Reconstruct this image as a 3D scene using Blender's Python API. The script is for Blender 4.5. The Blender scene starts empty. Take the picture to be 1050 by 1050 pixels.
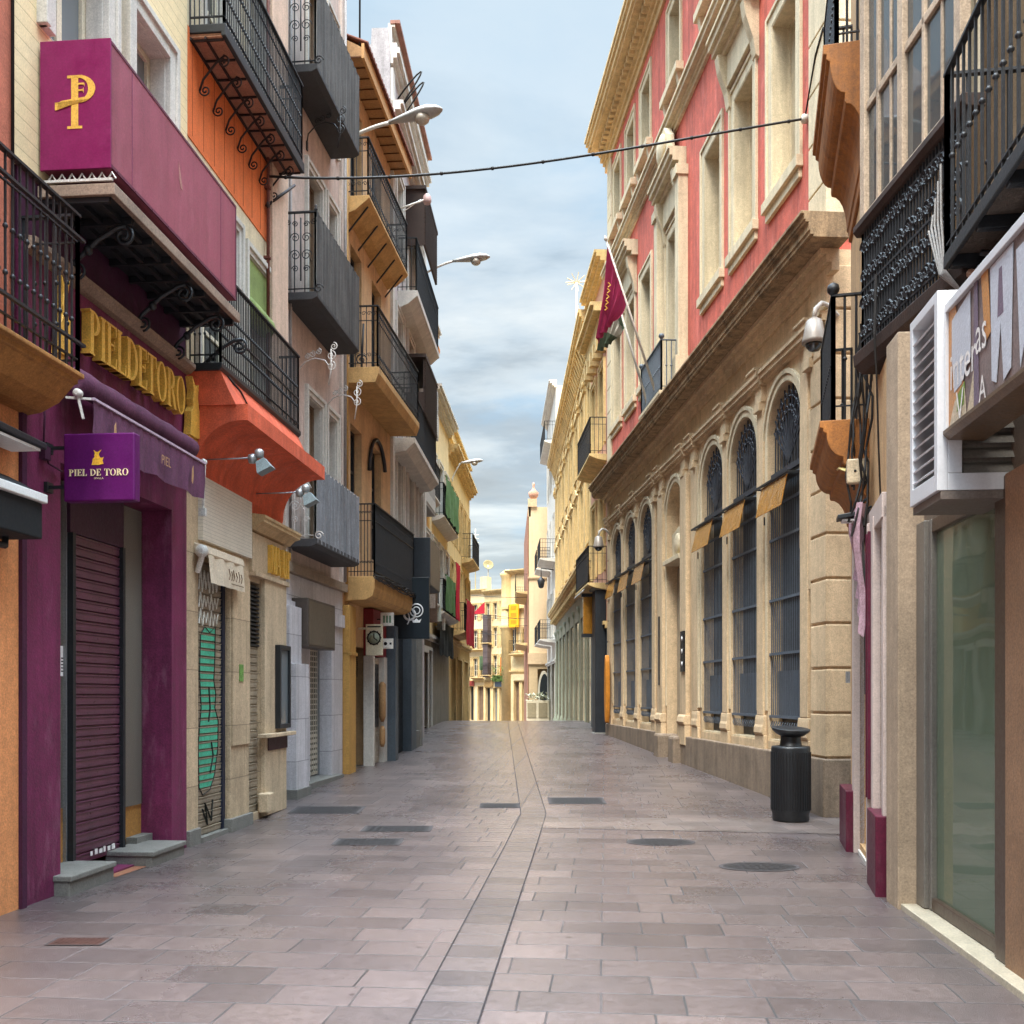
import bpy, bmesh, math, random
from mathutils import Vector
RN = random.Random(11)
scene = bpy.context.scene
COL = scene.collection
FL, CX, HY, CZ = 1050.0, 525.0, 712.0, 1.6   # lens in photo pixels, principal column, eye level row, eye height

def gz(y):
    """height of the pavement along the street: level, then a gentle rise to a crest, then down"""
    if y <= 10: return 0.0
    if y <= 14: return .027*(y-10)**2/8
    if y <= 35: return .027*(y-12)
    if y <= 39:
        t = y-35
        return .621+.027*t-.067*t*t/8
    return .595-.04*(y-39)

# ------------------------------------------------------------------ materials
def lin(h):
    h = h.lstrip('#')
    out = []
    for i in (0, 2, 4):
        c = int(h[i:i+2], 16)/255
        out.append(c/12.92 if c <= .04045 else ((c+.055)/1.055)**2.4)
    return tuple(out)

class NT:
    def __init__(s, tree): s.t = tree; s.n = tree.nodes; s.l = tree.links
    def new(s, typ, **kw):
        n = s.n.new(typ)
        for k, v in kw.items():
            if k.startswith('i_'):
                key = k[2:]
                n.inputs[int(key) if key.isdigit() else key.replace('_', ' ')].default_value = v
            else: setattr(n, k, v)
        return n
    def link(s, a, b): s.l.new(a, b)
    def math(s, op, a, b=None, c=None):
        n = s.new('ShaderNodeMath', operation=op)
        for i, v in enumerate((a, b, c)):
            if v is None: continue
            if isinstance(v, (int, float)): n.inputs[i].default_value = v
            else: s.link(v, n.inputs[i])
        return n.outputs[0]
    def mix(s, fac, a, b, mode='MIX'):
        n = s.new('ShaderNodeMix', data_type='RGBA', blend_type=mode)
        for i, v in ((0, fac), (6, a), (7, b)):
            if isinstance(v, (int, float)): n.inputs[i].default_value = v
            elif isinstance(v, tuple): n.inputs[i].default_value = v if len(v) == 4 else v+(1,)
            else: s.link(v, n.inputs[i])
        return n.outputs[2]
    def ramp(s, fac, stops):
        n = s.new('ShaderNodeValToRGB')
        e = n.color_ramp.elements
        while len(e) < len(stops): e.new(.5)
        for q, (p, c) in zip(e, stops):
            q.position = p
            q.color = (c, c, c, 1) if isinstance(c, (int, float)) else (c if len(c) == 4 else c+(1,))
        s.link(fac, n.inputs[0])
        return n.outputs[0]

MATS = {}
def M(name, col, rough=.8, var=.14, scale=1.3, bump=.12, bscale=45, streak=0., metal=0., spec=.35,
      lines=None, brick=None, U=None, coat=0., dirt=0., wear=0.):
    """painted / stone / metal surface: base colour with blotches, vertical run-off streaks, grain bump;
    lines=(pitch, groove) horizontal board joints with painted shadow lines; brick=(w, h, joint, jointcolour) coursed blocks along U"""
    if name in MATS: return MATS[name]
    m = bpy.data.materials.new(name); m.use_nodes = True
    t = NT(m.node_tree); b = m.node_tree.nodes['Principled BSDF']
    col = lin(col) if isinstance(col, str) else col
    var *= 1.35; streak = min(.6, streak*1.35)
    tc = t.new('ShaderNodeTexCoord'); P = tc.outputs['Object']
    n1 = t.new('ShaderNodeTexNoise', i_Scale=scale, i_Detail=6., i_Roughness=.62); t.link(P, n1.inputs['Vector'])
    v = t.ramp(n1.outputs['Fac'], [(.25, 1-var), (.5, 1.), (.75, 1+var*.8)])
    c = t.mix(1., col, v, 'MULTIPLY')
    n0 = t.new('ShaderNodeTexNoise', i_Scale=scale*9, i_Detail=4., i_Roughness=.7); t.link(P, n0.inputs['Vector'])
    v0 = t.ramp(n0.outputs['Fac'], [(.3, 1-var*.85), (.7, 1+var*.6)])
    c = t.mix(1., c, v0, 'MULTIPLY')
    ng = t.new('ShaderNodeTexNoise', i_Scale=70., i_Detail=3., i_Roughness=.7); t.link(P, ng.inputs['Vector'])
    c = t.mix(1., c, t.ramp(ng.outputs['Fac'], [(.3, 1-min(.27, var*1.5)), (.7, 1+min(.23, var*1.3))]), 'MULTIPLY')
    if streak:
        mp = t.new('ShaderNodeMapping'); mp.inputs['Scale'].default_value = (5.5, 5.5, .4); t.link(P, mp.inputs[0])
        n2 = t.new('ShaderNodeTexNoise', i_Scale=1., i_Detail=5., i_Roughness=.65); t.link(mp.outputs[0], n2.inputs['Vector'])
        s = t.ramp(n2.outputs['Fac'], [(.42, 1.), (.72, 1-streak)])
        c = t.mix(1., c, s, 'MULTIPLY')
    if dirt:
        n4 = t.new('ShaderNodeTexNoise', i_Scale=scale*2.7, i_Detail=8., i_Roughness=.75); t.link(P, n4.inputs['Vector'])
        s = t.ramp(n4.outputs['Fac'], [(.52, 1.), (.66, 1-dirt)])
        c = t.mix(1., c, s, 'MULTIPLY')
    if wear:      # pale scuffs and flaked patches
        mw = t.new('ShaderNodeMapping'); mw.inputs['Scale'].default_value = (2.6, 2.6, .75); mw.inputs['Location'].default_value = (3.1, 1.7, .4); t.link(P, mw.inputs[0])
        n5 = t.new('ShaderNodeTexNoise', i_Scale=1.6, i_Detail=10., i_Roughness=.72); t.link(mw.outputs[0], n5.inputs['Vector'])
        wf = t.ramp(n5.outputs['Fac'], [(.54, 0.), (.68, wear)])
        c = t.mix(wf, c, tuple(min(1, .16+x*1.5) for x in col))
    hgt = None
    if lines:
        sx = t.new('ShaderNodeSeparateXYZ'); t.link(P, sx.inputs[0])
        f = t.math('FRACT', t.math('DIVIDE', sx.outputs[2], lines[0]))
        g = t.ramp(f, [(0., 0.), (lines[1], 1.), (.92, .9), (1., .75)])
        c = t.mix(1., c, t.ramp(g, [(0., .35), (.6, 1.)]), 'MULTIPLY'); hgt = g  # on boards this darkening paints their shadow lines into the colour
    if brick:
        d = t.new('ShaderNodeVectorMath', operation='DOT_PRODUCT'); t.link(P, d.inputs[0])
        d.inputs[1].default_value = (U[0], U[1], 0) if U else (1, 0, 0)
        sx = t.new('ShaderNodeSeparateXYZ'); t.link(P, sx.inputs[0])
        cb = t.new('ShaderNodeCombineXYZ'); t.link(d.outputs['Value'], cb.inputs[0]); t.link(sx.outputs[2], cb.inputs[1])
        br = t.new('ShaderNodeTexBrick', i_Scale=1.)
        br.inputs['Brick Width'].default_value = brick[0]; br.inputs['Row Height'].default_value = brick[1]
        br.inputs['Mortar Size'].default_value = brick[2]; br.inputs['Mortar Smooth'].default_value = .2
        br.inputs['Color1'].default_value = (.9, .9, .9, 1); br.inputs['Color2'].default_value = (1.06, 1.06, 1.06, 1)
        br.inputs['Mortar'].default_value = (brick[3],)*3+(1,)
        t.link(cb.outputs[0], br.inputs['Vector'])
        c = t.mix(1., c, br.outputs['Color'], 'MULTIPLY')
        hgt = t.math('SUBTRACT', 1., br.outputs['Fac'])
    t.link(c, b.inputs['Base Color'])
    r = t.ramp(n0.outputs['Fac'], [(.3, max(0, rough-.08)), (.7, min(1, rough+.08))])
    t.link(r, b.inputs['Roughness'])
    b.inputs['Metallic'].default_value = metal
    b.inputs['Specular IOR Level'].default_value = spec
    if coat: b.inputs['Coat Weight'].default_value = coat; b.inputs['Coat Roughness'].default_value = .15
    if bump:
        n3 = t.new('ShaderNodeTexNoise', i_Scale=bscale, i_Detail=4., i_Roughness=.6); t.link(P, n3.inputs['Vector'])
        h = t.math('ADD', n3.outputs['Fac'], t.math('MULTIPLY', n1.outputs['Fac'], .8))
        if hgt is not None: h = t.math('ADD', h, t.math('MULTIPLY', hgt, 2.2))
        bp = t.new('ShaderNodeBump', i_Strength=min(1., bump*2), i_Distance=.012); t.link(h, bp.inputs['Height'])
        t.link(bp.outputs[0], b.inputs['Normal'])
    MATS[name] = m
    return m

def glass(name, tint=(.02, .025, .028), see=.0, rough=.04, ior=1.6, blend=.35):
    """window pane: dark mirror-like sheet; see>0 lets that share of the view through"""
    if name in MATS: return MATS[name]
    m = bpy.data.materials.new(name); m.use_nodes = True
    t = NT(m.node_tree); b = m.node_tree.nodes['Principled BSDF']; out = m.node_tree.nodes['Material Output']
    b.inputs['Base Color'].default_value = tint+(1,); b.inputs['Roughness'].default_value = rough
    b.inputs['IOR'].default_value = ior
    tc = t.new('ShaderNodeTexCoord')
    n = t.new('ShaderNodeTexNoise', i_Scale=1.1, i_Detail=1.); t.link(tc.outputs['Object'], n.inputs['Vector'])
    bp = t.new('ShaderNodeBump', i_Strength=.12, i_Distance=.05); t.link(n.outputs['Fac'], bp.inputs['Height']); t.link(bp.outputs[0], b.inputs['Normal'])
    if see:
        tr = t.new('ShaderNodeBsdfTransparent'); tr.inputs[0].default_value = tuple(.5+.5*min(1, x*9) for x in tint)+(1,)
        lw = t.new('ShaderNodeLayerWeight', i_Blend=blend)
        f = t.math('MULTIPLY', t.math('SUBTRACT', 1., lw.outputs['Fresnel']), see)
        mx = t.new('ShaderNodeMixShader'); t.link(f, mx.inputs[0]); t.link(b.outputs[0], mx.inputs[1]); t.link(tr.outputs[0], mx.inputs[2])
        t.link(mx.outputs[0], out.inputs[0])
    MATS[name] = m
    return m

# ------------------------------------------------------------------ facade frames
class Fac:
    """a vertical facade plane: u runs along the street away from the camera, n out towards the street, z up"""
    def __init__(s, x0, y0, x1, y1, side):
        s.O = (x0, y0); d = math.hypot(x1-x0, y1-y0); s.L = d
        s.U = ((x1-x0)/d, (y1-y0)/d)
        s.N = (s.U[1], -s.U[0]) if side > 0 else (-s.U[1], s.U[0])
        s.side = side
    def P(s, u, n, z): return Vector((s.O[0]+s.U[0]*u+s.N[0]*n, s.O[1]+s.U[1]*u+s.N[1]*n, z))
    def u(s, px, n=0.):
        k = (px-CX)/FL
        return (k*(s.O[1]+s.N[1]*n)-s.O[0]-s.N[0]*n)/(s.U[0]-k*s.U[1])
    def n(s, px, u):
        k = (px-CX)/FL
        return (k*(s.O[1]+s.U[1]*u)-s.O[0]-s.U[0]*u)/(s.N[0]-k*s.N[1])
    def Y(s, u, n=0.): return s.O[1]+s.U[1]*u+s.N[1]*n
    def zu(s, u, py, n=0.): return CZ+(HY-py)/FL*s.Y(u, n)
    def z(s, px, py, n=0.): return s.zu(s.u(px, n), py, n)
    def g(s, u, n=0.): return gz(s.Y(u, n))
    @property
    def uv(s): return Vector((s.U[0], s.U[1], 0))
    @property
    def nv(s): return Vector((s.N[0], s.N[1], 0))
    @property
    def td(s): return s.uv if s.side > 0 else -s.uv      # reading direction of writing on it
ZV = Vector((0, 0, 1)); XV = Vector((1, 0, 0)); YV = Vector((0, 1, 0))

def shift(F, n):
    p = F.P(0, n, 0); q = F.P(F.L, n, 0)
    return Fac(p.x, p.y, q.x, q.y, F.side)

# ------------------------------------------------------------------ mesh builder
LOC = {}
class MB:
    def __init__(s): s.v = []; s.f = []; s.sm = []
    def poly(s, pts, smooth=False):
        i = len(s.v); s.v += [Vector(p) for p in pts]; s.f.append(tuple(range(i, i+len(pts)))); s.sm.append(smooth)
    def hexa(s, c):
        i = len(s.v); s.v += c
        for q in ((0, 1, 2, 3), (4, 7, 6, 5), (0, 4, 5, 1), (1, 5, 6, 2), (2, 6, 7, 3), (3, 7, 4, 0)):
            s.f.append(tuple(i+k for k in q)); s.sm.append(False)
    def box(s, F, u0, u1, n0, n1, z0, z1):
        s.hexa([F.P(u0, n0, z0), F.P(u1, n0, z0), F.P(u1, n1, z0), F.P(u0, n1, z0),
                F.P(u0, n0, z1), F.P(u1, n0, z1), F.P(u1, n1, z1), F.P(u0, n1, z1)])
    def wbox(s, x0, x1, y0, y1, z0, z1):
        s.hexa([Vector(p) for p in ((x0, y0, z0), (x1, y0, z0), (x1, y1, z0), (x0, y1, z0), (x0, y0, z1), (x1, y0, z1), (x1, y1, z1), (x0, y1, z1))])
    def bar(s, a, b, w, h=None):
        """square bar between two points"""
        a = Vector(a); b = Vector(b); d = (b-a).normalized(); h = h or w
        r = d.cross(ZV)
        r = XV.copy() if r.length < .01 else r.normalized()
        q = r.cross(d).normalized(); r = r*w/2; q = q*h/2
        s.hexa([a-r-q, a+r-q, a+r+q, a-r+q, b-r-q, b+r-q, b+r+q, b-r+q])
    def extrude(s, pts, vec, smooth=False):
        n = len(pts); pts = [Vector(p) for p in pts]; i = len(s.v)
        s.v += pts+[p+vec for p in pts]
        s.f.append(tuple(i+k for k in range(n))); s.sm.append(False)
        s.f.append(tuple(i+n+k for k in reversed(range(n)))); s.sm.append(False)
        for k in range(n):
            l = (k+1) % n
            s.f.append((i+k, i+n+k, i+n+l, i+l)); s.sm.append(smooth)
    def prism(s, F, pts, n0, n1): s.extrude([F.P(u, n0, z) for u, z in pts], F.nv*(n1-n0))
    def profile(s, F, pts, u0, u1, smooth=False): s.extrude([F.P(u0, n, z) for n, z in pts], F.uv*(u1-u0), smooth)
    def tube(s, pts, r, k=6, taper=None):
        pts = [Vector(p) for p in pts]; rings = []
        ref = None
        for j, p in enumerate(pts):
            d = (pts[min(j+1, len(pts)-1)]-pts[max(j-1, 0)])
            d = d.normalized() if d.length > 1e-9 else ZV
            if ref is None: ref = d.cross(ZV) if abs(d.z) < .95 else d.cross(XV)
            a = (ref-d*ref.dot(d)).normalized(); ref = a; b = d.cross(a)
            rr = r if taper is None else r*(1+(taper-1)*j/(len(pts)-1))
            i = len(s.v); s.v += [p+a*rr*math.cos(2*math.pi*q/k)+b*rr*math.sin(2*math.pi*q/k) for q in range(k)]
            rings.append(i)
        for i, j in zip(rings, rings[1:]):
            for q in range(k):
                s.f.append((i+q, i+(q+1) % k, j+(q+1) % k, j+q)); s.sm.append(k > 4)
        s.f.append(tuple(rings[0]+q for q in reversed(range(k)))); s.sm.append(False)
        s.f.append(tuple(rings[-1]+q for q in range(k))); s.sm.append(False)
    def lathe(s, c, prof, k=24, ax=ZV, sx=None, cap=True):
        """profile [(radius, height)] turned about ax through c"""
        c = Vector(c); a = ax.cross(XV) if abs(ax.x) < .9 else ax.cross(YV); a = a.normalized(); b = ax.cross(a)
        if sx: a = a*sx
        rings = []
        for r, h in prof:
            i = len(s.v); s.v += [c+ax*h+(a*math.cos(2*math.pi*q/k)+b*math.sin(2*math.pi*q/k))*max(r, 1e-4) for q in range(k)]
            rings.append(i)
        for i, j in zip(rings, rings[1:]):
            for q in range(k):
                s.f.append((i+q, i+(q+1) % k, j+(q+1) % k, j+q)); s.sm.append(True)
        if not cap: return
        s.f.append(tuple(rings[0]+q for q in reversed(range(k)))); s.sm.append(False)
        s.f.append(tuple(rings[-1]+q for q in range(k))); s.sm.append(False)
    def scroll(s, c, a, b, size, r=.008, turns=1.6, k=5):
        """flat iron volute in the plane of a, b: starts at c+a*size and winds in to c"""
        c = Vector(c); m = int(14*turns)
        s.tube([c+(a*math.cos(t/m*turns*2*math.pi)+b*math.sin(t/m*turns*2*math.pi))*size*(1-.85*t/m) for t in range(m+1)], r, k)
    def text(s, body, o, xd, yd, size, ext=.004, sx=1., align='LEFT'):
        cu = bpy.data.curves.new('lettering', 'FONT'); cu.body = body; cu.size = 1.; cu.align_x = align; cu.resolution_u = 3
        ob = bpy.data.objects.new('lettering', cu)
        me = bpy.data.meshes.new_from_object(ob)
        nd = xd.cross(yd); i = len(s.v); o = Vector(o)
        s.v += [o+xd*v.co.x*size*sx+yd*v.co.y*size+nd*ext for v in me.vertices]
        for p in me.polygons: s.f.append(tuple(i+k for k in p.vertices)); s.sm.append(False)
        bpy.data.objects.remove(ob); bpy.data.curves.remove(cu); bpy.data.meshes.remove(me)
    def build(s, name, mat, parent=None, loc=None, bevel=0., fix=True, split=False):
        if split:      # every separate piece becomes an object of its own
            comp = list(range(len(s.v)))
            def find(a):
                while comp[a] != a: comp[a] = comp[comp[a]]; a = comp[a]
                return a
            for f in s.f:
                for k in f[1:]: comp[find(k)] = find(f[0])
            parts = {}
            for f, q in zip(s.f, s.sm): parts.setdefault(find(f[0]), []).append((f, q))
            for fs in parts.values():
                idx = sorted({k for f, _ in fs for k in f}); mp_ = {k: i for i, k in enumerate(idx)}
                m = MB(); m.v = [s.v[k] for k in idx]; m.f = [tuple(mp_[k] for k in f) for f, _ in fs]; m.sm = [q for _, q in fs]
                o = m.build(name, mat, parent, loc, bevel, fix)
            return o
        L = LOC[parent] if parent is not None else Vector(loc if loc is not None else (0, 0, 0))
        me = bpy.data.meshes.new(name); me.from_pydata([v-L for v in s.v], [], s.f)
        if fix:
            bm = bmesh.new(); bm.from_mesh(me); bmesh.ops.recalc_face_normals(bm, faces=bm.faces); bm.to_mesh(me); bm.free()
        me.polygons.foreach_set('use_smooth', s.sm)
        me.materials.append(mat); me.update()
        o = bpy.data.objects.new(name, me); COL.objects.link(o)
        if parent is not None: o.parent = parent
        else: o.location = L
        LOC[o] = L
        if bevel:
            b = o.modifiers.new('edge', 'BEVEL'); b.width = bevel; b.segments = 2; b.limit_method = 'ANGLE'; b.angle_limit = .9
        return o

def tag(o, label, cat, group=None, kind=None):
    if label: o['label'] = label
    if cat: o['category'] = cat
    if group: o['group'] = group
    if kind: o['kind'] = kind
    return o
def root(name, label, cat, loc, group=None):
    o = bpy.data.objects.new(name, None); COL.objects.link(o); o.location = loc; o.empty_display_size = .2
    LOC[o] = Vector(loc)
    return tag(o, label, cat, group)
def copy_thing(o, loc, label, rz=0.):
    def kids(p): return [c for c in COL.objects if c.parent == p]
    def cp(q, par):
        c = q.copy(); COL.objects.link(c); c.parent = par; LOC[c] = LOC[q]
        if 'label' in c and par is None: c['label'] = label
        for ch in kids(q): cp(ch, c)
        return c
    c = cp(o, None); c.location = loc; c.rotation_euler.z = o.rotation_euler.z+rz
    return c

# ------------------------------------------------------------------ facade pieces
def wall(par, F, u0, u1, z0, z1, mat, ops=(), bd=.34, back=7., name='wall', n=0.):
    """facade skin at n with real openings (u0,u1,z0,z1[,'arch']) whose reveals run back bd, on a solid body"""
    mb = MB(); ops = [o for o in ops]
    us = sorted({u0, u1}.union(*[{o[0], o[1]} for o in ops])); zs = sorted({z0, z1}.union(*[{o[2], o[3]} for o in ops]))
    us = [x for x in us if u0-1e-6 <= x <= u1+1e-6]; zs = [x for x in zs if z0-1e-6 <= x <= z1+1e-6]
    for a, b in zip(us, us[1:]):
        for c, d in zip(zs, zs[1:]):
            m, q = (a+b)/2, (c+d)/2
            if any(o[0] < m < o[1] and o[2] < q < o[3] for o in ops): continue
            mb.poly([F.P(a, n, c), F.P(b, n, c), F.P(b, n, d), F.P(a, n, d)])
    for o in ops:
        a, b, c, d = o[:4]
        if len(o) > 4:
            r = (b-a)/2; zc = d-r; K = 16
            arc = [((a+b)/2-r*math.cos(math.pi*i/K), zc+r*math.sin(math.pi*i/K)) for i in range(K+1)]
            mb.poly([F.P(a, n, d)]+[F.P(x, n, z) for x, z in reversed(arc[:K//2+1])])
            mb.poly([F.P(x, n, z) for x, z in reversed(arc[K//2:])]+[F.P(b, n, d)][::-1])
            ring = [(a, c)]+arc+[(b, c)]
        else: ring = [(a, c), (a, d), (b, d), (b, c)]
        for p, q in zip(ring, ring[1:]+ring[:1]):
            mb.poly([F.P(p[0], n, p[1]), F.P(q[0], n, q[1]), F.P(q[0], n-bd-.01, q[1]), F.P(p[0], n-bd-.01, p[1])])
    mb.box(F, u0, u1, n-back, n-bd, z0, z1)
    for u in (u0, u1): mb.poly([F.P(u, n, z0), F.P(u, n, z1), F.P(u, n-bd, z1), F.P(u, n-bd, z0)])
    mb.poly([F.P(u0, n, z1), F.P(u1, n, z1), F.P(u1, n-bd, z1), F.P(u0, n-bd, z1)])
    mb.poly([F.P(u0, n, z0), F.P(u1, n, z0), F.P(u1, n-bd, z0), F.P(u0, n-bd, z0)])
    return mb.build(name, mat, par, fix=False)

def window(par, F, u0, u1, z0, z1, fm, pm, n=-.16, cols=2, rows=1, fw=.06, sur=None, sw=.12, sp=.04, sill=None, wn=0., curtain=None):
    """frame with mullions (the window) > pane, surround, sill, curtain"""
    mb = MB(); d = .06
    for a, b, c, e in ((u0, u0+fw, z0, z1), (u1-fw, u1, z0, z1), (u0+fw, u1-fw, z0, z0+fw*1.3), (u0+fw, u1-fw, z1-fw, z1)):
        mb.box(F, a, b, n-d, n, c, e)
    for i in range(1, cols):
        x = u0+(u1-u0)*i/cols; mb.box(F, x-fw*.55, x+fw*.55, n-d, n-.004, z0+fw*1.3, z1-fw)
    for j in range(1, rows):
        y = z0+(z1-z0)*j/rows; mb.box(F, u0+fw, u1-fw, n-d, n-.008, y-fw*.35, y+fw*.35)
    w = mb.build('window', fm, par)
    g = MB(); g.box(F, u0+.01, u1-.01, n-d*.7, n-d*.5, z0+.01, z1-.01); g.build('pane', pm, w)
    if curtain:
        q = MB(); K = 24
        for i in range(K):
            a = u0+.03+(u1-u0-.06)*i/K; b = u0+.03+(u1-u0-.06)*(i+1)/K
            o0 = n-.1-.012*math.sin(i*1.9); o1 = n-.1-.012*math.sin((i+1)*1.9)
            q.poly([F.P(a, o0, z0+.05), F.P(b, o1, z0+.05), F.P(b, o1, z1-.05), F.P(a, o0, z1-.05)], True)
        q.build('curtain', curtain, w, fix=False)
    if sur:
        s = MB()
        for a, b in ((u0-.002, u0+.012), (u1-.012, u1+.002)): s.box(F, a, b, n+.002, wn+.004, z0, z1)
        s.box(F, u0+.012, u1-.012, n+.002, wn+.004, z1-.012, z1+.002); s.box(F, u0+.012, u1-.012, n+.002, wn+.004, z0-.002, z0+.012)
        for a, b, c, e in ((u0-sw, u0, z0, z1+sw), (u1, u1+sw, z0, z1+sw), (u0, u1, z1, z1+sw)): s.box(F, a, b, wn-.02, wn+sp, c, e)
        for a, b, c, e in ((u0-sw-.03, u0-sw+.035, z0, z1+sw+.03), (u1+sw-.035, u1+sw+.03, z0, z1+sw+.03), (u0-sw+.035, u1+sw-.035, z1+sw-.035, z1+sw+.03)):
            s.box(F, a, b, wn-.02, wn+sp+.025, c, e)
        s.build('surround', sur, w, bevel=.006)
    if sill:
        s = MB(); s.box(F, u0-.15, u1+.15, wn-.1, wn+.09, z0-.09, z0-.002); s.box(F, u0-.12, u1+.12, wn-.1, wn+.05, z0-.15, z0-.09)
        s.build('sill', sill, w, bevel=.006)
    return w

def shutter(par, F, u0, u1, z0, z1, n, mat, pitch=.075, name='roller_shutter', dep=.018, guide=None):
    """roll-down slatted shutter"""
    pts = []; k = max(2, int((z1-z0)/pitch)); p = (z1-z0)/k
    for i in range(k):
        z = z0+i*p
        pts += [(n-.006, z), (n+dep*.6, z+p*.1), (n+dep*.75, z+p*.4), (n+dep*.6, z+p*.72), (n+dep*1.1, z+p*.78), (n+dep*1.1, z+p*.88), (n-.006, z+p*.92)]
    pts += [(n-.004, z1), (n-.03, z1), (n-.03, z0)]
    mb = MB(); mb.profile(F, pts, u0, u1); o = mb.build(name, mat, par)
    if guide:
        g = MB(); g.box(F, u0-.05, u0-.002, n-.04, n+.05, z0, z1); g.box(F, u1+.002, u1+.05, n-.04, n+.05, z0, z1); g.build('guide_rail', guide, o, split=True)
    return o

def railing(mb, F, u0, u1, n, z0, z1, step=.11, bar=.014, ends=(1, 1), nw=0., knob=False, frieze=0., low=.09, vol=False):
    """iron balustrade with bars along n and returning to the wall at both ends"""
    def run(pa, pb, L):
        k = max(1, round(L/step)); d = pb-pa
        for i in range(k+1):
            p = pa+d*(i/k); w = bar*(1.8 if i in (0, k) else 1)
            mb.bar((p.x, p.y, z0), (p.x, p.y, z1), w)
            if knob and 0 < i < k:
                for q in (.32, .58) if knob == 2 else (.5,):
                    zz = z0+(z1-z0)*q; mb.lathe((p.x, p.y, zz-.025), [(.004, 0), (bar*1.25, .018), (bar*1.25, .032), (.004, .05)], 6)
            if vol and i < k:
                c = pa+d*((i+.5)/k); e = d.normalized(); s = min(step*.42, frieze*.42)
                mb.scroll(Vector((c.x, c.y, z1-frieze*.5)), e, ZV, s, .0055, 1.3, 4)
                mb.scroll(Vector((c.x, c.y, z0+low+frieze*.55)), -e, ZV, s, .0055, 1.3, 4)
        e = d.normalized()*.012
        mb.bar((pa.x-e.x, pa.y-e.y, z1), (pb.x+e.x, pb.y+e.y, z1), .045, .02)
        mb.bar((pa.x, pa.y, z0+low), (pb.x, pb.y, z0+low), .022, .012)
        if frieze: mb.bar((pa.x, pa.y, z1-frieze), (pb.x, pb.y, z1-frieze), .018, .012)
    run(F.P(u0, n, 0), F.P(u1, n, 0), abs(u1-u0))
    if ends[0]: run(F.P(u0, nw, 0), F.P(u0, n, 0), abs(n-nw))
    if ends[1]: run(F.P(u1, nw, 0), F.P(u1, n, 0), abs(n-nw))

def balcony(par, F, u0, u1, n1, prof, rail_h, smat, rmat, inset=.03, nw=0., **kw):
    """slab of a given (n,z) section > railing"""
    mb = MB(); mb.profile(F, prof, u0, u1)
    b = mb.build('balcony', smat, par, bevel=.008)
    zt = max(z for _, z in prof)
    r = MB(); railing(r, F, u0+inset, u1-inset, n1-inset, zt, zt+rail_h, nw=nw, **kw)
    r.build('railing', rmat, b, fix=False)
    return b

def cornice(mb, F, u0, u1, n, z, steps):
    """stepped moulding: steps = [(height, projection)...] from the bottom up"""
    pts = [(n-.05, z)]; zz = z
    for h, p in steps:
        pts += [(n+p, zz), (n+p, zz+h)]; zz += h
    pts += [(n-.05, zz)]
    mb.profile(F, pts, u0, u1)
    return zz

# ---- serif capitals (unit height)
def glyph(c):
    W = .17; S = .05
    def rect(a, b, c_, d): return [(a, b), (c_, b), (c_, d), (a, d)]
    def stem(x): return [rect(x, 0, x+W, 1), rect(x-.06, 0, x+W+.06, S), rect(x-.06, 1-S, x+W+.06, 1)]
    def arc(cx, cy, rx, ry, a0, a1, wx, wy, k=14):
        A = [math.radians(a0+(a1-a0)*i/k) for i in range(k+1)]
        return [(cx+rx*math.cos(a), cy+ry*math.sin(a)) for a in A]+[(cx+(rx-wx)*math.cos(a), cy+(ry-wy)*math.sin(a)) for a in reversed(A)]
    if c == 'I': return .34, stem(.085)
    if c == 'P': return .58, stem(.07)+[arc(.22, .73, .34, .27, -90, 90, .15, .05)]
    if c == 'R': return .66, stem(.07)+[arc(.22, .74, .33, .26, -90, 90, .15, .05), [(.28, .5), (.44, .5), (.68, 0), (.5, 0)]]
    if c == 'D': return .72, stem(.07)+[arc(.22, .5, .48, .5, -90, 90, .16, .05)]
    if c == 'O': return .74, [arc(.37, .5, .35, .52, 0, 180, .15, .04), arc(.37, .5, .35, .52, 180, 360, .15, .04)]
    if c == 'L': return .56, stem(.07)+[rect(.2, 0, .52, S), [(.44, 0), (.52, 0), (.54, .28), (.5, .28)]]
    if c == 'F': return .56, stem(.07)+[rect(.2, 1-S, .52, 1), rect(.2, .5, .42, .55), [(.46, 1), (.53, 1), (.54, .74), (.5, .74)], rect(.39, .42, .42, .63)]
    if c == 'E': return .58, stem(.07)+[rect(.2, 1-S, .52, 1), rect(.2, .5, .42, .55), rect(.2, 0, .54, S), [(.46, 1), (.53, 1), (.54, .76), (.5, .76)], [(.46, 0), (.54, 0), (.56, .26), (.52, .26)], rect(.39, .42, .42, .63)]
    if c == 'T': return .64, [rect(.235, 0, .405, 1), rect(.17, 0, .47, S), rect(.02, 1-S, .62, 1), [(.02, 1), (.09, 1), (.05, .72), (.01, .72)], [(.55, 1), (.62, 1), (.63, .72), (.59, .72)]]
    if c == 'M': return .86, [rect(.06, 0, .14, 1), rect(.66, 0, .83, 1), [(.1, 1), (.27, 1), (.48, .1), (.4, .02)], [(.66, 1), (.7, 1), (.46, .02), (.41, .08)]]
    if c == 'A': return .74, [[(0, 0), (.08, 0), (.4, 1), (.33, 1)], [(.5, 0), (.7, 0), (.42, 1), (.3, 1)], rect(.14, .3, .52, .36)]
    if c == 'U': return .7, [rect(.07, .2, .24, 1), rect(.55, .2, .62, 1), arc(.345, .26, .275, .27, 180, 360, .15, .06)]
    if c == 'V': return .7, [[(0, 1), (.2, 1), (.42, 0), (.32, 0)], [(.6, 1), (.68, 1), (.4, 0), (.34, 0)]]
    return .3, []
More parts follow.
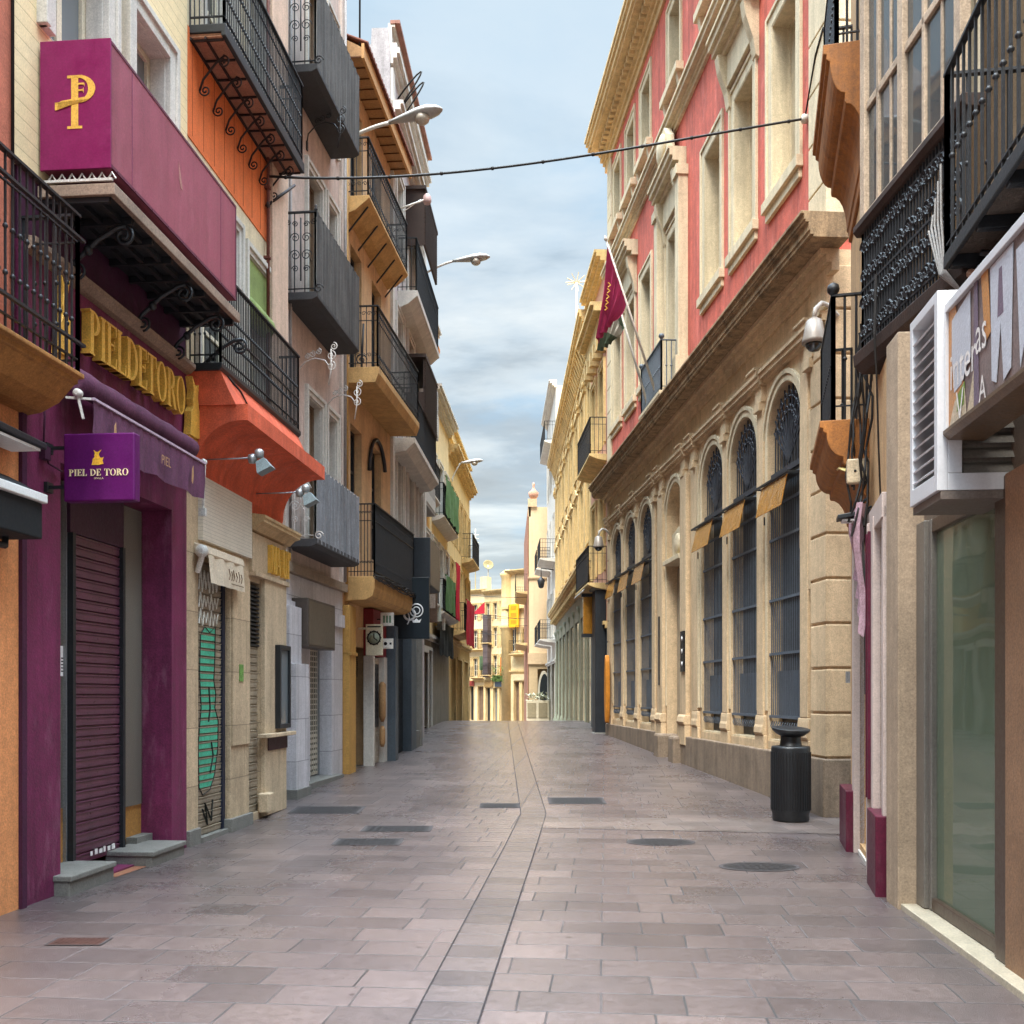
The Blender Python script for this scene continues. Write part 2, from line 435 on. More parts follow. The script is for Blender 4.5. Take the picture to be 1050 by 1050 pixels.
def serif(mb, body, o, xd, yd, h, dep, sx=1., gap=.04, back=True):
    nd = xd.cross(yd); x = 0.; o = Vector(o)
    for c in body:
        w, polys = glyph(c)
        for i, p in enumerate(polys):
            e = dep+.0009*i
            mb.extrude([o+xd*(x+a)*h*sx+yd*b*h for a, b in p], nd*e)
        x += w+gap
    return x*h*sx
BULL = [(.05, 0), (.62, 0), (.98, .06), (.9, .3), (1.0, .52), (.86, .46), (.7, .5), (.62, .68), (.66, .8), (.82, 1.), (.62, .9), (.52, .86), (.4, .88), (.2, 1.), (.32, .78), (.26, .62), (.3, .52), (.14, .4), (.12, .2)]
# ================================================================== frames (plan positions in metres; camera at the origin)
FA = Fac(-3.68, 7.57, -3.40, 10.7, 1)      # orange wall and purple shop
FB = Fac(-3.40, 10.7, -3.12, 13.94, 1)     # coral house
FC = Fac(-3.50, 13.94, -3.03, 18.3, 1)     # grey pink house
FD = Fac(-3.03, 18.3, -2.64, 22.2, 1)      # yellow house
FE = Fac(-2.64, 22.2, -2.39, 27.9, 1)      # white house
FG = Fac(-2.85, 28.0, -2.35, 38.0, 1)      # far left houses
FH = Fac(-2.35, 38.0, -1.95, 47.0, 1)
GA = Fac(2.87, 5.79, 3.05, 7.6, -1)        # glazed shop
GB = Fac(3.06, 6.95, 3.0, 8.78, -1)        # glazed gallery above
GC = Fac(2.97, 8.08, 3.74, 11.3, -1)       # narrow house before the alley
GD = Fac(4.06, 13.1, 2.756, 29.2, -1)      # red palace
GE = Fac(2.72, 29.25, 2.55, 33.0, -1)
GF = Fac(2.60, 33.0, 2.36, 55.0, -1)
GG = Fac(2.36, 55.0, 2.2, 64.0, -1)

# ================================================================== materials
iron = M('iron', '#1b1c20', .52, .2, 6, .1, spec=.45)
iron_brown = M('rusty_iron', '#2a1713', .7, .3, 8, .15)
iron_white = M('pale_iron', '#c9c3bd', .6, .15, 8)
rod_white = M('pale_paint', '#d4d0c8', .5)
steel = M('grey_metal', '#9a9c9e', .4, .1, 6, .05, metal=.6, spec=.5)
dark_steel = M('dark_metal', '#26282b', .45, .15, 5, .06)
gold = M('gilded_metal', '#e2b14c', .42, .16, 9, .08, metal=.12, spec=.6)
brass = M('polished_brass', '#bb822f', .2, .2, 5, .3, bscale=5, metal=.45, spec=.8)
purple = M('purple_render', '#722a4e', .58, .2, 1.1, .16, streak=.3, dirt=.16, wear=.3)
purple_dk = M('dark_purple_render', '#451a36', .7, .18, 1.4, .12, streak=.2)
mauve_sheet = M('mauve_sheet', '#98505f', .5, .1, .8, .04, streak=.16, dirt=.08, wear=.12)
magenta = M('magenta_sheet', '#7c1150', .42, .08, 1, .03, streak=.08)
violet = M('violet_sheet', '#5a105a', .42, .08, 1, .03, streak=.08)
purple_cloth = M('purple_awning_cloth', '#643a54', .8, .22, 4, .1, streak=.25)
orange = M('orange_render', '#e0955f', .85, .14, 1.2, .14, streak=.12, dirt=.12)
salmon = M('salmon_render', '#b86a52', .85, .15, 1.2, .14, streak=.15)
siding = M('yellow_boarding', '#ead3a6', .7, .06, 1, .05, lines=(.118, .09))
cream = M('cream_render', '#dccaa8', .85, .1, 1.2, .12, streak=.16)
cream_paint = M('cream_woodwork', '#d9cdb4', .6, .1, 3, .06)
white_trim = M('white_trim', '#cdc7bd', .7, .1, 2, .08, streak=.14)
coral = M('coral_render', '#d25f40', .82, .14, 1.4, .12, streak=.2, dirt=.12, wear=.15)
deep_orange = M('deep_orange_render', '#e0733c', .82, .1, 1.2, .1, streak=.12)
limestone = M('limestone_cladding', '#c8b090', .7, .16, 2.2, .1, streak=.18, brick=(.9, .62, .006, .55), U=FB.U)
limestone_plain = M('limestone', '#cbb495', .75, .14, 2.2, .1, streak=.22)
pinkgrey = M('pink_grey_render', '#cbb5a8', .85, .12, 1.1, .13, streak=.22, dirt=.1)
white_tile = M('white_panel_cladding', '#cbc8cb', .5, .1, 2, .05, streak=.18, brick=(.62, .62, .007, .5), U=FC.U)
yellow = M('yellow_render', '#cda67a', .85, .12, 1.2, .12, streak=.2, dirt=.1)
yellow_post = M('ochre_paint', '#c0934f', .7, .12, 2, .08, streak=.15)
wood_eave = M('stained_boards', '#a98157', .75, .18, 2.5, .08)
tile = M('clay_roof_tiles', '#7d4a38', .9, .3, 5, .2)
greywhite = M('grey_white_render', '#c9c0bd', .85, .14, 1., .14, streak=.25, dirt=.15)
grey_plaster = M('raw_grey_plaster', '#a9a5a6', .9, .16, 1.2, .2, streak=.25, dirt=.12)
canvas = M('dark_sheet', '#5a5754', .85, .2, 2, .1, streak=.42)
canvas_light = M('weathered_grey_sheet', '#7e8084', .8, .16, 2, .08, streak=.38)
dark_wood = M('dark_stained_wood', '#3b2a22', .7, .25, 4, .12, streak=.2)
brown_wood = M('brown_louvre_wood', '#7d6550', .7, .2, 4, .1, streak=.2)
brick_soffit = M('brick_soffit', '#b08069', .9, .2, 3, .2)
shutter_maroon = M('maroon_shutter_paint', '#5e3247', .34, .18, 3, .05, streak=.2, spec=.7)
shutter_beige = M('beige_shutter_metal', '#9d8f7a', .5, .2, 3, .05, streak=.3, spec=.45)
shutter_pale = M('pale_shutter_metal', '#c3b9a8', .55, .12, 2, .05, streak=.2)
granite = M('grey_granite', '#77756f', .6, .15, 6, .08, dirt=.15)
granite_warm = M('weathered_granite_plinth', '#8b7a68', .62, .2, 3, .1, streak=.28, dirt=.2)
red = M('red_stucco', '#cb6654', .85, .18, .9, .12, streak=.3, dirt=.14, wear=.25)
palace = M('palace_limestone', '#d0b692', .78, .12, 1.5, .12, streak=.2, dirt=.12)
palace_trim = M('palace_trim_stone', '#d3c2a2', .75, .1, 1.8, .1, streak=.22, dirt=.1)
palace_soot = M('sooty_limestone', '#a58a68', .8, .25, 2.5, .14, streak=.45, dirt=.3)
navy = M('navy_iron', '#555e68', .45, .18, 4, .06, spec=.5)
glass_dark = glass('dark_pane')
glass_sky = glass('pale_pane', (.16, .18, .19), 0, .06)
glass_shop = glass('shop_pane', (.26, .245, .21), .8, .03, 1.5, .1)
glass_green = glass('greenish_pane', (.17, .22, .145), .35, .03, 2.1)
curtain_w = M('white_curtain', '#e2dfd8', .9, .05, 3, .02)
green_cloth = M('green_cloth', '#4f7042', .85, .2, 5, .06)
red_cloth = M('red_cloth', '#b32033', .8, .14, 4, .06)
black_cloth = M('black_cloth', '#141719', .75, .2, 3, .06)
paper = M('white_paper', '#dfdeda', .8, .04, 4, .0)
ink = M('black_ink', '#15151a', .8, .05, 4, 0)
maroon = M('maroon_panel', '#54102a', .5, .16, 3, .06, streak=.2, spec=.35, wear=.15, dirt=.15)
orange_wood = M('ochre_moulded_render', '#a0662f', .7, .22, 1.8, .1, streak=.3)
gallery_wood = M('bleached_gallery_wood', '#b8a28a', .75, .18, 4, .14, streak=.28, dirt=.25)
alu_white = M('white_aluminium', '#c9c9cb', .35, .025, 2, .02, spec=.5)
alu_grey = M('bronze_aluminium', '#6d675f', .4, .1, 3, .03, spec=.5)
brown_alu = M('brown_aluminium', '#4a3a2e', .4, .12, 3, .04, spec=.5)
taupe = M('taupe_render', '#ab967e', .8, .14, 1.4, .12, streak=.22)
interior = M('shop_interior_wall', '#b9b19b', .9, .08, 1, .03)
interior_dark = M('dim_interior', '#4b4a42', .9, .2, 1, .03)
rubber = M('black_cable', '#191512', .6, .1, 5, .02)
far_cream = M('far_cream_render', '#e3c998', .9, .1, .5, .1, streak=.1)
far_yellow = M('far_yellow_render', '#d9bb82', .9, .1, .5, .1, streak=.12)
ornate = M('ornate_yellow_stucco', '#d0aa6c', .85, .14, .8, .15, streak=.25, dirt=.15)
ornate_trim = M('ornate_pale_stucco', '#dcbd84', .85, .14, 1, .15, streak=.3, dirt=.2)
grey_green = M('grey_green_paint', '#8b856d', .7, .16, 1, .1, streak=.3)
peach = M('peach_render', '#cf9a80', .85, .12, 1, .1, streak=.15)
bin_mat = M('black_cast_iron', '#17191c', .42, .16, 6, .12, bscale=90, spec=.5)

# ================================================================== sky, sun, camera
w = bpy.data.worlds.new('World'); scene.world = w; w.use_nodes = True
t = NT(w.node_tree); bg = w.node_tree.nodes['Background']
SUN_EL, SUN_AZ = 60., 192.     # degrees; azimuth clockwise from +Y: the sun stands high behind the camera, to the left
sk = t.new('ShaderNodeTexSky', sky_type='NISHITA'); sk.sun_disc = False
sk.sun_elevation = math.radians(SUN_EL); sk.sun_rotation = math.radians(SUN_AZ); sk.air_density = 1.; sk.dust_density = 1.5
tc = t.new('ShaderNodeTexCoord'); sx = t.new('ShaderNodeSeparateXYZ'); t.link(tc.outputs['Generated'], sx.inputs[0])
zz = t.math('MAXIMUM', sx.outputs[2], 0.)
den = t.math('ADD', zz, .16)
cb = t.new('ShaderNodeCombineXYZ'); t.link(t.math('DIVIDE', sx.outputs[0], den), cb.inputs[0]); t.link(t.math('DIVIDE', sx.outputs[1], den), cb.inputs[1])
mp = t.new('ShaderNodeMapping'); mp.inputs['Scale'].default_value = (.8, 1., 1.); mp.inputs['Location'].default_value = (1.3, .35, 0); mp.inputs['Rotation'].default_value = (0, 0, .25); t.link(cb.outputs[0], mp.inputs[0])
c1 = t.new('ShaderNodeTexNoise', i_Scale=1.9, i_Detail=10., i_Roughness=.6, i_Distortion=.25); t.link(mp.outputs[0], c1.inputs['Vector'])
mp2 = t.new('ShaderNodeMapping'); mp2.inputs['Scale'].default_value = (.62, 1.15, 1.); mp2.inputs['Location'].default_value = (4.2, 2.4, 0); t.link(cb.outputs[0], mp2.inputs[0])
c2 = t.new('ShaderNodeTexNoise', i_Scale=1.5, i_Detail=10., i_Roughness=.58, i_Distortion=.3); t.link(mp2.outputs[0], c2.inputs['Vector'])
cover = t.ramp(c1.outputs['Fac'], [(.34, .3), (.47, .8), (.6, 1.)])
low = t.ramp(zz, [(.0, 1.), (.3, .97), (.45, .68), (.56, .5), (.75, .7)])
cover = t.math('MULTIPLY', cover, low)
shade = t.ramp(c2.outputs['Fac'], [(.37, (7.0, 7.4, 7.5)), (.48, (5.4, 6.0, 6.4)), (.54, (4.0, 4.55, 5.0)), (.66, (3.2, 3.7, 4.15))])
warm = t.ramp(zz, [(.0, (1.75, 1.6, 1.3)), (.1, (1.3, 1.25, 1.13)), (.22, (1.03, 1.03, 1.01)), (.4, (1, 1, 1))])
shade = t.mix(1., shade, warm, 'MULTIPLY')
blue = t.mix(.8, sk.outputs[0], (3.6, 5.7, 7.6))
skycol = t.mix(cover, blue, shade)
zen = t.ramp(zz, [(.57, .295), (.68, 1.25), (.84, 4.2)])      # overcast dome: raised overhead, above the view, as added fill light
skycol = t.mix(1., skycol, zen, 'MULTIPLY')
t.link(skycol, bg.inputs['Color']); bg.inputs['Strength'].default_value = .105
sd = bpy.data.lights.new('sun', 'SUN'); sd.energy = 1.6; sd.angle = math.radians(24); sd.color = (1., .93, .82)
so = bpy.data.objects.new('sun', sd); COL.objects.link(so)
e, a = math.radians(SUN_EL), math.radians(SUN_AZ)
so.rotation_euler = Vector((math.sin(a)*math.cos(e), math.cos(a)*math.cos(e), math.sin(e))).to_track_quat('Z', 'Y').to_euler()
so.location = (-6, -10, 30)
cd = bpy.data.cameras.new('camera'); co = bpy.data.objects.new('camera', cd); COL.objects.link(co); scene.camera = co
co.location = (0, 0, CZ); co.rotation_euler = (math.radians(90), 0, 0)
cd.sensor_width = 36; cd.lens = 36*FL/1050; cd.shift_y = (HY-525)/1050; cd.clip_end = 2000; cd.clip_start = .05
vs = scene.view_settings; vs.view_transform = 'Standard'; vs.look = 'None'; vs.exposure = 2.1; vs.gamma = 1
scene.cycles.max_bounces = 8; scene.cycles.diffuse_bounces = 5; scene.cycles.transparent_max_bounces = 10
scene.cycles.caustics_reflective = False; scene.cycles.caustics_refractive = False
scene.cycles.use_denoising = True

# ================================================================== ground
def pave_mat(name, col, bw, bh, rough, rot, joint=.006, jc=.45, c2=.68):
    m = bpy.data.materials.new(name); m.use_nodes = True; t = NT(m.node_tree); b = m.node_tree.nodes['Principled BSDF']
    tc = t.new('ShaderNodeTexCoord'); P = tc.outputs['Object']
    mp = t.new('ShaderNodeMapping'); mp.inputs['Rotation'].default_value = (0, 0, rot); t.link(P, mp.inputs[0])
    wn = t.new('ShaderNodeTexNoise', i_Scale=1.4, i_Detail=2.); t.link(P, wn.inputs['Vector'])
    wv = t.new('ShaderNodeVectorMath', operation='MULTIPLY_ADD'); t.link(wn.outputs['Color'], wv.inputs[0]); wv.inputs[1].default_value = (.035, .035, 0); t.link(mp.outputs[0], wv.inputs[2])
    br = t.new('ShaderNodeTexBrick', i_Scale=1.); br.offset = .5; br.offset_frequency = 2; br.squash = .8; br.squash_frequency = 3
    br.inputs['Brick Width'].default_value = bw; br.inputs['Row Height'].default_value = bh
    br.inputs['Mortar Size'].default_value = joint; br.inputs['Mortar Smooth'].default_value = .3; br.inputs['Bias'].default_value = 0
    br.inputs['Color1'].default_value = (c2,)*3+(1,); br.inputs['Color2'].default_value = (1.2, 1.17, 1.14, 1); br.inputs['Mortar'].default_value = (jc,)*3+(1,)
    t.link(wv.outputs[0], br.inputs['Vector'])
    n1 = t.new('ShaderNodeTexNoise', i_Scale=.55, i_Detail=7., i_Roughness=.68); t.link(P, n1.inputs['Vector'])
    n2 = t.new('ShaderNodeTexNoise', i_Scale=14., i_Detail=6., i_Roughness=.75); t.link(P, n2.inputs['Vector'])
    n3 = t.new('ShaderNodeTexNoise', i_Scale=120., i_Detail=3., i_Roughness=.6); t.link(P, n3.inputs['Vector'])
    jn = t.new('ShaderNodeTexNoise', i_Scale=1.7, i_Detail=3.); t.link(P, jn.inputs['Vector'])
    jf = t.ramp(jn.outputs['Fac'], [(.34, .4), (.55, 1.)])
    c = t.mix(jf, (.93, .92, .93), br.outputs['Color'])
    c = t.mix(1., lin(col), c, 'MULTIPLY')
    tint = t.ramp(n1.outputs['Fac'], [(.3, (.74, .73, .77)), (.5, (1., .98, .99)), (.7, (1.2, 1.12, 1.08))])
    c = t.mix(1., c, tint, 'MULTIPLY')
    c = t.mix(1., c, t.ramp(n2.outputs['Fac'], [(.3, .74), (.7, 1.2)]), 'MULTIPLY')
    c = t.mix(1., c, t.ramp(n3.outputs['Fac'], [(.3, .68), (.7, 1.3)]), 'MULTIPLY')
    sp = t.new('ShaderNodeTexNoise', i_Scale=3.3, i_Detail=10., i_Roughness=.85); t.link(P, sp.inputs['Vector'])
    c = t.mix(1., c, t.ramp(sp.outputs['Fac'], [(.6, 1.), (.72, .82)]), 'MULTIPLY')
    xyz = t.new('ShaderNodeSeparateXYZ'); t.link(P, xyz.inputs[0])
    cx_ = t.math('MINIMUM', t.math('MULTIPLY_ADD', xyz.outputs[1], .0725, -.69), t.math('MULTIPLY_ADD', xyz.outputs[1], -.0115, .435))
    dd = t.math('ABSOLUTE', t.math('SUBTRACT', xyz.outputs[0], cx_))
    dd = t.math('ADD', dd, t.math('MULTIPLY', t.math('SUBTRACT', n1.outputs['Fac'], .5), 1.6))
    worn_sheen = t.ramp(t.math('DIVIDE', dd, 3.), [(.12, 1.), (.62, 0.)])       # polished by feet along the middle; the painted sheen follows it
    c = t.mix(worn_sheen, c, t.mix(1., c, (1.75, 1.76, 1.74), 'MULTIPLY'))  # sheen of the sky down the street painted into the slab colour
    vo = t.new('ShaderNodeTexVoronoi', i_Scale=2.3); t.link(P, vo.inputs['Vector'])       # trodden gum and spots
    c = t.mix(1., c, t.ramp(vo.outputs['Distance'], [(.035, .55), (.06, 1.)]), 'MULTIPLY')
    t.link(c, b.inputs['Base Color'])
    rr = t.math('ADD', t.math('MULTIPLY', n1.outputs['Fac'], .3), rough-.15)
    rr = t.math('ADD', rr, t.math('MULTIPLY', br.outputs['Fac'], .3))
    rr = t.math('ADD', rr, t.math('MULTIPLY', n2.outputs['Fac'], .12))
    rr = t.math('SUBTRACT', rr, t.math('MULTIPLY', worn_sheen, .2))
    rr = t.math('MAXIMUM', rr, .12)
    t.link(rr, b.inputs['Roughness']); b.inputs['IOR'].default_value = 1.9
    h = t.math('ADD', t.math('MULTIPLY', br.outputs['Fac'], -2.5), t.math('ADD', n3.outputs['Fac'], t.math('MULTIPLY', n2.outputs['Fac'], .7)))
    bp = t.new('ShaderNodeBump', i_Strength=.42, i_Distance=.006); t.link(h, bp.inputs['Height']); t.link(bp.outputs[0], b.inputs['Normal'])
    return m
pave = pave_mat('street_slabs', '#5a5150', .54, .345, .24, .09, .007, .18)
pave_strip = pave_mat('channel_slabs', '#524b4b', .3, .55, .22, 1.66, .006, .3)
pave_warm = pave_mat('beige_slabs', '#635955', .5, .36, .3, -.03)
YS = [-30, -10, 0, 3, 5, 7, 9]+[10+.5*i for i in range(64)]+[43, 46, 50, 60, 80, 100, 130, 200, 400, 900]
def sheet(name, mat, xa, xb, dz, ys=YS, kind='structure'):
    mb = MB()
    for a, b in zip(ys, ys[1:]):
        mb.poly([(xa(a), a, gz(a)+dz), (xb(a), a, gz(a)+dz), (xb(b), b, gz(b)+dz), (xa(b), b, gz(b)+dz)])
    o = mb.build(name, mat, loc=(0, 0, 0), fix=False); o['kind'] = kind
    return o
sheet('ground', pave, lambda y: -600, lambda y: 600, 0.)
def cen(y):   # line of the drainage channel down the middle of the street
    if y < 13.4: return -.33+(y-4.97)*.0725
    return .281-(y-13.4)*.0115
ys2 = [3, 5, 7, 9, 10, 11, 12, 12.8, 13.4]+[14+.5*i for i in range(48)]
for dx, wd, nm in ((-.165, .009, 'channel_joint'), (.165, .009, 'channel_joint')):
    sheet(nm, M('dark_joint', '#2e2a2c', .8), lambda y: cen(y)+dx-wd/2, lambda y: cen(y)+dx+wd/2, .008, ys2)
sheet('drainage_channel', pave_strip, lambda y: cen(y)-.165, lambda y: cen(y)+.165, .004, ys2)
mb = MB()   # paler paving across the mouth of the side alley
A = [(.25, 12.15), (4.3, 11.55), (9, 11.3), (9, 12.9), (3.9, 12.95), (.27, 12.95)]
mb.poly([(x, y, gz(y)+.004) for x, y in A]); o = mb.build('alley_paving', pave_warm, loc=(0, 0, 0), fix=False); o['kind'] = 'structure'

# manhole and service covers
cov = M('cast_cover', '#2c2a2b', .5, .25, 12, .25, bscale=60); cov_rim = M('cover_rim', '#454142', .6, .15, 10, .1)
cov_rust = M('rusty_cover', '#4a3029', .6, .25, 12, .25, bscale=60)
def gpt(px, py):
    """pavement point seen at a pixel"""
    y = 6.
    for _ in range(60): y = (CZ-gz(y))*FL/(py-HY)
    return ((px-CX)/FL*y, y)
def cover(px0, px1, py0, py1, label, round_=False, mat=cov):
    (xa, ya) = gpt((px0+px1)/2, py1); (_, yb) = gpt((px0+px1)/2, py0); cy = (ya+yb)/2; cx = ((px0+px1)/2-CX)/FL*cy
    hw = (px1-px0)/FL*cy/2; hd = (yb-ya)/2
    r = root('manhole_cover', label, 'manhole cover', (cx, cy, gz(cy)))
    m = MB(); q = MB(); sl = (gz(cy+.5)-gz(cy-.5))
    def P(x, y, z): return Vector((cx+x, cy+y, gz(cy)+y*sl+z))
    K = 28 if round_ else 4
    ang = [2*math.pi*i/K for i in range(K)] if round_ else None
    ring = lambda s: [((hw*s)*math.cos(a), (hd*s)*math.sin(a)) for a in ang] if round_ else [(-hw*s, -hd*s), (hw*s, -hd*s), (hw*s, hd*s), (-hw*s, hd*s)]
    o1, o2 = ring(1.), ring(.9)
    for i in range(K):
        j = (i+1) % K
        q.poly([P(*o1[i], .006), P(*o1[j], .006), P(*o2[j], .006), P(*o2[i], .006)])
    m.poly([P(x, y, .005) for x, y in o2])
    n = 9
    for i in range(n):            # raised tread bars
        for j in range(5):
            x = (-.72+1.44*i/(n-1))*hw; y = (-.66+1.32*j/4)*hd
            if round_ and (x/hw)**2+(y/hd)**2 > .62: continue
            a, b = (.055*hw, .09*hd) if (i+j) % 2 else (.03*hw, .14*hd)
            m.poly([P(x-a, y-b, .009), P(x+a, y-b, .009), P(x+a, y+b, .009), P(x-a, y+b, .009)])
    q.build('rim', cov_rim, r, fix=False); m.build('lid', mat, r, fix=False)
cover(300, 372, 827, 834.5, 'long dark service grate by the foot of the beige stone shop')
cover(372, 443, 847, 853, 'slim dark cover left of the drainage channel, the further of two close together')
cover(343, 412, 860, 867, 'dark oblong cover left of the drainage channel, the nearer of two close together')
cover(562, 620, 818, 824.5, 'dark oblong cover just right of the bend in the drainage channel')
cover(642, 713, 860, 867.5, 'thin rimmed round cover close to the pale alley paving', True)
cover(737, 820, 884.5, 894, 'large round cover nearest the maroon plinth blocks', True)
cover(52, 110, 962, 970, 'small rust brown cover in the foreground slabs', False, cov_rust)
cover(492, 533, 824, 828.5, 'small square cover set into the drainage channel at its bend')
# ================================================================== LEFT SIDE
# ---------------------------------------------------------------- orange house at the edge of the picture
u20 = FA.u(19)
b = root('orange_house', 'orange rendered house at the near left edge with an iron balcony', 'house', FA.P(-2, 0, 0))
wall(b, FA, -4.5, u20, -.2, 3.72, orange, bd=.3)
wall(b, FA, -4.5, FA.u(10), 3.72, 14, salmon, name='upper_wall', bd=.3, n=.01)
uE = FA.u(27)
bl = balcony(b, FA, -3.2, uE, .45, [(0, 3.70), (.12, 3.72), (.26, 3.79), (.38, 3.92), (.41, 3.93), (.41, 3.96), (.46, 3.965), (.46, 4.0), (0, 4.0)], 1.18,
             M('brown_plaster_soffit', '#a8753f', .8, .2, 2, .1, streak=.2), iron, step=.085, knob=2, frieze=.2, low=.1)
r = MB()
for z in (4.98, 4.2): r.bar(FA.P(-3.1, .47, z), FA.P(uE-.03, .47, z), .03, .02)
r.build('lower_rail', iron, bl, fix=False)
d = MB()
d.tube([FA.P(FA.u(9), .03, 4.4), FA.P(FA.u(9), .03, 13)], .012); d.build('cable', rubber, b)
# black retracted awning and wall lamp
u0 = FA.u(-30, .3); u1 = FA.u(48, .32)
b = root('awning', 'black retracted awning with a white top band on the orange wall', 'awning', FA.P(-.3, .15, 3))
m = MB(); m.box(FA, u0-1, u1-.02, -.01, .3, 2.72, 2.98); m.build('case', black_cloth, b, bevel=.01)
m = MB(); m.box(FA, u0-1, u1, .0, .33, 2.98, 3.045); m.build('top_band', paper, b, bevel=.008)
m = MB(); m.profile(FA, [(0, 3.05), (.3, 3.05), (.22, 3.1), (.1, 3.16), (0, 3.17)], u0-1, u1-.12); m.build('folded_cloth', black_cloth, b)
m = MB(); m.tube([FA.P(u1-.16, .1, 2.72), FA.P(u1-.16, .1, 2.66), FA.P(u1-.4, .12, 2.65)], .025); m.build('winder', dark_steel, b)
b = root('wall_lamp', 'flat black wedge wall lamp above the black awning', 'lamp', FA.P(-.2, .1, 3.4))
u1 = FA.u(40, .2)
m = MB(); m.extrude([FA.P(u1-.9, 0, 3.42), FA.P(u1-.06, 0, 3.40), FA.P(u1-.06, .3, 3.38), FA.P(u1-.9, .3, 3.40)], Vector((0, 0, .05))); m.build('shade', dark_steel, b, bevel=.01)
m = MB(); m.box(FA, u1-.8, u1-.12, .06, .28, 3.36, 3.379); m.build('diffuser', paper, b)
m = MB(); m.tube([FA.P(u1-.35, .02, 3.45), FA.P(u1-.3, .02, 3.6), FA.P(u1-.32, .02, 3.9)], .008); m.tube([FA.P(u1-.5, .02, 3.36), FA.P(u1-.48, .03, 3.24), FA.P(u1-.5, .02, 3.1)], .008); m.build('cord', rubber, b)

# ---------------------------------------------------------------- purple shop house
EA = FA.L; uo, up = FA.u(62), FA.u(176); zt = 3.46
b = root('purple_house', 'house with a purple shop front below and yellow boarding above', 'house', FA.P(1.5, 0, 0))
wall(b, FA, u20, EA, -.2, 5.0, purple, [(uo, up, .02, zt)], bd=1.2)
wall(b, FA, u20, EA, 5.0, 5.55, purple_dk, name='upper_band', bd=.3, n=-.01)
wA = (FA.u(49), FA.u(104), 6.75, 8.1); wB = (FA.u(133), FA.u(168), 6.4, 7.9)
wall(b, FA, FA.u(10), EA-.01, 5.55, 14.5, siding, [wA, wB], name='boarded_wall', bd=.3, n=.012)
for q in (wA, wB):
    window(b, FA, *q, cream_paint, glass_sky, n=-.14, cols=2, fw=.07, sur=white_trim, sw=.15, sp=.06, wn=.012, curtain=curtain_w)
m = MB(); m.profile(FA, [(-.02, 4.93), (.05, 4.95), (.1, 5.0), (.1, 5.04), (-.02, 5.06)], FA.u(24), EA); m.build('ledge', M('dusty_ledge', '#8f7a6a', .8, .2, 3), b)
m = MB(); m.box(FA, u20, FA.u(20)+.05, 0, .03, 0, 3.7); m.build('edge_strip', purple_dk, b)
# recessed shop front
n = -.30
us0, us1 = FA.u(69, n), FA.u(118, n)
m = MB(); m.box(FA, us1+.1, up, -.62, -.5, .5, zt-.02); m.box(FA, uo, us0-.06, -.62, -.5, .6, zt-.02); m.box(FA, up-.03, up-.006, -.49, -.33, .5, zt-.02); m.build('display_panel', M('bright_display_wall', '#e6dcc4', .9, .06, 1, .02), b, split=True)
m = MB(); m.box(FA, us1+.03, up, -.62, n-.02, 0, .5); m.build('display_plinth', M('plywood', '#a97a41', .6, .2, 3), b)
m = MB(); m.box(FA, uo, us0-.05, n-.1, n+.0, 0, .62); m.build('plinth_panel', M('plywood', '#a97a41'), b)
sh = shutter(b, FA, us0, us1, .1, 3.0, n+.03, shutter_maroon, pitch=.092, guide=dark_steel)
m = MB()
for i in range(6): m.box(FA, us0+.3+.08*i, us0+.34+.08*i+.01*(i % 3), n+.052, n+.055, .15, .19+.01*(i % 2))
m.build('sticker', paper, sh)
m = MB(); m.box(FA, us0-.06, us1+.06, n-.06, n+.06, 3.0, 3.44); m.build('fascia', M('dim_purple_panel', '#3e2236', .5, .12, 2), b, bevel=.006)
for a, c in ((uo+.01, us0-.055), (us1+.055, up-.01)):
    m = MB(); m.box(FA, a, c, n-.012, n, .5, zt-.02); g = m.build('shop_pane', glass_shop, b)
m = MB()
for px in (69.,): m.box(FA, us0-.075, us0-.055, n-.03, n+.03, .05, zt-.02)
m.box(FA, us1+.055, us1+.085, n-.03, n+.03, .05, zt-.02); m.build('frame_bar', steel, b, split=True)
m = MB(); m.box(FA, up-.35, up, n-.01, n+.1, .02, .2); m.build('reveal_base', granite, b)
for px, py, w_ in ((66, 678, .08), (121, 692, .1)):
    uu = FA.u(px, n+.004); z = FA.zu(uu, py, n)
    c = root('notice', 'white paper notice on the dark glass left of the maroon shutter' if px < 70 else 'white paper notice on the glass right of the maroon shutter', 'notice', FA.P(uu, n, z))
    m = MB(); m.box(FA, uu-w_, uu+w_, n+.001, n+.004, z-.13, z+.13); m.build('sheet', paper, c)
    m = MB(); m.box(FA, uu-w_*.2, uu+w_*.25, n+.0045, n+.0055, z+.06, z+.11)
    for i in range(5): m.box(FA, uu-w_*.7, uu+w_*(.7-.2*(i % 2)), n+.0045, n+.0055, z+.02-.028*i, z+.03-.028*i)
    m.build('print', ink, c)
for i, (px, py) in enumerate(((122, 600), (122, 655), (122, 712))):   # framed pictures on the back of the display
    uu = FA.u(px, -.48)+.16; z = FA.zu(uu, py, -.48)
    c = root('picture_frame', ['topmost small framed print inside the purple shop window', 'middle small framed print inside the purple shop window', 'lowest small framed print inside the purple shop window'][i], 'picture frame', FA.P(uu, -.48, z), 'framed prints in the shop window')
    m = MB(); m.box(FA, uu-.12, uu+.12, -.5, -.48, z-.15, z+.15); m.build('frame', dark_steel, c)
    m = MB(); m.box(FA, uu-.1, uu+.1, -.48, -.476, z-.13, z+.13); m.build('print', paper, c)
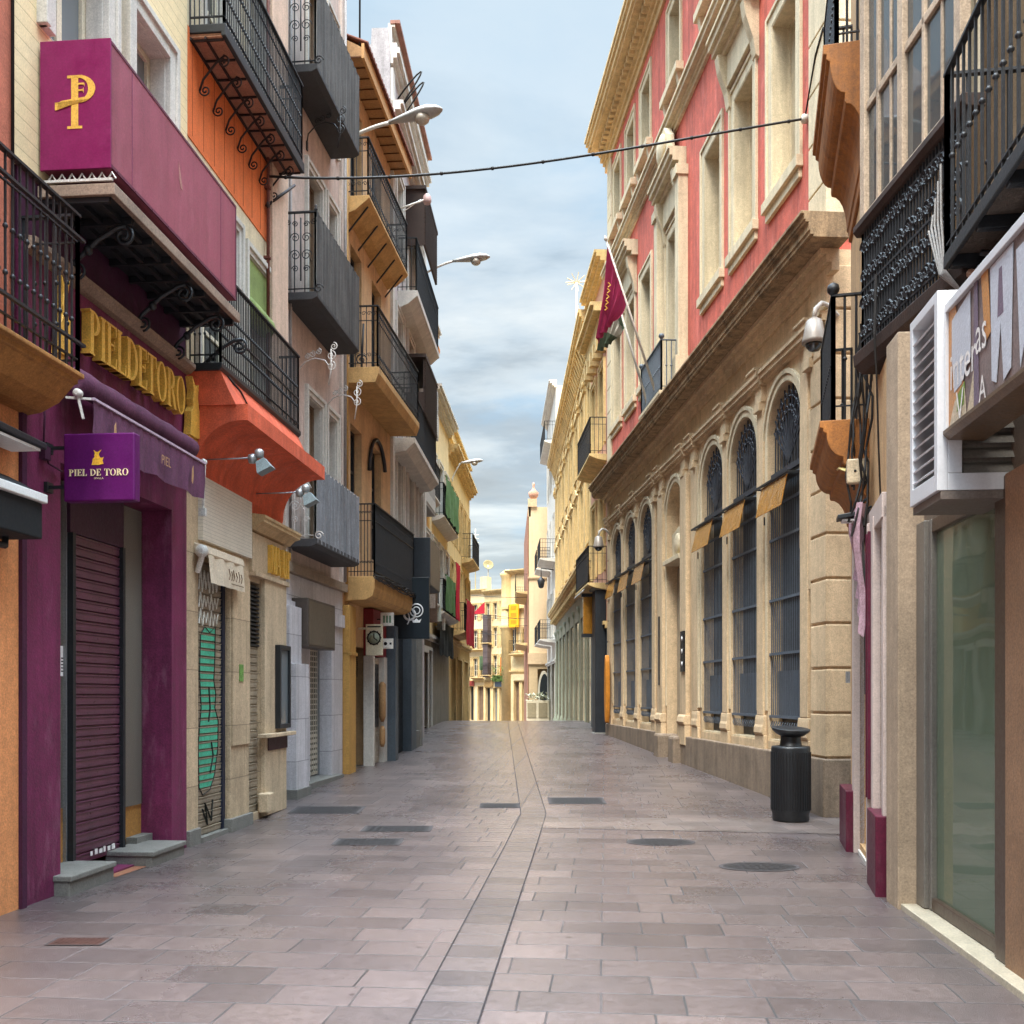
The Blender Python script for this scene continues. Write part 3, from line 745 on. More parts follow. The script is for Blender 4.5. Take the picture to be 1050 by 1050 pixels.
for i in range(3):       # shoes / boxes on the display plinth
    uu = FA.u(135, -.5)+.03+.14*i
    c = root('display_box', ['leaning white card', 'flat dark box', 'dark leather bag'][i]+' on the shop window plinth', 'box', FA.P(uu, -.5, .5))
    m = MB(); m.extrude([FA.P(uu, -.38, .5), FA.P(uu+.1, -.34, .5), FA.P(uu+.1, -.4, .5+.2-.04*i), FA.P(uu, -.43, .5+.22-.04*i)], FA.nv*-.04-ZV*0); m.build('card' if i == 0 else 'carton', paper if i == 0 else dark_steel, c)
# stone steps
for i, (pa, pb, pc, n1, h) in enumerate(((74, 119, 57, .15, .16), (158, 191, 115, .19, .14))):
    ua = FA.u(pa, n1); ub = FA.u(pb, n1)
    c = root('stone_step', ['nearer grey stone step beneath the maroon shutter', 'further grey stone step at the foot of the purple pillar'][i], 'step', FA.P(ua, 0, FA.g(ua)))
    m = MB(); m.box(FA, ua, ub, -.29 if i == 0 else -.28, n1-.02, FA.g(ua)-.05, FA.g(ua)+h-.045); m.build('riser', granite, c, bevel=.006)
    m = MB(); m.box(FA, ua-.015, ub+.015, -.29, n1, FA.g(ua)+h-.045, FA.g(ua)+h); m.build('tread', granite, c, bevel=.008)
m = MB(); m.poly([(p.x, p.y, gz(p.y)+.005) for p in (FA.P(FA.u(119, .1), .1, 0), FA.P(FA.u(158, .19), .12, 0), FA.P(FA.u(158, .19), -.29, 0), FA.P(FA.u(119, .1), -.29, 0))])
o = m.build('doorway_floor', M('red_clay_floor', '#8a5d45', .8, .2, 4), loc=(0, 0, 0), fix=False); o['kind'] = 'structure'

# big mauve box sign on its balcony
n1 = .59; ua = FA.u(38); ub = FA.u(242, n1)
c = root('box_sign', 'long mauve box sign with a gold monogram on its magenta end', 'sign', FA.P(ua, .3, 5.6))
m = MB(); m.box(FA, ua+.01, ub, .04, n1, 5.63, 6.6); m.build('side_panel', mauve_sheet, c, bevel=.006)
m = MB(); m.box(FA, ua-.012, ua+.008, .03, n1+.004, 5.62, 6.61); m.build('end_panel', magenta, c, bevel=.003)
m = MB(); zb = FA.zu(ua, 135); xd = -FA.nv*-1; xd = FA.nv
o = FA.P(ua-.013, .27, zb); s_ = .40
for i, p in enumerate([[(.0, .0), (.3, .0), (.3, .05), (.0, .05)], [(.08, .05), (.22, .05), (.22, 1.), (.08, 1.)], [(0., .95), (.3, .95), (.3, 1.0), (0, 1.0)],
          [(.22+.34*math.cos(math.radians(a)), .74+.26*math.sin(math.radians(a))) for a in range(-90, 91, 12)]+[(.22+.2*math.cos(math.radians(a)), .74+.21*math.sin(math.radians(a))) for a in range(90, -91, -12)],
          [(.22, .85), (.34, .85), (.35, .78), (.32, .82), (.22, .82)], [(.22, .70), (.31, .70), (.33, .66), (.33, .76), (.31, .73), (.22, .73)],
          [(-.2, .47), (.42, .54), (.42, .59), (-.1, .53), (-.17, .50), (-.2, .36), (-.24, .36), (-.24, .5)]]):
    m.extrude([o+FA.nv*(a-.05)*s_+ZV*q*s_*1.02 for a, q in p], -FA.uv*(.002+.0006*i))
m.build('monogram', gold, c)
m = MB()
for x in (.35, 2.25): m.box(FA, ua+x, ua+x+.012, n1, n1+.002, 5.64, 6.59)
m.build('panel_seam', M('seam', '#7c3a55', .6), c)
m = MB(); e0, e1 = ua+.01, ub
for a_, b_, c_, d_ in ((e0, e1, 5.63, 5.655), (e0, e1, 6.575, 6.6), (e1-.025, e1, 5.655, 6.575)): m.box(FA, a_, b_, n1-.01, n1+.004, c_, d_)
for k in range(9):
    for z in (5.642, 6.588): m.lathe(FA.P(ua+.1+(ub-ua-.2)*k/8, n1+.004, z), [(.007, 0), (.006, .003), (0, .004)], 6, FA.nv)
m.build('edge_trim', M('plum_trim', '#5f2a40', .45, .1, 3), c)
m = MB(); o = FA.P(ua+1.25, n1+.001, 6.2)
m.extrude([o+FA.uv*a*.1+ZV*q*.1 for a, q in [(0, 1.2), (.35, .5), (.9, -.9), (.5, -1.0), (.1, -.3)]], FA.nv*.0015); m.build('worn_patch', M('worn_mauve', '#a8756f', .6), c)
m = MB()
for i in range(7): m.tube([FA.P(ua+.02, .08+.08*i, 5.55), FA.P(ua+.02, .11+.08*i, 5.6), FA.P(ua+.02, .14+.08*i, 5.55)], .008, 4)
m.box(FA, ua, ua+.02, .05, .6, 5.53, 5.55); m.build('ornamental_strip', iron_white, c)
# balcony slab that carries it
m = MB(); m.box(FA, ua+.04, ub+.02, -.02, .57, 5.44, 5.49)
pl = m.build('balcony', dark_steel, b)
m = MB(); m.box(FA, ua+.03, ub+.04, .57, .62, 5.42, 5.51); m.box(FA, ua, ua+.04, 0, .62, 5.42, 5.51); m.build('edge', M('dusty_ledge', '#8f7a6a'), pl, bevel=.006)
m = MB()
for k in range(8):
    uu = ua+.05+(ub-ua-.05)*k/7; m.box(FA, uu-.02, uu+.02, 0, .56, 5.38, 5.44)
for q in (.14, .3, .46): m.box(FA, ua+.05, ub, q-.02, q+.02, 5.39, 5.438)
m.build('joist', iron, pl)
for k, (px, big) in enumerate(((66, 0), (135, 0), (172, 0), (199, 1))):
    uu = FA.u(px); m = MB(); zb = 4.98
    m.tube([FA.P(uu, .03, zb), FA.P(uu, .1, zb+.12), FA.P(uu, .28, zb+.28), FA.P(uu, .44, zb+.37), FA.P(uu, .52, zb+.38)], .02, 6)
    m.lathe(FA.P(uu, .2, zb+.2), [(.015, -.04), (.038, -.015), (.038, .015), (.015, .04)], 8)
    m.scroll(FA.P(uu, .5, zb+.30), ZV, FA.nv, .085, .014, 1.7)
    m.scroll(FA.P(uu, .11, zb+.04), -ZV, FA.nv, .07, .012, 1.6); m.build('bracket', iron, pl)

# gilded letters and bulls
c = root('shop_lettering', 'raised gilded capitals PIEL DE TORO on the purple wall', 'lettering', FA.P(1, .05, 4.5))
m = MB(); u0 = FA.u(80); u1 = FA.u(181)
tot = serif(MB(), 'PIELDETORO', (0, 0, 0), XV, ZV, 1, .01, 1., .02)
m2 = MB(); serif(m2, 'PIELDETORO', FA.P(u0, .02, 4.43), FA.uv, ZV, .37, .08, (u1-u0)/tot/.37, .02); m2.build('letter', gold, c)
for i, (pa, pb) in enumerate(((49, 62), (185, 199))):
    ua_, ub_ = FA.u(pa), FA.u(pb); w_ = ub_-ua_
    c = root('bull_emblem', ['raised gilded bull before the first gilded capital, behind the iron railing', 'raised gilded bull after the last gilded capital'][i], 'emblem', FA.P(ua_, .05, 4.4), 'gilded bulls beside the lettering')
    m = MB(); m.extrude([FA.P(ua_+x*w_, .02, 4.28+z*.62) for x, z in BULL], FA.nv*.08); m.build('bull', gold, c, bevel=.004)
    m = MB(); m.box(FA, ua_+.03, ua_+w_-.03, .015, .08, 4.24, 4.277); m.build('base', gold, c)

# purple awning
n2 = .3; ua = FA.u(75, .15); ub = FA.u(200, .15)-.12
c = root('awning', 'rolled purple awning with a hanging valance above the shop opening', 'awning', FA.P(1, .2, 4))
m = MB(); m.lathe(FA.P(ua, .15, 4.1), [(.08, 0), (.1, .01)]+[(.1+.006*math.sin(i*2.3), (ub-ua)*i/12) for i in range(1, 12)]+[(.1, ub-ua-.01), (.08, ub-ua)], 14, FA.uv); m.build('roll', purple_cloth, c)
m = MB(); m.box(FA, ua+.02, ub, .29, .318, 3.935, 3.955); m.build('front_bar', M('dusty_lilac_bar', '#b9a3b3', .6), c)
m = MB(); K = 46
def val(i, j):
    x = ua+.02+(ub-ua-.02)*i/K; q = .305+.01*math.sin(i*.9)*j/6+.005*math.sin(i*2.3+j); z = 3.93-(.36-.012*math.cos(i*math.pi*2/ (K/4.)))*j/6
    return FA.P(x, q, z)
for i in range(K):
    for j in range(6): m.poly([val(i, j), val(i+1, j), val(i+1, j+1), val(i, j+1)], True)
v_ = m.build('valance', purple_cloth, c, fix=False)
m = MB(); m.extrude([FA.P(ua+.3+.09*x, .337, 3.66+.18*z) for x, z in [(0, .1), (.3, .0), (.5, .45), (.4, 1), (.1, .8)]], FA.nv*.002)
m.extrude([FA.P(ub-.42+.1*x, .337, 3.66+.18*z) for x, z in [(0, .1), (.3, .0), (.5, .45), (.4, 1), (.1, .8)]], FA.nv*.002)
m.build('emblem', M('faded_gold_print', '#b48a63', .7), v_, split=True); m = MB(); m.text('PIEL', FA.P(ua+1.2, .338, 3.7), FA.uv, ZV, .12, .002); m.build('lettering', M('faded_gold_print', '#b48a63', .7), v_)
m = MB(); m.lathe(FA.P(ua-.05, .2, 3.98), [(.015, 0), (.035, .01), (.035, .05), (.015, .06)], 12, FA.uv); m.bar(FA.P(ua-.02, .2, 3.96), FA.P(ua-.01, .24, 3.78), .018); m.bar(FA.P(ua-.02, .1, 3.95), FA.P(ua+.05, .3, 3.95), .018)
m.build('arm', rod_white, c)
m = MB(); m.lathe(FA.P(ub+.0, .28, 3.97), [(.015, 0), (.03, .01), (.03, .05), (.015, .06)], 12, FA.uv); m.bar(FA.P(ub+.03, .29, 3.95), FA.P(ub+.03, .27, 3.5), .02); m.box(FA, ub+.01, ub+.06, .23, .3, 3.42, 3.5); m.build('winder', rod_white, c)

# hanging box sign
us = FA.u(44); na, nb = FA.n(65, us), FA.n(138, us); za, zb = FA.zu(us, 513, nb), FA.zu(us, 443, nb)
c = root('hanging_sign', 'square violet projecting sign with a gold bull over PIEL DE TORO', 'sign', FA.P(us, na, za))
m = MB(); m.box(FA, us, us+.1, na, nb, za, zb); m.build('box', violet, c, bevel=.012)
m = MB(); m.extrude([FA.P(us-.001, na+(nb-na)*(.39+.18*x), za+(zb-za)*(.53+.22*z)) for x, z in BULL], -FA.uv*.003)
m.build('bull', M('warm_yellow_print', '#f0b53c', .5), c)
m = MB(); tot = serif(MB(), 'PIEL DE TORO', (0, 0, 0), XV, ZV, 1, .1)
hh = .052; w_ = (nb-na)*.84
serif(m, 'PIEL DE TORO', FA.P(us-.001, na+(nb-na)*.08, za+(zb-za)*.37), FA.nv, ZV, hh, .003, w_/tot/hh)
m.text('SEVILLA', FA.P(us-.001, na+(nb-na)*.5, za+(zb-za)*.32), FA.nv, ZV, .022, .002, align='CENTER'); m.build('lettering', M('pale_gold_print', '#f3dfb0', .5), c)
m = MB()
for z in (za+.12, zb-.1): m.box(FA, us+.03, us+.06, 0, na, z-.012, z+.012); m.box(FA, us+.01, us+.1, 0, .03, z-.04, z+.04)
m.build('bracket', dark_steel, c)
m = MB(); m.box(FA, FA.u(40), FA.u(46), 0, .05, 3.42, 3.52); m.tube([FA.P(FA.u(42), .02, 3.5), FA.P(FA.u(42), .03, 3.75), FA.P(FA.u(40), .02, 4.0)], .008); m.tube([FA.P(FA.u(44), .02, 3.5), FA.P(FA.u(46), .03, 3.4), FA.P(FA.u(60), .03, 3.38)], .008)
o = m.build('junction_box', purple_dk, loc=FA.P(FA.u(43), 0, 3.4)); tag(o, 'small purple junction box with a cable on the near purple pillar', 'junction box')

# ---------------------------------------------------------------- coral house
L = FB.L
b = root('coral_house', 'coral and cream house with two iron balconies over a limestone shop front', 'house', FB.P(1.6, 0, 0))
p1 = (FB.u(203), FB.u(232)); p2 = (FB.u(252), FB.u(267))
zs = 3.75
wall(b, FB, 0, L, -.2, zs, limestone, [(p1[0], p1[1], .05, 3.05), (p2[0], p2[1], .12, 3.0)], bd=.36)
wall(b, FB, 0, L, zs, 5.0, coral, name='coral_wall', bd=.3, n=-.004)
ow = (.35, 1.5, 5.06, 7.1); ow2 = (1.85, 2.6, 5.35, 7.0)
wall(b, FB, 0, L, 5.0, 7.45, cream, [ow, ow2], name='cream_wall', bd=.3)
ow3 = (.5, 1.3, 8.66, 11.0); ow4 = (1.9, 2.6, 8.66, 11.0)
wall(b, FB, 0, L, 7.45, 8.6, deep_orange, name='orange_wall', bd=.3, n=.01)
wall(b, FB, 0, L, 8.6, 15, cream, [ow3, ow4], name='top_wall', bd=.3)
for q in (ow, ow2, ow3, ow4): window(b, FB, *q, cream_paint, glass_dark, n=-.18, cols=2, rows=3, sur=white_trim, sw=.1, sp=.03)
m = MB()
for q in range(9): m.box(FB, .12+.31*q, .128+.31*q, .01, .013, 7.5, 8.6)
m.build('panel_joint', M('orange_joint', '#9b4a26', .8), b)
m = MB(); m.box(FB, FB.u(274), L+.01, -.02, .07, 5.0, 15); m.build('pilaster', M('pale_pink_render', '#d8b8a0', .85, .12, 1.2, .1, streak=.2), b)
m = MB(); m.tube([FB.P(FB.u(271), .05, 5.1), FB.P(FB.u(271), .05, 9), FB.P(FB.u(271), .05, 14)], .022)
for z in (5.8, 6.4, 7.2, 8.1): m.box(FB, FB.u(271)-.035, FB.u(271)+.035, 0, .08, z, z+.03)
m.build('downpipe', M('rusty_pipe', '#6b3b30', .7, .25, 5), b)
# green rolled blind in the middle window
m = MB(); m.lathe(FB.P(1.8, -.02, 6.35), [(.1, 0), (.13, .02), (.135, .3), (.13, .8), (.1, .82)], 12, FB.uv); m.box(FB, 1.82, 2.6, -.05, .0, 6.3, 6.98)
o = m.build('rolled_blind', M('green_slat_blind', '#8a9a5b', .8, .2, 3, .1, lines=(.03, .15)), loc=FB.P(2.2, 0, 6.3)); tag(o, 'green slatted roll-up blind hanging half open in the cream wall window', 'blind')
# balcony 1: coral cove + slab
u1 = FB.u(305, .31); u2 = FB.u(333, .62)
cove = [(0, 3.72)]+[(.05+.5*(1-math.cos(math.radians(a))), 3.95+.53*math.sin(math.radians(a))) for a in range(0, 91, 5)]+[(.62, 4.48), (.62, 4.65), (0, 4.65)]
m = MB(); m.profile(FB, cove, .1, u2); cv = m.build('cove', coral, b)
m = MB(); m.profile(FB, [(0, 4.64), (.5, 4.64), (.42, 4.8), (.33, 5.0), (0, 5.0)], .08, u2-.25); m.build('sloping_face', coral, cv)
bl = balcony(b, FB, .05, u1, .36, [(0, 5.0), (.33, 5.0), (.36, 5.03), (.36, 5.08), (0, 5.08)], .98, dark_steel, iron, step=.055, bar=.011, knob=2, frieze=.0)
m = MB(); m.bar(FB.P(.08, .335, 5.5), FB.P(u1-.03, .335, 5.5), .02); m.build('mid_rail', iron, bl)
m = MB(); m.tube([FB.P(.14, .14, 4.98), FB.P(.12, .16, 4.72), FB.P(.3, .2, 4.69), FB.P(.75, .46, 4.70), FB.P(.5, .40, 4.9), FB.P(.2, .3, 5.05)], .012); m.build('cable', rubber, b)
# balcony 2 with brick soffit
u1 = FB.u(310, .37); z0 = 8.5
bl = balcony(b, FB, .05, u1, .40, [(.35, z0), (.40, z0), (.40, z0+.13), (0, z0+.13), (0, z0+.04), (.35, z0+.04)], 1.02, dark_steel, iron, step=.055, bar=.012, knob=2, frieze=.16)
m = MB(); m.box(FB, .07, u1-.02, 0, .35, z0+.005, z0+.036); m.build('brick_soffit', M('brick_soffit_coursed', '#b58468', .9, .2, 3, .2, brick=(.24, .06, .012, .55), U=FB.U), bl)
# the soffit bricks are laid on the underside, so coursing is modelled as shallow ribs
m = MB()
for k in range(34): m.box(FB, .08, u1-.03, .005+.0102*k, .012+.0102*k, z0-.002, z0+.004)
m.build('brick_course', brick_soffit, bl)
m = MB()
m.box(FB, .05, u1, .0, .03, z0-.03, z0+.0); m.box(FB, .05, u1, .17, .19, z0-.03, z0-.003)
for k in range(9):
    uu = .1+(u1-.15)*k/8; m.box(FB, uu-.008, uu+.008, .0, .36, z0-.025, z0-.004)
m.build('joist', iron_brown, bl)
for k in range(7):
    uu = .3+(u1-.6)*k/6; m = MB()
    m.tube([FB.P(uu, .02, z0-.42), FB.P(uu, .06, z0-.3), FB.P(uu, .2, z0-.13), FB.P(uu, .3, z0-.05)], .012, 5)
    m.scroll(FB.P(uu, .28, z0-.12), ZV, FB.nv, .07, .009, 1.5); m.scroll(FB.P(uu, .08, z0-.42), -FB.nv, -ZV, .06, .009, 1.5)
    m.build('bracket', iron_brown, bl)
# shop front parts
n = -.04
sh = shutter(b, FB, p1[0]+.02, p1[1]-.1, .06, 3.04, n, shutter_beige, pitch=.085, guide=None)
GR = [(.08, .05), (.22, .0), (.5, .02), (.68, .1), (.82, .25), (.84, .42), (.7, .5), (.74, .58), (.66, .66), (.7, .8), (.72, .98), (.5, .94), (.3, .97), (.14, .92), (.1, .7), (.16, .5), (.05, .3)]
m = MB(); kk = int((3.04-.06)/.085); ph = (3.04-.06)/kk; U0 = p1[0]+.02; Wd = p1[1]-p1[0]-.1; R2 = random.Random(6)
for i in range(kk):            # the paint sits slat by slat, the grooves stay bare
    za_, zb_ = .06+i*ph+ph*.1, .06+i*ph+ph*.72
    def span(z):
        q = (z-.5)/1.9; xs = []
        for (xa, ya), (xb, yb) in zip(GR, GR[1:]+GR[:1]):
            if (ya <= q) != (yb <= q): xs.append(xa+(xb-xa)*(q-ya)/(yb-ya))
        return (min(xs), max(xs)) if len(xs) > 1 else None
    s0, s1 = span(za_), span(zb_)
    if s0 and s1:
        j = R2.uniform(-.02, .02)
        m.poly([FB.P(U0+Wd*(s0[0]+j), n+.0165, za_), FB.P(U0+Wd*(s0[1]+j), n+.0165, za_), FB.P(U0+Wd*(s1[1]+j), n+.0165, zb_), FB.P(U0+Wd*(s1[0]+j), n+.0165, zb_)])
m.build('graffiti', M('mint_spray_paint', '#4fb692', .6, .2, 5, .05, streak=.2, dirt=.25), sh, fix=False)
m = MB(); U0 = p1[0]+.02; Wd = p1[1]-p1[0]-.1
out = [(.08, .05), (.22, .0), (.5, .02), (.68, .1), (.82, .25), (.84, .42), (.7, .5), (.74, .58), (.66, .66), (.7, .8), (.72, .98), (.5, .94), (.3, .97), (.14, .92), (.1, .7), (.16, .5), (.05, .3), (.08, .05)]
m.tube([FB.P(U0+Wd*x, n+.019, .5+1.9*z) for x, z in out], .007, 4)
for q in ([(.45, .62), (.5, .5), (.44, .42)], [(.55, .3), (.62, .22), (.5, .12)], [(.2, -.08), (.4, -.18), (.3, -.05), (.55, -.16), (.6, -.04)]): m.tube([FB.P(U0+Wd*x, n+.022, .5+1.9*z) for x, z in q], .01, 4)
m.build('graffiti_outline', M('black_spray_paint', '#20231f', .6), sh)
m = MB()
for row, z in enumerate((2.44, 2.62, 2.85)):
    pts = []
    for i in range(12): pts.append(FB.P(U0+Wd*(.06+.07*i), n+.022, z+(.11 if row == 2 else .07)*(1 if i % 2 else -1)+.02*math.sin(i*2)))
    m.tube(pts, .009, 4)
m.build('graffiti_scrawl', M('white_spray_paint', '#e6e3d8', .6), sh)
m = MB(); m.box(FB, p1[1]-.1, p1[1]-.02, n-.05, n+.035, .05, 3.05); m.build('guide_post', M('blue_black_post', '#1e2334', .45), b)
shutter(b, FB, p2[0]+.01, p2[1]-.01, .12, 2.2, -.05, shutter_beige, pitch=.1)
m = MB(); m.box(FB, p2[0]-.02, p2[1]+.05, -.1, -.06, 2.18, 2.98)
for k in range(15): m.profile(FB, [(-.06, 2.2+.052*k), (-.012, 2.205+.052*k), (-.012, 2.225+.052*k), (-.06, 2.235+.052*k)], p2[0]-.0, p2[1]+.03)
m.build('vent_louvre', dark_steel, b)
m = MB(); m.box(FB, p1[1], p2[0]-.02, .0, .05, .15, 3.1); m.box(FB, p1[1]+.02, p2[0]-.05, .05, .075, 1.0, 3.0); m.build('pier', limestone, b, bevel=.008)
m = MB(); m.box(FB, p1[1]-.05, p2[0]+.02, -.05, .09, FB.g(1.4)-.05, FB.g(1.4)+.15); m.box(FB, 0, p1[0], -.05, .04, -.05, .17); m.build('base_block', granite, b, bevel=.008, split=True)
m = MB(); m.box(FB, p1[0], p1[1], -.3, .05, -.05, FB.g(.8)+.05); m.build('threshold', granite, b)
m = MB(); m.box(FB, p2[1]+.0, L-.02, 0, .06, .05, 3.1); m.build('end_pier', limestone_plain, b, bevel=.008)
m = MB(); m.box(FB, p2[1]-.18, L+.1, .02, .16, 1.05, 1.10); m.build('counter_ledge', limestone_plain, b, bevel=.008)
m = MB(); m.box(FB, p2[1]+.1, L-.03, .06, .075, .88, 1.05); m.build('dark_band', M('dull_maroon', '#3d2426', .6), b)
m = MB(); m.box(FB, p2[1]-.1, p2[1]+.12, -.0, .14, .1, .35); m.build('corner_stone', limestone_plain, b, bevel=.02)
m = MB(); m.box(FB, FB.u(203), FB.u(254), .0, .055, FB.zu(1.2, 567)+.02, 3.95); o = m.build('slatted_blind_box', M('cream_slat_panel', '#d6cdbc', .6, .06, 2, .04, lines=(.04, .2)), b)
zc = FB.zu(FB.u(275), 520)
m = MB(); m.profile(FB, [(0, 3.62), (.06, 3.63), (.13, 3.70), (.2, 3.72), (.2, 3.76), (.22, 3.77), (.22, 3.80), (0, 3.83)], FB.u(254), L+.14); m.build('shop_cornice', M('cornice_stone', '#c9ad83', .75, .14, 2, .1, streak=.25), b)
m = MB(); m.box(FB, FB.u(255), L-.0, .0, .05, 3.12, 3.6); m.box(FB, FB.u(255), L+.02, .0, .09, 3.06, 3.12); m.build('sign_board', limestone_plain, b, bevel=.006)
c = root('shop_lettering', 'gilded capitals on the limestone board beneath the stone cornice', 'lettering', FB.P(2.5, .06, 3.3))
m = MB(); tot = serif(MB(), 'MANUT', (0, 0, 0), XV, ZV, 1, .01); u0, u1 = FB.u(270), FB.u(297)
serif(m, 'MANUT', FB.P(u0, .052, 3.16), FB.uv, ZV, .36, .06, (min(u1, L)-u0)/tot/.36); m.build('letter', gold, c)
# display case
ua = FB.u(282, .06)
c = root('display_case', 'narrow black framed menu case on the limestone pier', 'display case', FB.P(ua, .1, 1.6))
m = MB()
for a, q, z0_, z1_ in ((ua, ua+.05, 1.15, 2.25), (L-.1, L-.05, 1.15, 2.25), (ua+.05, L-.1, 1.15, 1.21), (ua+.05, L-.1, 2.19, 2.25)): m.box(FB, a, q, .061, .13, z0_, z1_)
m.build('frame', dark_steel, c, bevel=.004)
m = MB(); m.box(FB, ua+.05, L-.1, .062, .1, 1.21, 2.19); m.build('pane', glass_sky, c)
m = MB(); z = FB.zu(FB.u(247, .075), 690, .075); uu = FB.u(247, .075); m.box(FB, uu-.06, uu+.07, .076, .084, z-.1, z+.1); m.box(FB, uu-.04, uu+.02, .0845, .086, z-.05, z+.06)
o = m.build('plaque', M('green_plaque', '#6f9a4d', .5, .3, 20), loc=FB.P(uu, .08, z)); tag(o, 'small green plaque on the limestone pier between the two shutters', 'plaque')
# small cream awning
u0, u1 = FB.u(208, .1), FB.u(246, .1)
c = root('awning', 'small cream folded awning above the graffiti shutter', 'awning', FB.P(u0, .1, 3))
m = MB(); m.profile(FB, [(.0, 3.22), (.14, 3.18), (.16, 3.1), (.15, 3.08), (.0, 3.1)], u0, u1); m.build('cassette', M('cream_cloth', '#d6c6ae', .8, .1, 3), c, bevel=.01)
m = MB(); K = 20
def vv(i, j): return FB.P(u0+(u1-u0)*(.02+.96*i/K)+.03*(j/4.)*(1-i/K), .15+.012*math.sin(i*1.1)+.02*j/4, 3.09-.3*j/4)
for i in range(K):
    for j in range(4): m.poly([vv(i, j), vv(i+1, j), vv(i+1, j+1), vv(i, j+1)], True)
v_ = m.build('valance', M('cream_cloth', '#d6c6ae'), c, fix=False)
m = MB()
for k, x in enumerate((.5, .57, .62, .7, .77, .84)): m.tube([FB.P(u0+(u1-u0)*x, .178, 3.0-.02*(k % 2)), FB.P(u0+(u1-u0)*(x+.03), .18, 2.93), FB.P(u0+(u1-u0)*x, .182, 2.88)], .006, 4)
m.box(FB, u0+(u1-u0)*.55, u0+(u1-u0)*.9, .184, .187, 2.835, 2.845); m.build('print', M('brown_print', '#7a6149', .7), v_)
m = MB(); m.lathe(FB.P(u0-.06, .1, 3.12), [(.02, 0), (.07, .01), (.07, .05), (.02, .06)], 10, FB.uv); m.bar(FB.P(u0-.04, .12, 3.1), FB.P(u0+.02, .03, 2.9), .04); m.build('arm', rod_white, c)
# floodlights on rods
for k, (px, py, pw, lab) in enumerate(((264, 471, 200, 'nearer grey floodlight on a thin rod beneath the coral cove'), (312, 506, 254, 'further grey floodlight on a thin rod below the coral cove, over the stone cornice'))):
    uu = FB.u(pw)+.12; zz_ = FB.zu(uu, py, .3); nn = FB.n(px, uu)
    c = root('floodlight', lab, 'floodlight', FB.P(uu, nn, zz_), 'floodlights under the coral cove')
    m = MB(); m.tube([FB.P(uu, 0, zz_), FB.P(uu, nn-.08, zz_+.01)], .008); m.box(FB, uu-.03, uu+.03, 0, .03, zz_-.05, zz_+.05); m.build('rod', steel, c)
    m = MB(); m.lathe(FB.P(uu, nn-.1, zz_), [(.02, 0), (.05, .01), (.055, .06), (.03, .09)], 12, FB.nv); m.lathe(FB.P(uu, nn+.02, zz_+.01), [(.035, 0), (.05, .02), (.05, .07), (.03, .09)], 12, ZV); m.build('housing', steel, c)
    m = MB(); d = (FB.nv*.5-ZV).normalized(); e_ = FB.uv; f_ = d.cross(e_); cc = FB.P(uu, nn+.04, zz_-.02)
    m.hexa([cc+e_*a*s1+f_*bq*s1+d*dd for dd, s1 in ((0, .05), (.13, .085)) for a, bq in ((-1, -1), (1, -1), (1, 1), (-1, 1))]); m.build('reflector', M('floodlight_grey', '#6f7c80', .4), c)
# ---------------------------------------------------------------- grey pink house with sheeted balconies
L = FC.L
b = root('grey_pink_house', 'grey pink house with three balconies screened by dark sheets', 'house', FC.P(2, 0, 0))
cu = [(FC.u(312), FC.u(327)), (FC.u(334), FC.u(344))]
ops = []
for z0, z1 in ((3.92, 6.35), (7.62, 9.95), (10.95, 13.2)):
    for a, c in ((FC.u(315), FC.u(329)), (FC.u(335.5), FC.u(344))): ops.append((a, c, z0, z1))
gr = (FC.u(318), FC.u(340), .2, 2.65)
wall(b, FC, 0, L, -.2, 3.5, white_tile, [gr], bd=.45)
wall(b, FC, 0, L, 3.5, 14.6, pinkgrey, ops, name='upper_wall', bd=.3)
for o in ops:
    a, c, z0, z1 = o
    window(b, FC, a, c, z0, z1, brown_wood, M('brown_slat_panel', '#7a6650', .7, .2, 4, .1, lines=(.05, .15)), n=-.12, cols=2, rows=2, sur=white_trim, sw=.11, sp=.035)
m = MB(); m.box(FC, FC.u(348), L, -.02, .05, 3.5, 14.6); m.box(FC, FC.u(290), FC.u(297), -.02, .04, 3.5, 14.6); m.build('pilaster', M('pale_pilaster', '#d6c6ba', .85, .12, 1.2, .1, streak=.25), b, split=True)
m = MB(); m.tube([FC.P(FC.u(350), .07, 3.6), FC.P(FC.u(350), .07, 14)], .03); m.tube([FC.P(FC.u(294), .06, 3.7), FC.P(FC.u(294), .06, 12)], .018)
m.build('downpipe', M('grey_pipe', '#8f8783', .6), b, split=True)
m = MB(); m.tube([FC.P(FC.u(352), .3, 13.2), FC.P(FC.u(352), .32, 20)], .018, 5); m.build('roof_mast', dark_steel, b)
un, uf = 1.2, FC.u(368.5, .5)
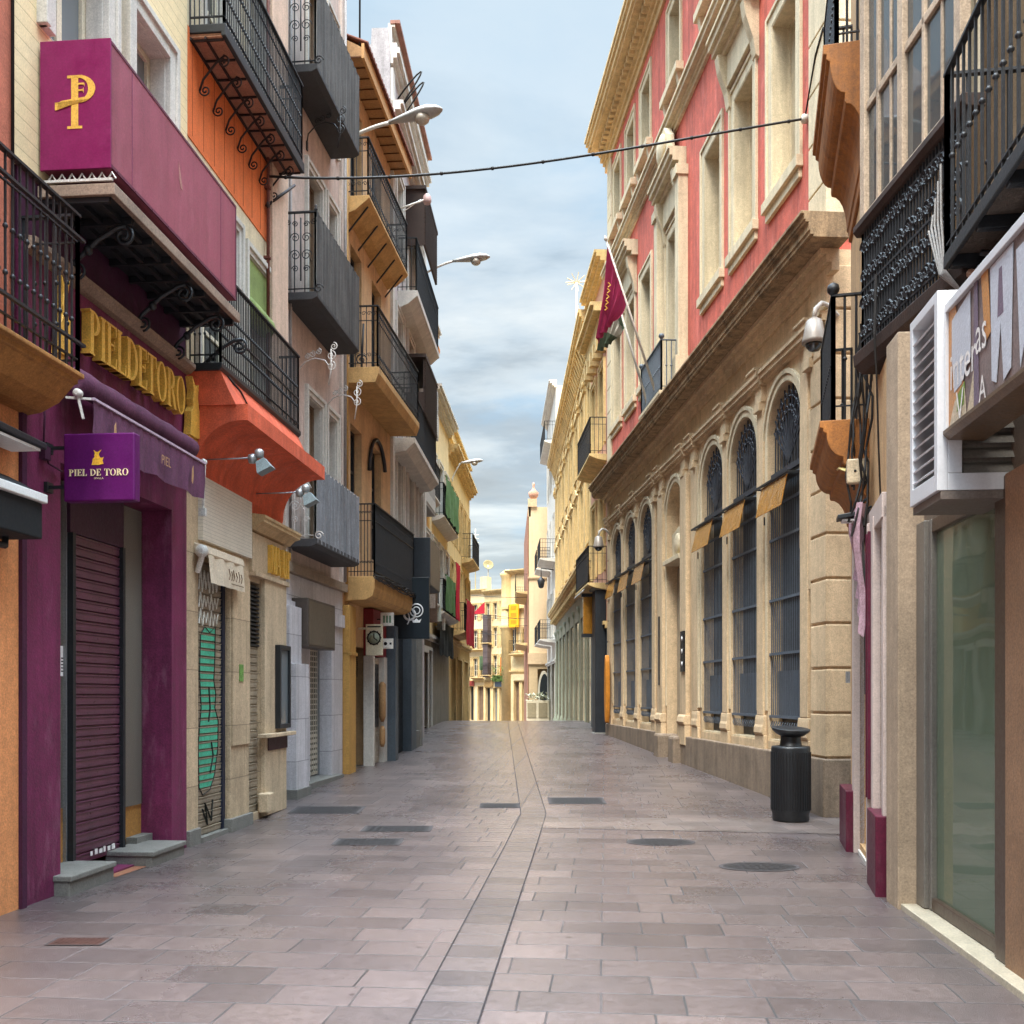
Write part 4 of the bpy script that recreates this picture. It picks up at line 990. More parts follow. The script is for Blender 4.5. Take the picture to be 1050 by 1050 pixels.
def sheeted(zb, ht, mat, n1=.5, a=un, f=uf, rm=iron):
    prof = [(0, zb), (n1-.08, zb), (n1, zb+.04), (n1, zb+.12), (0, zb+.12)]
    m = MB(); m.profile(FC, prof, a, f); s = m.build('balcony', M('lead_grey_slab', '#3a3a3c', .7, .2, 3), b, bevel=.008)
    m = MB(); railing(m, FC, a+.02, f-.02, n1-.03, zb+.12, zb+.12+ht, step=.16, nw=0., low=.05)
    k = 5; d = (n1-.05)/4
    cen_ = FC.P(a+.02, n1*.5, zb+.12+ht*.55)
    for sg in (-1, 1):
        for zz_, sz in ((.16, .075), (-.1, .085), (-.3, .05), (.36, .045)):
            m.scroll(cen_+FC.nv*sg*.085+ZV*zz_, FC.nv*sg, ZV, sz, .007, 1.6, 4)
            m.scroll(cen_+FC.nv*sg*.2+ZV*(.4), -FC.nv*sg, -ZV, .05, .006, 1.4, 4)
    m.tube([cen_+ZV*-.48, cen_+ZV*.45], .012, 5); m.build('railing', rm, s, fix=False)
    m = MB(); K = 60
    def sv(i, j):
        x = a+(f-a)*i/K; w_ = .010*math.sin(i*1.3)+.007*math.sin(i*3.1+j*.5)
        return FC.P(x, n1-.005+w_, zb+.06+(ht+.07)*j/5)
    for i in range(K):
        for j in range(5): m.poly([sv(i, j), sv(i+1, j), sv(i+1, j+1), sv(i, j+1)], True)
    for i in range(K): m.poly([sv(i, 5), sv(i+1, 5), sv(i+1, 5)-FC.nv*.035, sv(i, 5)-FC.nv*.035])
    m.build('privacy_sheet', mat, s, fix=False)
    m = MB()
    for q in (a+.02,): m.lathe(FC.P(q, n1-.02, zb+.12+ht), [(.012, 0), (.03, .03), (.012, .06), (.02, .09), (.0, .11)], 8)
    m.scroll(FC.P(a, n1+.03, zb+.16), FC.nv, ZV, .07, .01, 1.5); m.build('finial', rm, s)
sheeted(10.78, 1.25, canvas)
sheeted(7.42, 1.18, canvas)
sheeted(3.78, 1.06, canvas_light, rm=iron_white, a=1.2)
m = MB(); m.box(FC, .3, L-.05, .0, .06, 2.78, 3.0); m.build('lintel_band', white_tile, b)
m = MB(); m.box(FC, .0, L-.0, .0, .1, 3.42, 3.56); m.build('shop_cornice', M('brown_band', '#8e7d6b', .7, .2, 3), b)
# pier in front of the shop
pu0, pn1 = .95, .27; pu1 = FC.u(317, pn1)
m = MB(); m.box(FC, pu0, pu1, 0, pn1, -.1, 2.05); m.build('front_pier', white_tile, b, bevel=.006)
m = MB(); m.box(FC, pu0, pu1-.05, 0, pn1-.1, 2.05, 2.9); m.build('pier_head', white_tile, b, bevel=.006)
m = MB(); m.box(FC, pu0-.04, pu1+.03, 0, pn1+.03, -.1, FC.g(pu0)+.14); m.box(FC, pu1, L-.4, -.3, .14, -.1, FC.g(2.6)+.09); m.build('base_block', granite, b, bevel=.006, split=True)
gn = -.25
m = MB(); a, c = FC.u(317, gn), FC.u(331, gn); z0, z1 = FC.g(2.5)+.12, 2.6
m.box(FC, a, c, gn-.03, gn-.01, z0, z1)
q = m.build('grille_backing', interior_dark, b)
m = MB()
for i in range(26):
    z = z0+(z1-z0)*i/26; m.box(FC, a, c, gn, gn+.012, z, z+(.05 if i < 8 else .022))
for i in range(9):
    x = a+(c-a)*i/8; m.box(FC, x-.008, x+.008, gn+.012, gn+.02, z0, z1)
m.build('roller_grille', shutter_pale, b)
m = MB(); m.box(FC, c+.03, gr[1]-.02, gn-.02, gn+.0, z0-.05, 2.6); m.build('shop_pane', glass_sky, b)
m = MB(); m.box(FC, c, c+.03, gn-.03, gn+.04, z0-.05, 2.62); m.box(FC, gr[1]-.03, gr[1], gn-.03, gn+.04, z0-.05, 2.62); m.build('frame_bar', steel, b, split=True)
ua, ub = 1.55, FC.u(343, .25)
c = root('box_sign', 'blank brown box sign hung over the pale roller grille', 'sign', FC.P(ua, .1, 2.3))
m = MB(); m.box(FC, ua, ub, -.0, .26, 2.32, 3.06); m.build('box', M('brown_sign_sheet', '#4f4640', .45, .12, 2, .03), c, bevel=.01)
m = MB(); m.box(FC, ua+.03, ub-.03, .26, .268, 2.36, 3.02); m.build('face', M('bronze_sign_face', '#5e5346', .35, .15, 2, .03), c)
# iron wall scrolls
for i, (px, py, lab) in enumerate(((320, 372, 'pale iron wall scroll on the grey pink house, the nearer of the two'), (348, 409, 'pale iron wall scroll beside the corner pilaster, the further of the two'), (330, 130, 'iron wall scroll high on the grey pink house between the two upper balconies'))):
    uu = FC.u(px, .25); z = FC.zu(uu, py, .25)
    c = root('wall_scroll', lab, 'iron scroll', FC.P(uu, 0, z))
    m = MB(); P_ = lambda a, q: FC.P(uu, .45+a, z+q)
    m.tube([FC.P(uu, 0, z-.3), P_(-.42, -.1), P_(-.3, .02), P_(-.15, .07), P_(0, .03), P_(.08, -.08)], .011, 5)
    for cx_, cz_, s_ in ((-.2, .13, .055), (-.1, .17, .05), (-.28, .1, .045), (.1, .1, .08), (.1, -.06, .075), (.14, .24, .06)): m.scroll(P_(cx_, cz_), ZV, FC.nv, s_, .009, 1.5, 5)
    m.tube([P_(.06, -.35), P_(.1, -.1), P_(.1, .2)], .012, 5); m.build('scroll', iron_white if i < 2 else iron, c)
    m = MB(); m.box(FC, uu-.03, uu+.03, 0, .02, z-.36, z-.22); m.build('wall_plate', iron_white if i < 2 else iron, c)
# ---------------------------------------------------------------- yellow house
L = FD.L
b = root('yellow_house', 'ochre yellow house with deep board eaves and three black iron balconies', 'house', FD.P(2, 0, 0))
ops = []
for z0, z1 in ((4.3, 6.6), (7.55, 9.9), (10.75, 12.6)):
    for px in (365, 386): a = FD.u(px); ops.append((a-.42, a+.42, z0, z1))
dr = (FD.u(358.5), FD.u(376), .2, 2.5)
wall(b, FD, 0, L, -.2, 3.3, yellow, [dr], bd=.35)
wall(b, FD, 0, L, 3.3, 13.1, yellow, ops, name='upper_wall', bd=.3, n=.002)
for o in ops: window(b, FD, *o, dark_steel, glass_dark, n=-.14, cols=2, rows=3, fw=.07)
m = MB(); m.box(FD, .02, FD.u(358.5), 0, .12, -.2, 3.2); m.box(FD, .02, FD.u(358.5)+.02, 0, .15, 2.3, 2.36); m.build('corner_post', yellow_post, b, bevel=.008)
m = MB(); m.box(FD, dr[0], dr[1], -.32, -.28, .2, 2.5); m.build('door', M('grey_green_door', '#59635f', .5, .15, 3), b)
m = MB()
for i in range(9): x = dr[0]+.06+(dr[1]-dr[0]-.12)*i/8; m.box(FD, x-.012, x+.012, -.28, -.26, .35, 1.75)
for z in (.35, 1.0, 1.75, 2.1): m.box(FD, dr[0], dr[1], -.28, -.255, z-.025, z+.025)
m.build('door_grille', M('grey_door_bars', '#7b8683', .45), b)
m = MB()
for i in range(12): m.box(FD, dr[0], dr[1], -.2, -.18, 1.95+.04*i, 1.97+.04*i)
m.build('vent_louvre', dark_steel, b)
# eaves and tiles
m = MB(); m.profile(FD, [(-.3, 13.02), (.36, 12.98), (.36, 13.14), (-.3, 13.5)], .0, L+.35); ev = m.build('eaves', wood_eave, b)
m = MB()
for k in range(14): m.box(FD, .0+(L+.33)*k/13-.006, .0+(L+.33)*k/13+.006, -.02, .35, 12.965, 12.985)
m.build('board_joint', M('dark_board_joint', '#5b3517', .8), ev)
m = MB(); m.profile(FD, [(.35, 12.94), (.40, 12.94), (.40, 13.2), (.35, 13.2)], -.02, L+.37); m.build('fascia', M('fascia_board', '#c2925c', .7, .14, 2.5), ev)
m = MB()
for k in range(27):
    uu = (L+.36)*(k+.5)/27
    m.extrude([FD.P(uu+.085*math.cos(a), .46, 13.2+.075*math.sin(a)) for a in [math.pi*i/6 for i in range(7)]], FD.nv*-2.2+ZV*.95, True)
m.build('roof', tile, b)
# balconies
m = MB()
def ybalc(z0, th, n1, a, f, rh, prof=None, **kw):
    return balcony(b, FD, a, f, n1, prof or [(0, z0), (n1-.06, z0), (n1, z0+th*.6), (n1, z0+th), (0, z0+th)], rh, M('ochre_slab', '#c29a63', .8, .14, 1.5, .1, streak=.2), iron, **kw)
u_ = FD.u(417, .42)
bb = ybalc(10.5, .1, .45, .15, u_, 1.05, step=.1, frieze=.24, vol=True, prof=[(0, 10.25), (.2, 10.32), (.42, 10.5), (.45, 10.53), (.45, 10.58), (0, 10.58)])
for k in range(5):
    m = MB(); uu = .35+(u_-.6)*k/4; m.bar(FD.P(uu, .0, 10.0), FD.P(uu, .38, 10.46), .025); m.build('strut', iron, bb)
u_ = FD.u(430, .63)
bb = ybalc(7.2, .28, .63, .12, u_, 1.1, step=.1, frieze=.26, vol=True, low=.08)
m = MB(); m.scroll(FD.P(.15, .3, 7.62), FD.nv, ZV, .11, .012, 1.6); m.tube([FD.P(.2, .3, 7.5), FD.P(.25, .32, 8.3)], .02); m.build('ornament', iron, bb)
u_ = FD.u(424, .55)
bb = ybalc(3.35, .35, .58, .1, u_, 1.3, step=.06, frieze=.3, vol=True, prof=[(0, 3.28), (.4, 3.3), (.52, 3.36), (.56, 3.5), (.56, 3.66), (.6, 3.68), (.6, 3.72), (0, 3.72)])
m = MB(); R2 = random.Random(3)
for k in range(7):
    pts = []
    for i in range(10): pts.append(FD.P(-.2+i*.42, .6+.03*R2.random(), 3.72-.06*R2.random()-.05*math.sin(i*1.1+k)))
    m.tube(pts, .012, 4)
m.build('cable', rubber, b)
m = MB(); c = FD.P(FD.u(385), .05, FD.zu(FD.u(385), 490))
for a0, a1 in ((20, 180),):
    m.tube([c+FD.uv*.7*math.cos(math.radians(a))+ZV*.75*math.sin(math.radians(a)) for a in range(a0, a1+1, 10)], .04, 6)
m.build('arched_pipe', iron, b)
m = MB(); m.tube([FD.P(.06, .06, 3.4), FD.P(.06, .06, 12.9)], .035); m.build('downpipe', M('ochre_pipe', '#b58a4c', .6), b)
# shops below
L4 = FD.L
ug0 = FD.u(377)
m = MB(); m.box(FD, ug0, FD.u(383, .1), 0, .1, 0, 2.3); m.build('shop_pier', M('grey_brown_pier', '#8f8276', .7, .15, 3), b)
c = root('storefront', 'red and white shop front with a shutter beneath the ochre balcony', 'shop front', FD.P(2.3, .2, .3))
a0 = FD.u(384, .22); a1 = FD.L-.55
m = MB(); m.box(FD, a0, a1, .0, .2, 2.35, 3.26); m.build('fascia', M('dark_red_board', '#7a1f24', .5, .12, 3), c, bevel=.006)
m = MB(); m.box(FD, a0+.85, a1, .0, .22, 0, 2.35); m.box(FD, a0, a0+.12, 0, .2, 0, 2.35); m.build('pier', white_trim, c, bevel=.006, split=True)
shutter(c, FD, a0+.14, a0+.83, FD.g(2.2), 2.33, .1, shutter_pale, pitch=.07)
m = MB()
m.box(FD, a0+.19, a0+.76, .121, .124, .95, 2.2)
for i in range(10):
    for j in range(4): m.box(FD, a0+.2+.15*j, a0+.29+.15*j, .125, .13, 1.0+.12*i, 1.06+.12*i)
m.build('grille_slot', dark_steel, c)
for i, (px, py, w_, h_) in enumerate(((397, 635, .26, .13), (398, 660, .2, .1))):
    uu = a0+.28; q = root('small_sign', ['upper small white sign on the dark red fascia', 'lower small white sign with a dark dot on the dark red fascia'][i], 'sign', FD.P(uu, .3, 2.8))
    z = FD.zu(uu, py, .3); nn = FD.n(px, uu)
    m = MB(); m.box(FD, uu-.01, uu+.02, nn-w_/2, nn+w_/2, z-h_, z+h_); m.build('panel', M('white_sign', '#e5e3da', .5), q, bevel=.004)
    m = MB()
    if i == 0:
        for k in range(3): m.box(FD, uu-.013, uu-.0105, nn-.08+.06*k, nn-.04+.06*k, z-.07, z+.07)
    else: m.lathe(FD.P(uu-.0105, nn-.05, z), [(.0, 0), (.035, .0005), (.035, .002), (0, .0025)], 10, -FD.uv); m.box(FD, uu-.013, uu-.0105, nn+.03, nn+.07, z-.02, z+.02)
    m.build('lettering', M('green_print', '#6d8d72', .6) if i == 0 else ink, q)
    m = MB(); m.box(FD, uu, uu+.012, 0, nn, z-.01, z+.01); m.build('bracket', dark_steel, q)
uu = FD.u(367); na, nb = FD.n(375, uu), FD.n(392, uu); za, zb = FD.zu(uu, 672, .3), FD.zu(uu, 640, .3)
c = root('hanging_sign', 'cream projecting sign with a dark clock ring', 'sign', FD.P(uu, na, za))
m = MB(); m.box(FD, uu, uu+.07, na, nb, za, zb); m.box(FD, uu+.02, uu+.05, 0, na, zb-.1, zb-.06); m.build('panel', M('cream_sign', '#c9bfa4', .5, .1, 4), c, bevel=.006)
m = MB(); cc = FD.P(uu-.002, (na+nb)/2, za+(zb-za)*.56); r = (nb-na)*.42
m.lathe(cc, [(r, 0), (r*1.0, .006), (r*.82, .007), (r*.82, 0)], 28, -FD.uv, cap=False)
for k in range(12):
    a = 2*math.pi*k/12; d = FD.nv*math.cos(a)+ZV*math.sin(a); m.bar(cc+d*r*1.0-FD.uv*.004, cc+d*r*1.1-FD.uv*.004, .014)
m.bar(cc-FD.uv*.008, cc-FD.uv*.008+ZV*r*.6, .014); m.bar(cc-FD.uv*.008, cc-FD.uv*.008+FD.nv*r*.5-ZV*.05, .014); m.build('clock_ring', ink, c)
m = MB(); m.lathe(cc+FD.uv*-.0005, [(0, 0), (r*.8, .0005), (r*.8, .003), (0, .0032)], 24, -FD.uv); m.build('dial', M('sage_dial', '#8d9682', .5), c)
m = MB(); m.box(FD, uu-.004, uu-.001, na+.03, nb-.03, zb-.06, zb-.035); m.build('print', ink, c)
o = MB(); o.lathe(FD.P(FD.u(381), .22, 1.05), [(.03, 0), (.07, .1), (.07, .75), (.03, .8)], 10); o.lathe(FD.P(FD.u(381), .22, .55), [(.03, 0), (.06, .08), (.06, .35), (.03, .42)], 10)
o = o.build('wall_ornament', wood_eave, loc=FD.P(FD.u(381), .2, .6)); tag(o, 'slim golden wooden uprights fixed to the pier below the clock sign', 'ornament')
# ---------------------------------------------------------------- white house
L = FE.L
b = root('white_house', 'tall grey white house with a plaster gable rising over the tiled eaves', 'house', FE.P(2, 0, 0))
ops = [(.7+1.75*i, 1.6+1.75*i, z0, z1) for i in range(3) for z0, z1 in ((4.7, 7.0), (8.0, 10.2), (11.25, 13.3))]
wall(b, FE, 0, L, -.2, 15.3, greywhite, ops, bd=.3)
for o in ops: window(b, FE, *o, cream_paint, glass_dark, n=-.14, cols=2, rows=3, sur=white_trim, sw=.13, sp=.05)
m = MB(); m.extrude([FE.P(-.012, n_, z_) for n_, z_ in ((.0, 9), (.0, 15.5), (-.05, 16.05), (-.4, 16.05), (-.42, 15.7), (-4, 14.6), (-4, 9))], FE.uv*.3); m.build('gable', grey_plaster, b)
m = MB(); zt_ = cornice(m, FE, .02, L, 0, 15.3, [(.12, .06), (.1, .14), (.12, .2), (.1, .14), (.35, .03), (.08, .1)]); cornice(m, FE, 0.02, L, 0, 14.2, [(.1, .1), (.12, .22), (.08, .28)]); m.build('cornice', white_trim, b, split=True)
m = MB(); m.box(FE, .02, .3, 0, .06, 3.4, 15.2); m.box(FE, L-.3, L, 0, .06, 3.4, 15.2); m.build('pilaster', white_trim, b, split=True)
m = MB(); m.box(FE, .0, L+.02, .0, .21, 16.15, 16.22); m.build('coping', M('terracotta_coping', '#9a6d5e', .8, .2, 4), b)
m = MB()
for k in range(2): m.tube([FE.P(1.0+.4*k, .0, 14.8)+FE.nv*(.55*math.sin(math.pi*i/10))+ZV*(.9*math.sin(math.pi*i/10*.9)) for i in range(11)], .02, 5)
m.build('cable_loop', rubber, b)
bb = balcony(b, FE, 1.0, L-.4, .45, [(0, 10.35), (.25, 10.45), (.42, 10.6), (.46, 10.62), (.46, 10.75), (0, 10.75)], 1.2, white_trim, iron, step=.11, frieze=.25, vol=False)
bb = balcony(b, FE, .3, L-.9, .45, [(0, 6.9), (.3, 6.95), (.45, 7.1), (.5, 7.12), (.5, 7.24), (0, 7.24)], 1.1, white_trim, iron, step=.11)
for z0 in (12.3, 8.3):
    m = MB(); K = 22
    for i in range(K): m.profile(FE, [(.45, z0+.06*i), (.485, z0+.01+.06*i), (.485, z0+.03+.06*i), (.45, z0+.05+.06*i)], 2.2, 4.6)
    m.box(FE, 2.2, 4.6, .43, .45, z0, z0+.06*K); m.box(FE, 2.15, 4.65, .0, .5, z0+.06*K, z0+.06*K+.08)
    if z0 > 10: m.box(FE, 2.2, 2.23, .0, .44, z0, z0+.06*K)
    else: m.box(FE, 2.2, 4.6, 0, .44, z0, z0+.5)
    m.build('louvred_blind', dark_wood, b)
# dark shop front with the ring sign
c = root('storefront', 'dark grey shop front under the black panel with white rings', 'shop front', FE.P(.2, .3, .3))
s0, s1 = FE.u(408, .36)+.05, FE.u(434, .36)
m = MB(); m.box(FE, FE.u(422, .3), FE.u(427, .3), 0, .3, -.1, 3.0); m.box(FE, s0-.1, s0+.25, 0, .32, -.1, 3.0); m.build('pier', M('slate_paint', '#49525a', .5, .15, 3), c, bevel=.006, split=True)
m = MB(); m.box(FE, s0+.25, FE.u(422, .3), .0, .1, -.1, 3.0); m.build('door', M('black_door', '#14181b', .35), c)
m = MB(); m.box(FE, FE.u(427, .3), s1, 0, .2, -.1, 2.8); m.build('shop_pane', glass_dark, c)
m = MB(); m.box(FE, FE.u(427, .3), s1+.02, 0, .3, -.1, FE.g(4)+.35); m.box(FE, s1-.15, s1+.02, 0, .34, -.1, 3.2); m.build('stall_riser', granite, c)
us = s0-.1; na, nb = .0, FE.n(440, us+.9)
c = root('panel_sign', 'black panel sign with two white rings and a small white crown', 'sign', FE.P(us+.9, .2, 3))
us += .9; za, zb = FE.zu(us, 655, .4), FE.zu(us, 592, .4)
m = MB(); m.box(FE, us, us+.12, na, nb, za, zb); m.build('panel', M('black_sign', '#0f1a22', .4, .1, 3), c, bevel=.006)
m = MB()
def px_on(px, py): return FE.P(us-.003, FE.n(px, us), FE.zu(us, py, .3))
for px, py, r_, w_ in ((420, 630, .14, .045), (427, 626, .15, .025), (427, 626, .085, .02)):
    p = px_on(px, py); m.lathe(p, [(r_, 0), (r_, .006), (r_-w_, .006), (r_-w_, 0)], 26, -FE.uv, cap=False)
p = px_on(427, 637); m.extrude([p+FE.nv*x*.12+ZV*z*.1 for x, z in [(-.6, -.3), (.6, -.3), (.9, .5), (.4, .15), (0, .6), (-.4, .15), (-.9, .5)]], -FE.uv*.006)
p = px_on(411, 634); m.tube([p+FE.nv*.18*math.cos(a)+ZV*.2*math.sin(a) for a in [math.radians(q) for q in range(-40, 61, 10)]], .014, 4)
m.build('emblem', M('white_emblem', '#d9dde0', .5), c)
# dark box sign above
ua = FE.u(424, .6)
uu = FE.L-3.1; na, nb = FE.n(424, uu), FE.n(441, uu); za, zb = FE.zu(uu, 600, .6), FE.zu(uu, 551, .6)
c = root('box_sign', 'plain dark slate box sign projecting beyond the ochre balcony', 'sign', FE.P(uu, .3, za))
m = MB(); m.box(FE, uu, uu+2.0, max(.02, na-.3), nb, za, zb); m.build('box', M('slate_sheet', '#2b3137', .5, .12, 1.5), c, bevel=.012)
m = MB(); m.box(FE, uu+.02, uu+2.0, nb, nb+.01, za+.03, zb-.03); m.build('face', M('taupe_sheet', '#6b6055', .5, .1, 1.5), c)

# ---------------------------------------------------------------- far left houses
def plain_house(name, label, F, u0, u1, zt, mat, floors, cols, ww=.95, trim=white_trim, balc=(), corn=True, ground=None, gops=(), zg=3.4, frm=None, pane=None, blab=None):
    b = root(name, label, 'house', F.P((u0+u1)/2, 0, 0))
    sp = (u1-u0)/cols; ops = [(u0+sp*(i+.5)-ww/2, u0+sp*(i+.5)+ww/2, z0, z1) for i in range(cols) for z0, z1 in floors]
    wall(b, F, u0, u1, zg, zt, mat, ops, bd=.3, name='upper_wall')
    wall(b, F, u0, u1, -4, zg, ground or mat, gops, bd=.4)
    for o in ops: window(b, F, *o, frm or cream_paint, pane or glass_dark, n=-.14, cols=2, rows=3, sur=trim, sw=.13, sp=.05)
    for o in gops:
        m = MB(); m.box(F, o[0]+.02, o[1]-.02, -.3, -.25, o[2]-.3, o[3]); m.build('shop_door', RN.choice([dark_steel, shutter_pale, shutter_beige, glass_sky, brown_wood]), b)
        m = MB(); m.box(F, o[0]-.08, o[0], -.05, .04, -3, o[3]+.1); m.box(F, o[1], o[1]+.08, -.05, .04, -3, o[3]+.1); m.box(F, o[0], o[1], -.05, .04, o[3], o[3]+.1); m.build('door_surround', trim, b, split=True)
    if corn:
        m = MB(); cornice(m, F, u0-.02, u1+.02, 0, zt-.1, [(.1, .08), (.12, .2), (.1, .32), (.08, .38)]); cornice(m, F, u0-.01, u1+.01, 0, zg-.1, [(.1, .06), (.1, .12)]); m.build('cornice', trim, b, split=True)
    for a, c_, z, n1 in balc:
        balcony(b, F, u0+a, u0+c_, n1, [(0, z-.2), (n1*.6, z-.14), (n1, z-.06), (n1, z), (0, z)], 1.05, trim, iron, step=.13, frieze=.2)
    return b
hs = []
b1 = plain_house('ochre_house', 'narrow ochre house with a grey boxed balcony past the white house', FG, 0, 4.6, 12.8, M('warm_ochre_render', '#d8a04e', .85, .12, .8, .1, streak=.2), [(4.6, 6.6), (7.9, 9.9)], 3, balc=[(.4, 4.2, 4.4, .4), (.4, 4.2, 7.6, .4)], gops=[(.5, 2.0, .4, 2.9), (2.5, 4.1, .4, 2.9)], ground=M('brown_shop_front', '#6e5f50', .65, .2, 2, .08, streak=.2))
m = MB(); cornice(m, FG, -.1, 4.7, 0, 12.2, [(.15, .1), (.12, .26), (.12, .32)]); m.build('eaves', M('orange_eaves', '#c97b35', .8), b1)
b2 = plain_house('cream_house', 'cream house with grey panelled balconies and green sheeting beyond the ochre house', FG, 4.62, 10, 11.2, far_cream, [(4.6, 6.6), (7.6, 9.4)], 3, balc=[(.5, 5, 4.3, .4), (.5, 5, 7.4, .4)], gops=[(.4, 2.2, .6, 3.0), (2.8, 5.0, .6, 3.0)], ground=M('pale_shop_front', '#8c8374', .65, .2, 2, .08, streak=.2))
b3 = plain_house('yellow_corner_house', 'yellow house with a balustraded roof above the red draped balcony', FH, 0, 9, 10.6, far_yellow, [(4.2, 6.6), (7.4, 9.4)], 5, trim=ornate_trim, balc=[(.5, 4.2, 4.0, .56), (5, 8.5, 7.3, .5)], gops=[(.6, 2.4, 0, 3.0), (3.2, 5, 0, 3.0), (6, 8, 0, 3)], zg=3.6)
m = MB(); cornice(m, FH, -.05, 9, 0, 10.6, [(.5, .03), (.12, .12), (.6, .02), (.1, .14)]); m.build('parapet', ornate_trim, b3)
# boxed balconies, cloths
for i, (F, a, c_, z0, z1, n1, mt, lab) in enumerate(((FG, .5, 3.6, 9.4, 10.9, .4, M('boxed_grey', '#8d8a87', .6, .15, 2), ''),
                                               (FG, .5, 2.6, 6.9, 7.7, .43, M('boxed_grey', '#8d8a87'), ''),)):
    m = MB(); m.box(F, a, c_, .0, n1, z0, z1); q = m.build('boxed_balcony', mt, b1, bevel=.01)
    m = MB(); m.box(F, a+.02, c_, n1, n1+.012, z0+.1, z0+(z1-z0)*.5); m.box(F, a-.012, a, .05, n1-.02, z0+.08, z1-.3); m.build('panel', M('pale_panel', '#b4b0aa', .6), q)
def drape(name, F, u0, u1, n, z0, z1, mat, label, cat='cloth', sag=.05, group=None):
    m = MB(); K = 18
    def p(i, j): return F.P(u0+(u1-u0)*i/K, n+.03*math.sin(i*1.7)+.015*math.sin(i*4+j), z1-(z1-z0+sag*math.sin(i*.9))*j/6)
    for i in range(K):
        for j in range(6): m.poly([p(i, j), p(i+1, j), p(i+1, j+1), p(i, j+1)], True)
    for i in range(K): m.poly([p(i, 0), p(i+1, 0), p(i+1, 0)-F.nv*.06, p(i, 0)-F.nv*.06])
    o = m.build(name, mat, loc=F.P(u0, n, z0), fix=False); tag(o, label, cat, group); return o
drape('balcony_cloth', FG, 5.2, 9.5, .45, 7.45, 8.7, green_cloth, 'upper green sheet tied along a cream house balcony', group='green balcony sheets')
drape('balcony_cloth', FG, 5.2, 8.2, .45, 4.35, 5.5, green_cloth, 'lower green sheet tied along a cream house balcony', group='green balcony sheets')
drape('balcony_cloth', FG, 8.4, 9.6, .45, 4.3, 6.3, red_cloth, 'narrow red cloth hanging beside the green sheet')
drape('balcony_cloth', FH, .5, 4.2, .62, 3.5, 5.2, red_cloth, 'wide red cloth draped over the yellow house balcony')
drape('balcony_cloth', FG, 5.2, 9.5, .25, 2.9, 4.0, black_cloth, 'black cloth banner below the cream house balcony')
for i, (px, py, w_, h_, F, u_, mt, lab) in enumerate(((443, 622, 10, 32, FE, FE.L-.3, M('brown_sign', '#6d5747', .5, .2, 5), 'upright brown sign with a pale photograph at the end of the white house'),
                                              (449, 617, 6, 40, FG, 4.0, M('pale_sign', '#b9c0b4', .5), 'tall pale narrow sign past the white house'),
                                              (452, 640, 8, 12, FG, 6.0, M('white_sign', '#e5e3da'), 'small white square sign low beside the black banner'))):
    n0, n1 = F.n(px-w_/2, u_), F.n(px+w_/2, u_); z0, z1 = F.zu(u_, py+h_/2, .5), F.zu(u_, py-h_/2, .5)
    c = root('projecting_sign', lab, 'sign', F.P(u_, n0, z0))
    m = MB(); m.box(F, u_, u_+.15, n0, n1, z0, z1); m.build('panel', mt, c, bevel=.008)
    m = MB(); m.box(F, u_+.05, u_+.1, 0, n0, z0+.1, z0+.14); m.box(F, u_-.006, u_-.001, n0+(n1-n0)*.15, n1-(n1-n0)*.15, z0+(z1-z0)*.45, z1-(z1-z0)*.1); m.build('face', paper if i else M('pale_photo', '#b7a99b', .5, .3, 20), c)
# ================================================================== RIGHT SIDE
# ---------------------------------------------------------------- red palace
L = 16.1
AX = [1.67, 3.58, 5.42, 8.27, 11.1, 12.95, 14.8]
b = root('red_palace', 'red stuccoed palace with an arcaded limestone ground floor and heavy stone cornice', 'palace', GD.P(8, 0, 0))
arch = [(x-.7, x+.7, .9 if i != 3 else .0, 6.08 if i != 3 else 6.0, 'arch') for i, x in enumerate(AX)]
wall(b, GD, .0, L, -.3, 7.3, palace, arch, bd=.26, back=9)
pw = [(x-.5, x+.5, 9.0, 11.55) for i, x in enumerate(AX) if i != 3]+[(AX[3]-.55, AX[3]+.55, 7.6, 11.3)]
tw = [(x-.45, x+.45, 14.35, 16.05) for x in AX]
wall(b, GD, .02, L-.02, 7.3, 17.0, red, pw+tw, bd=.3, back=9, name='stucco_wall', n=.0)
stone_back = M('recess_stone', '#b9a98c', .8, .12, 1.2, .08, streak=.2)
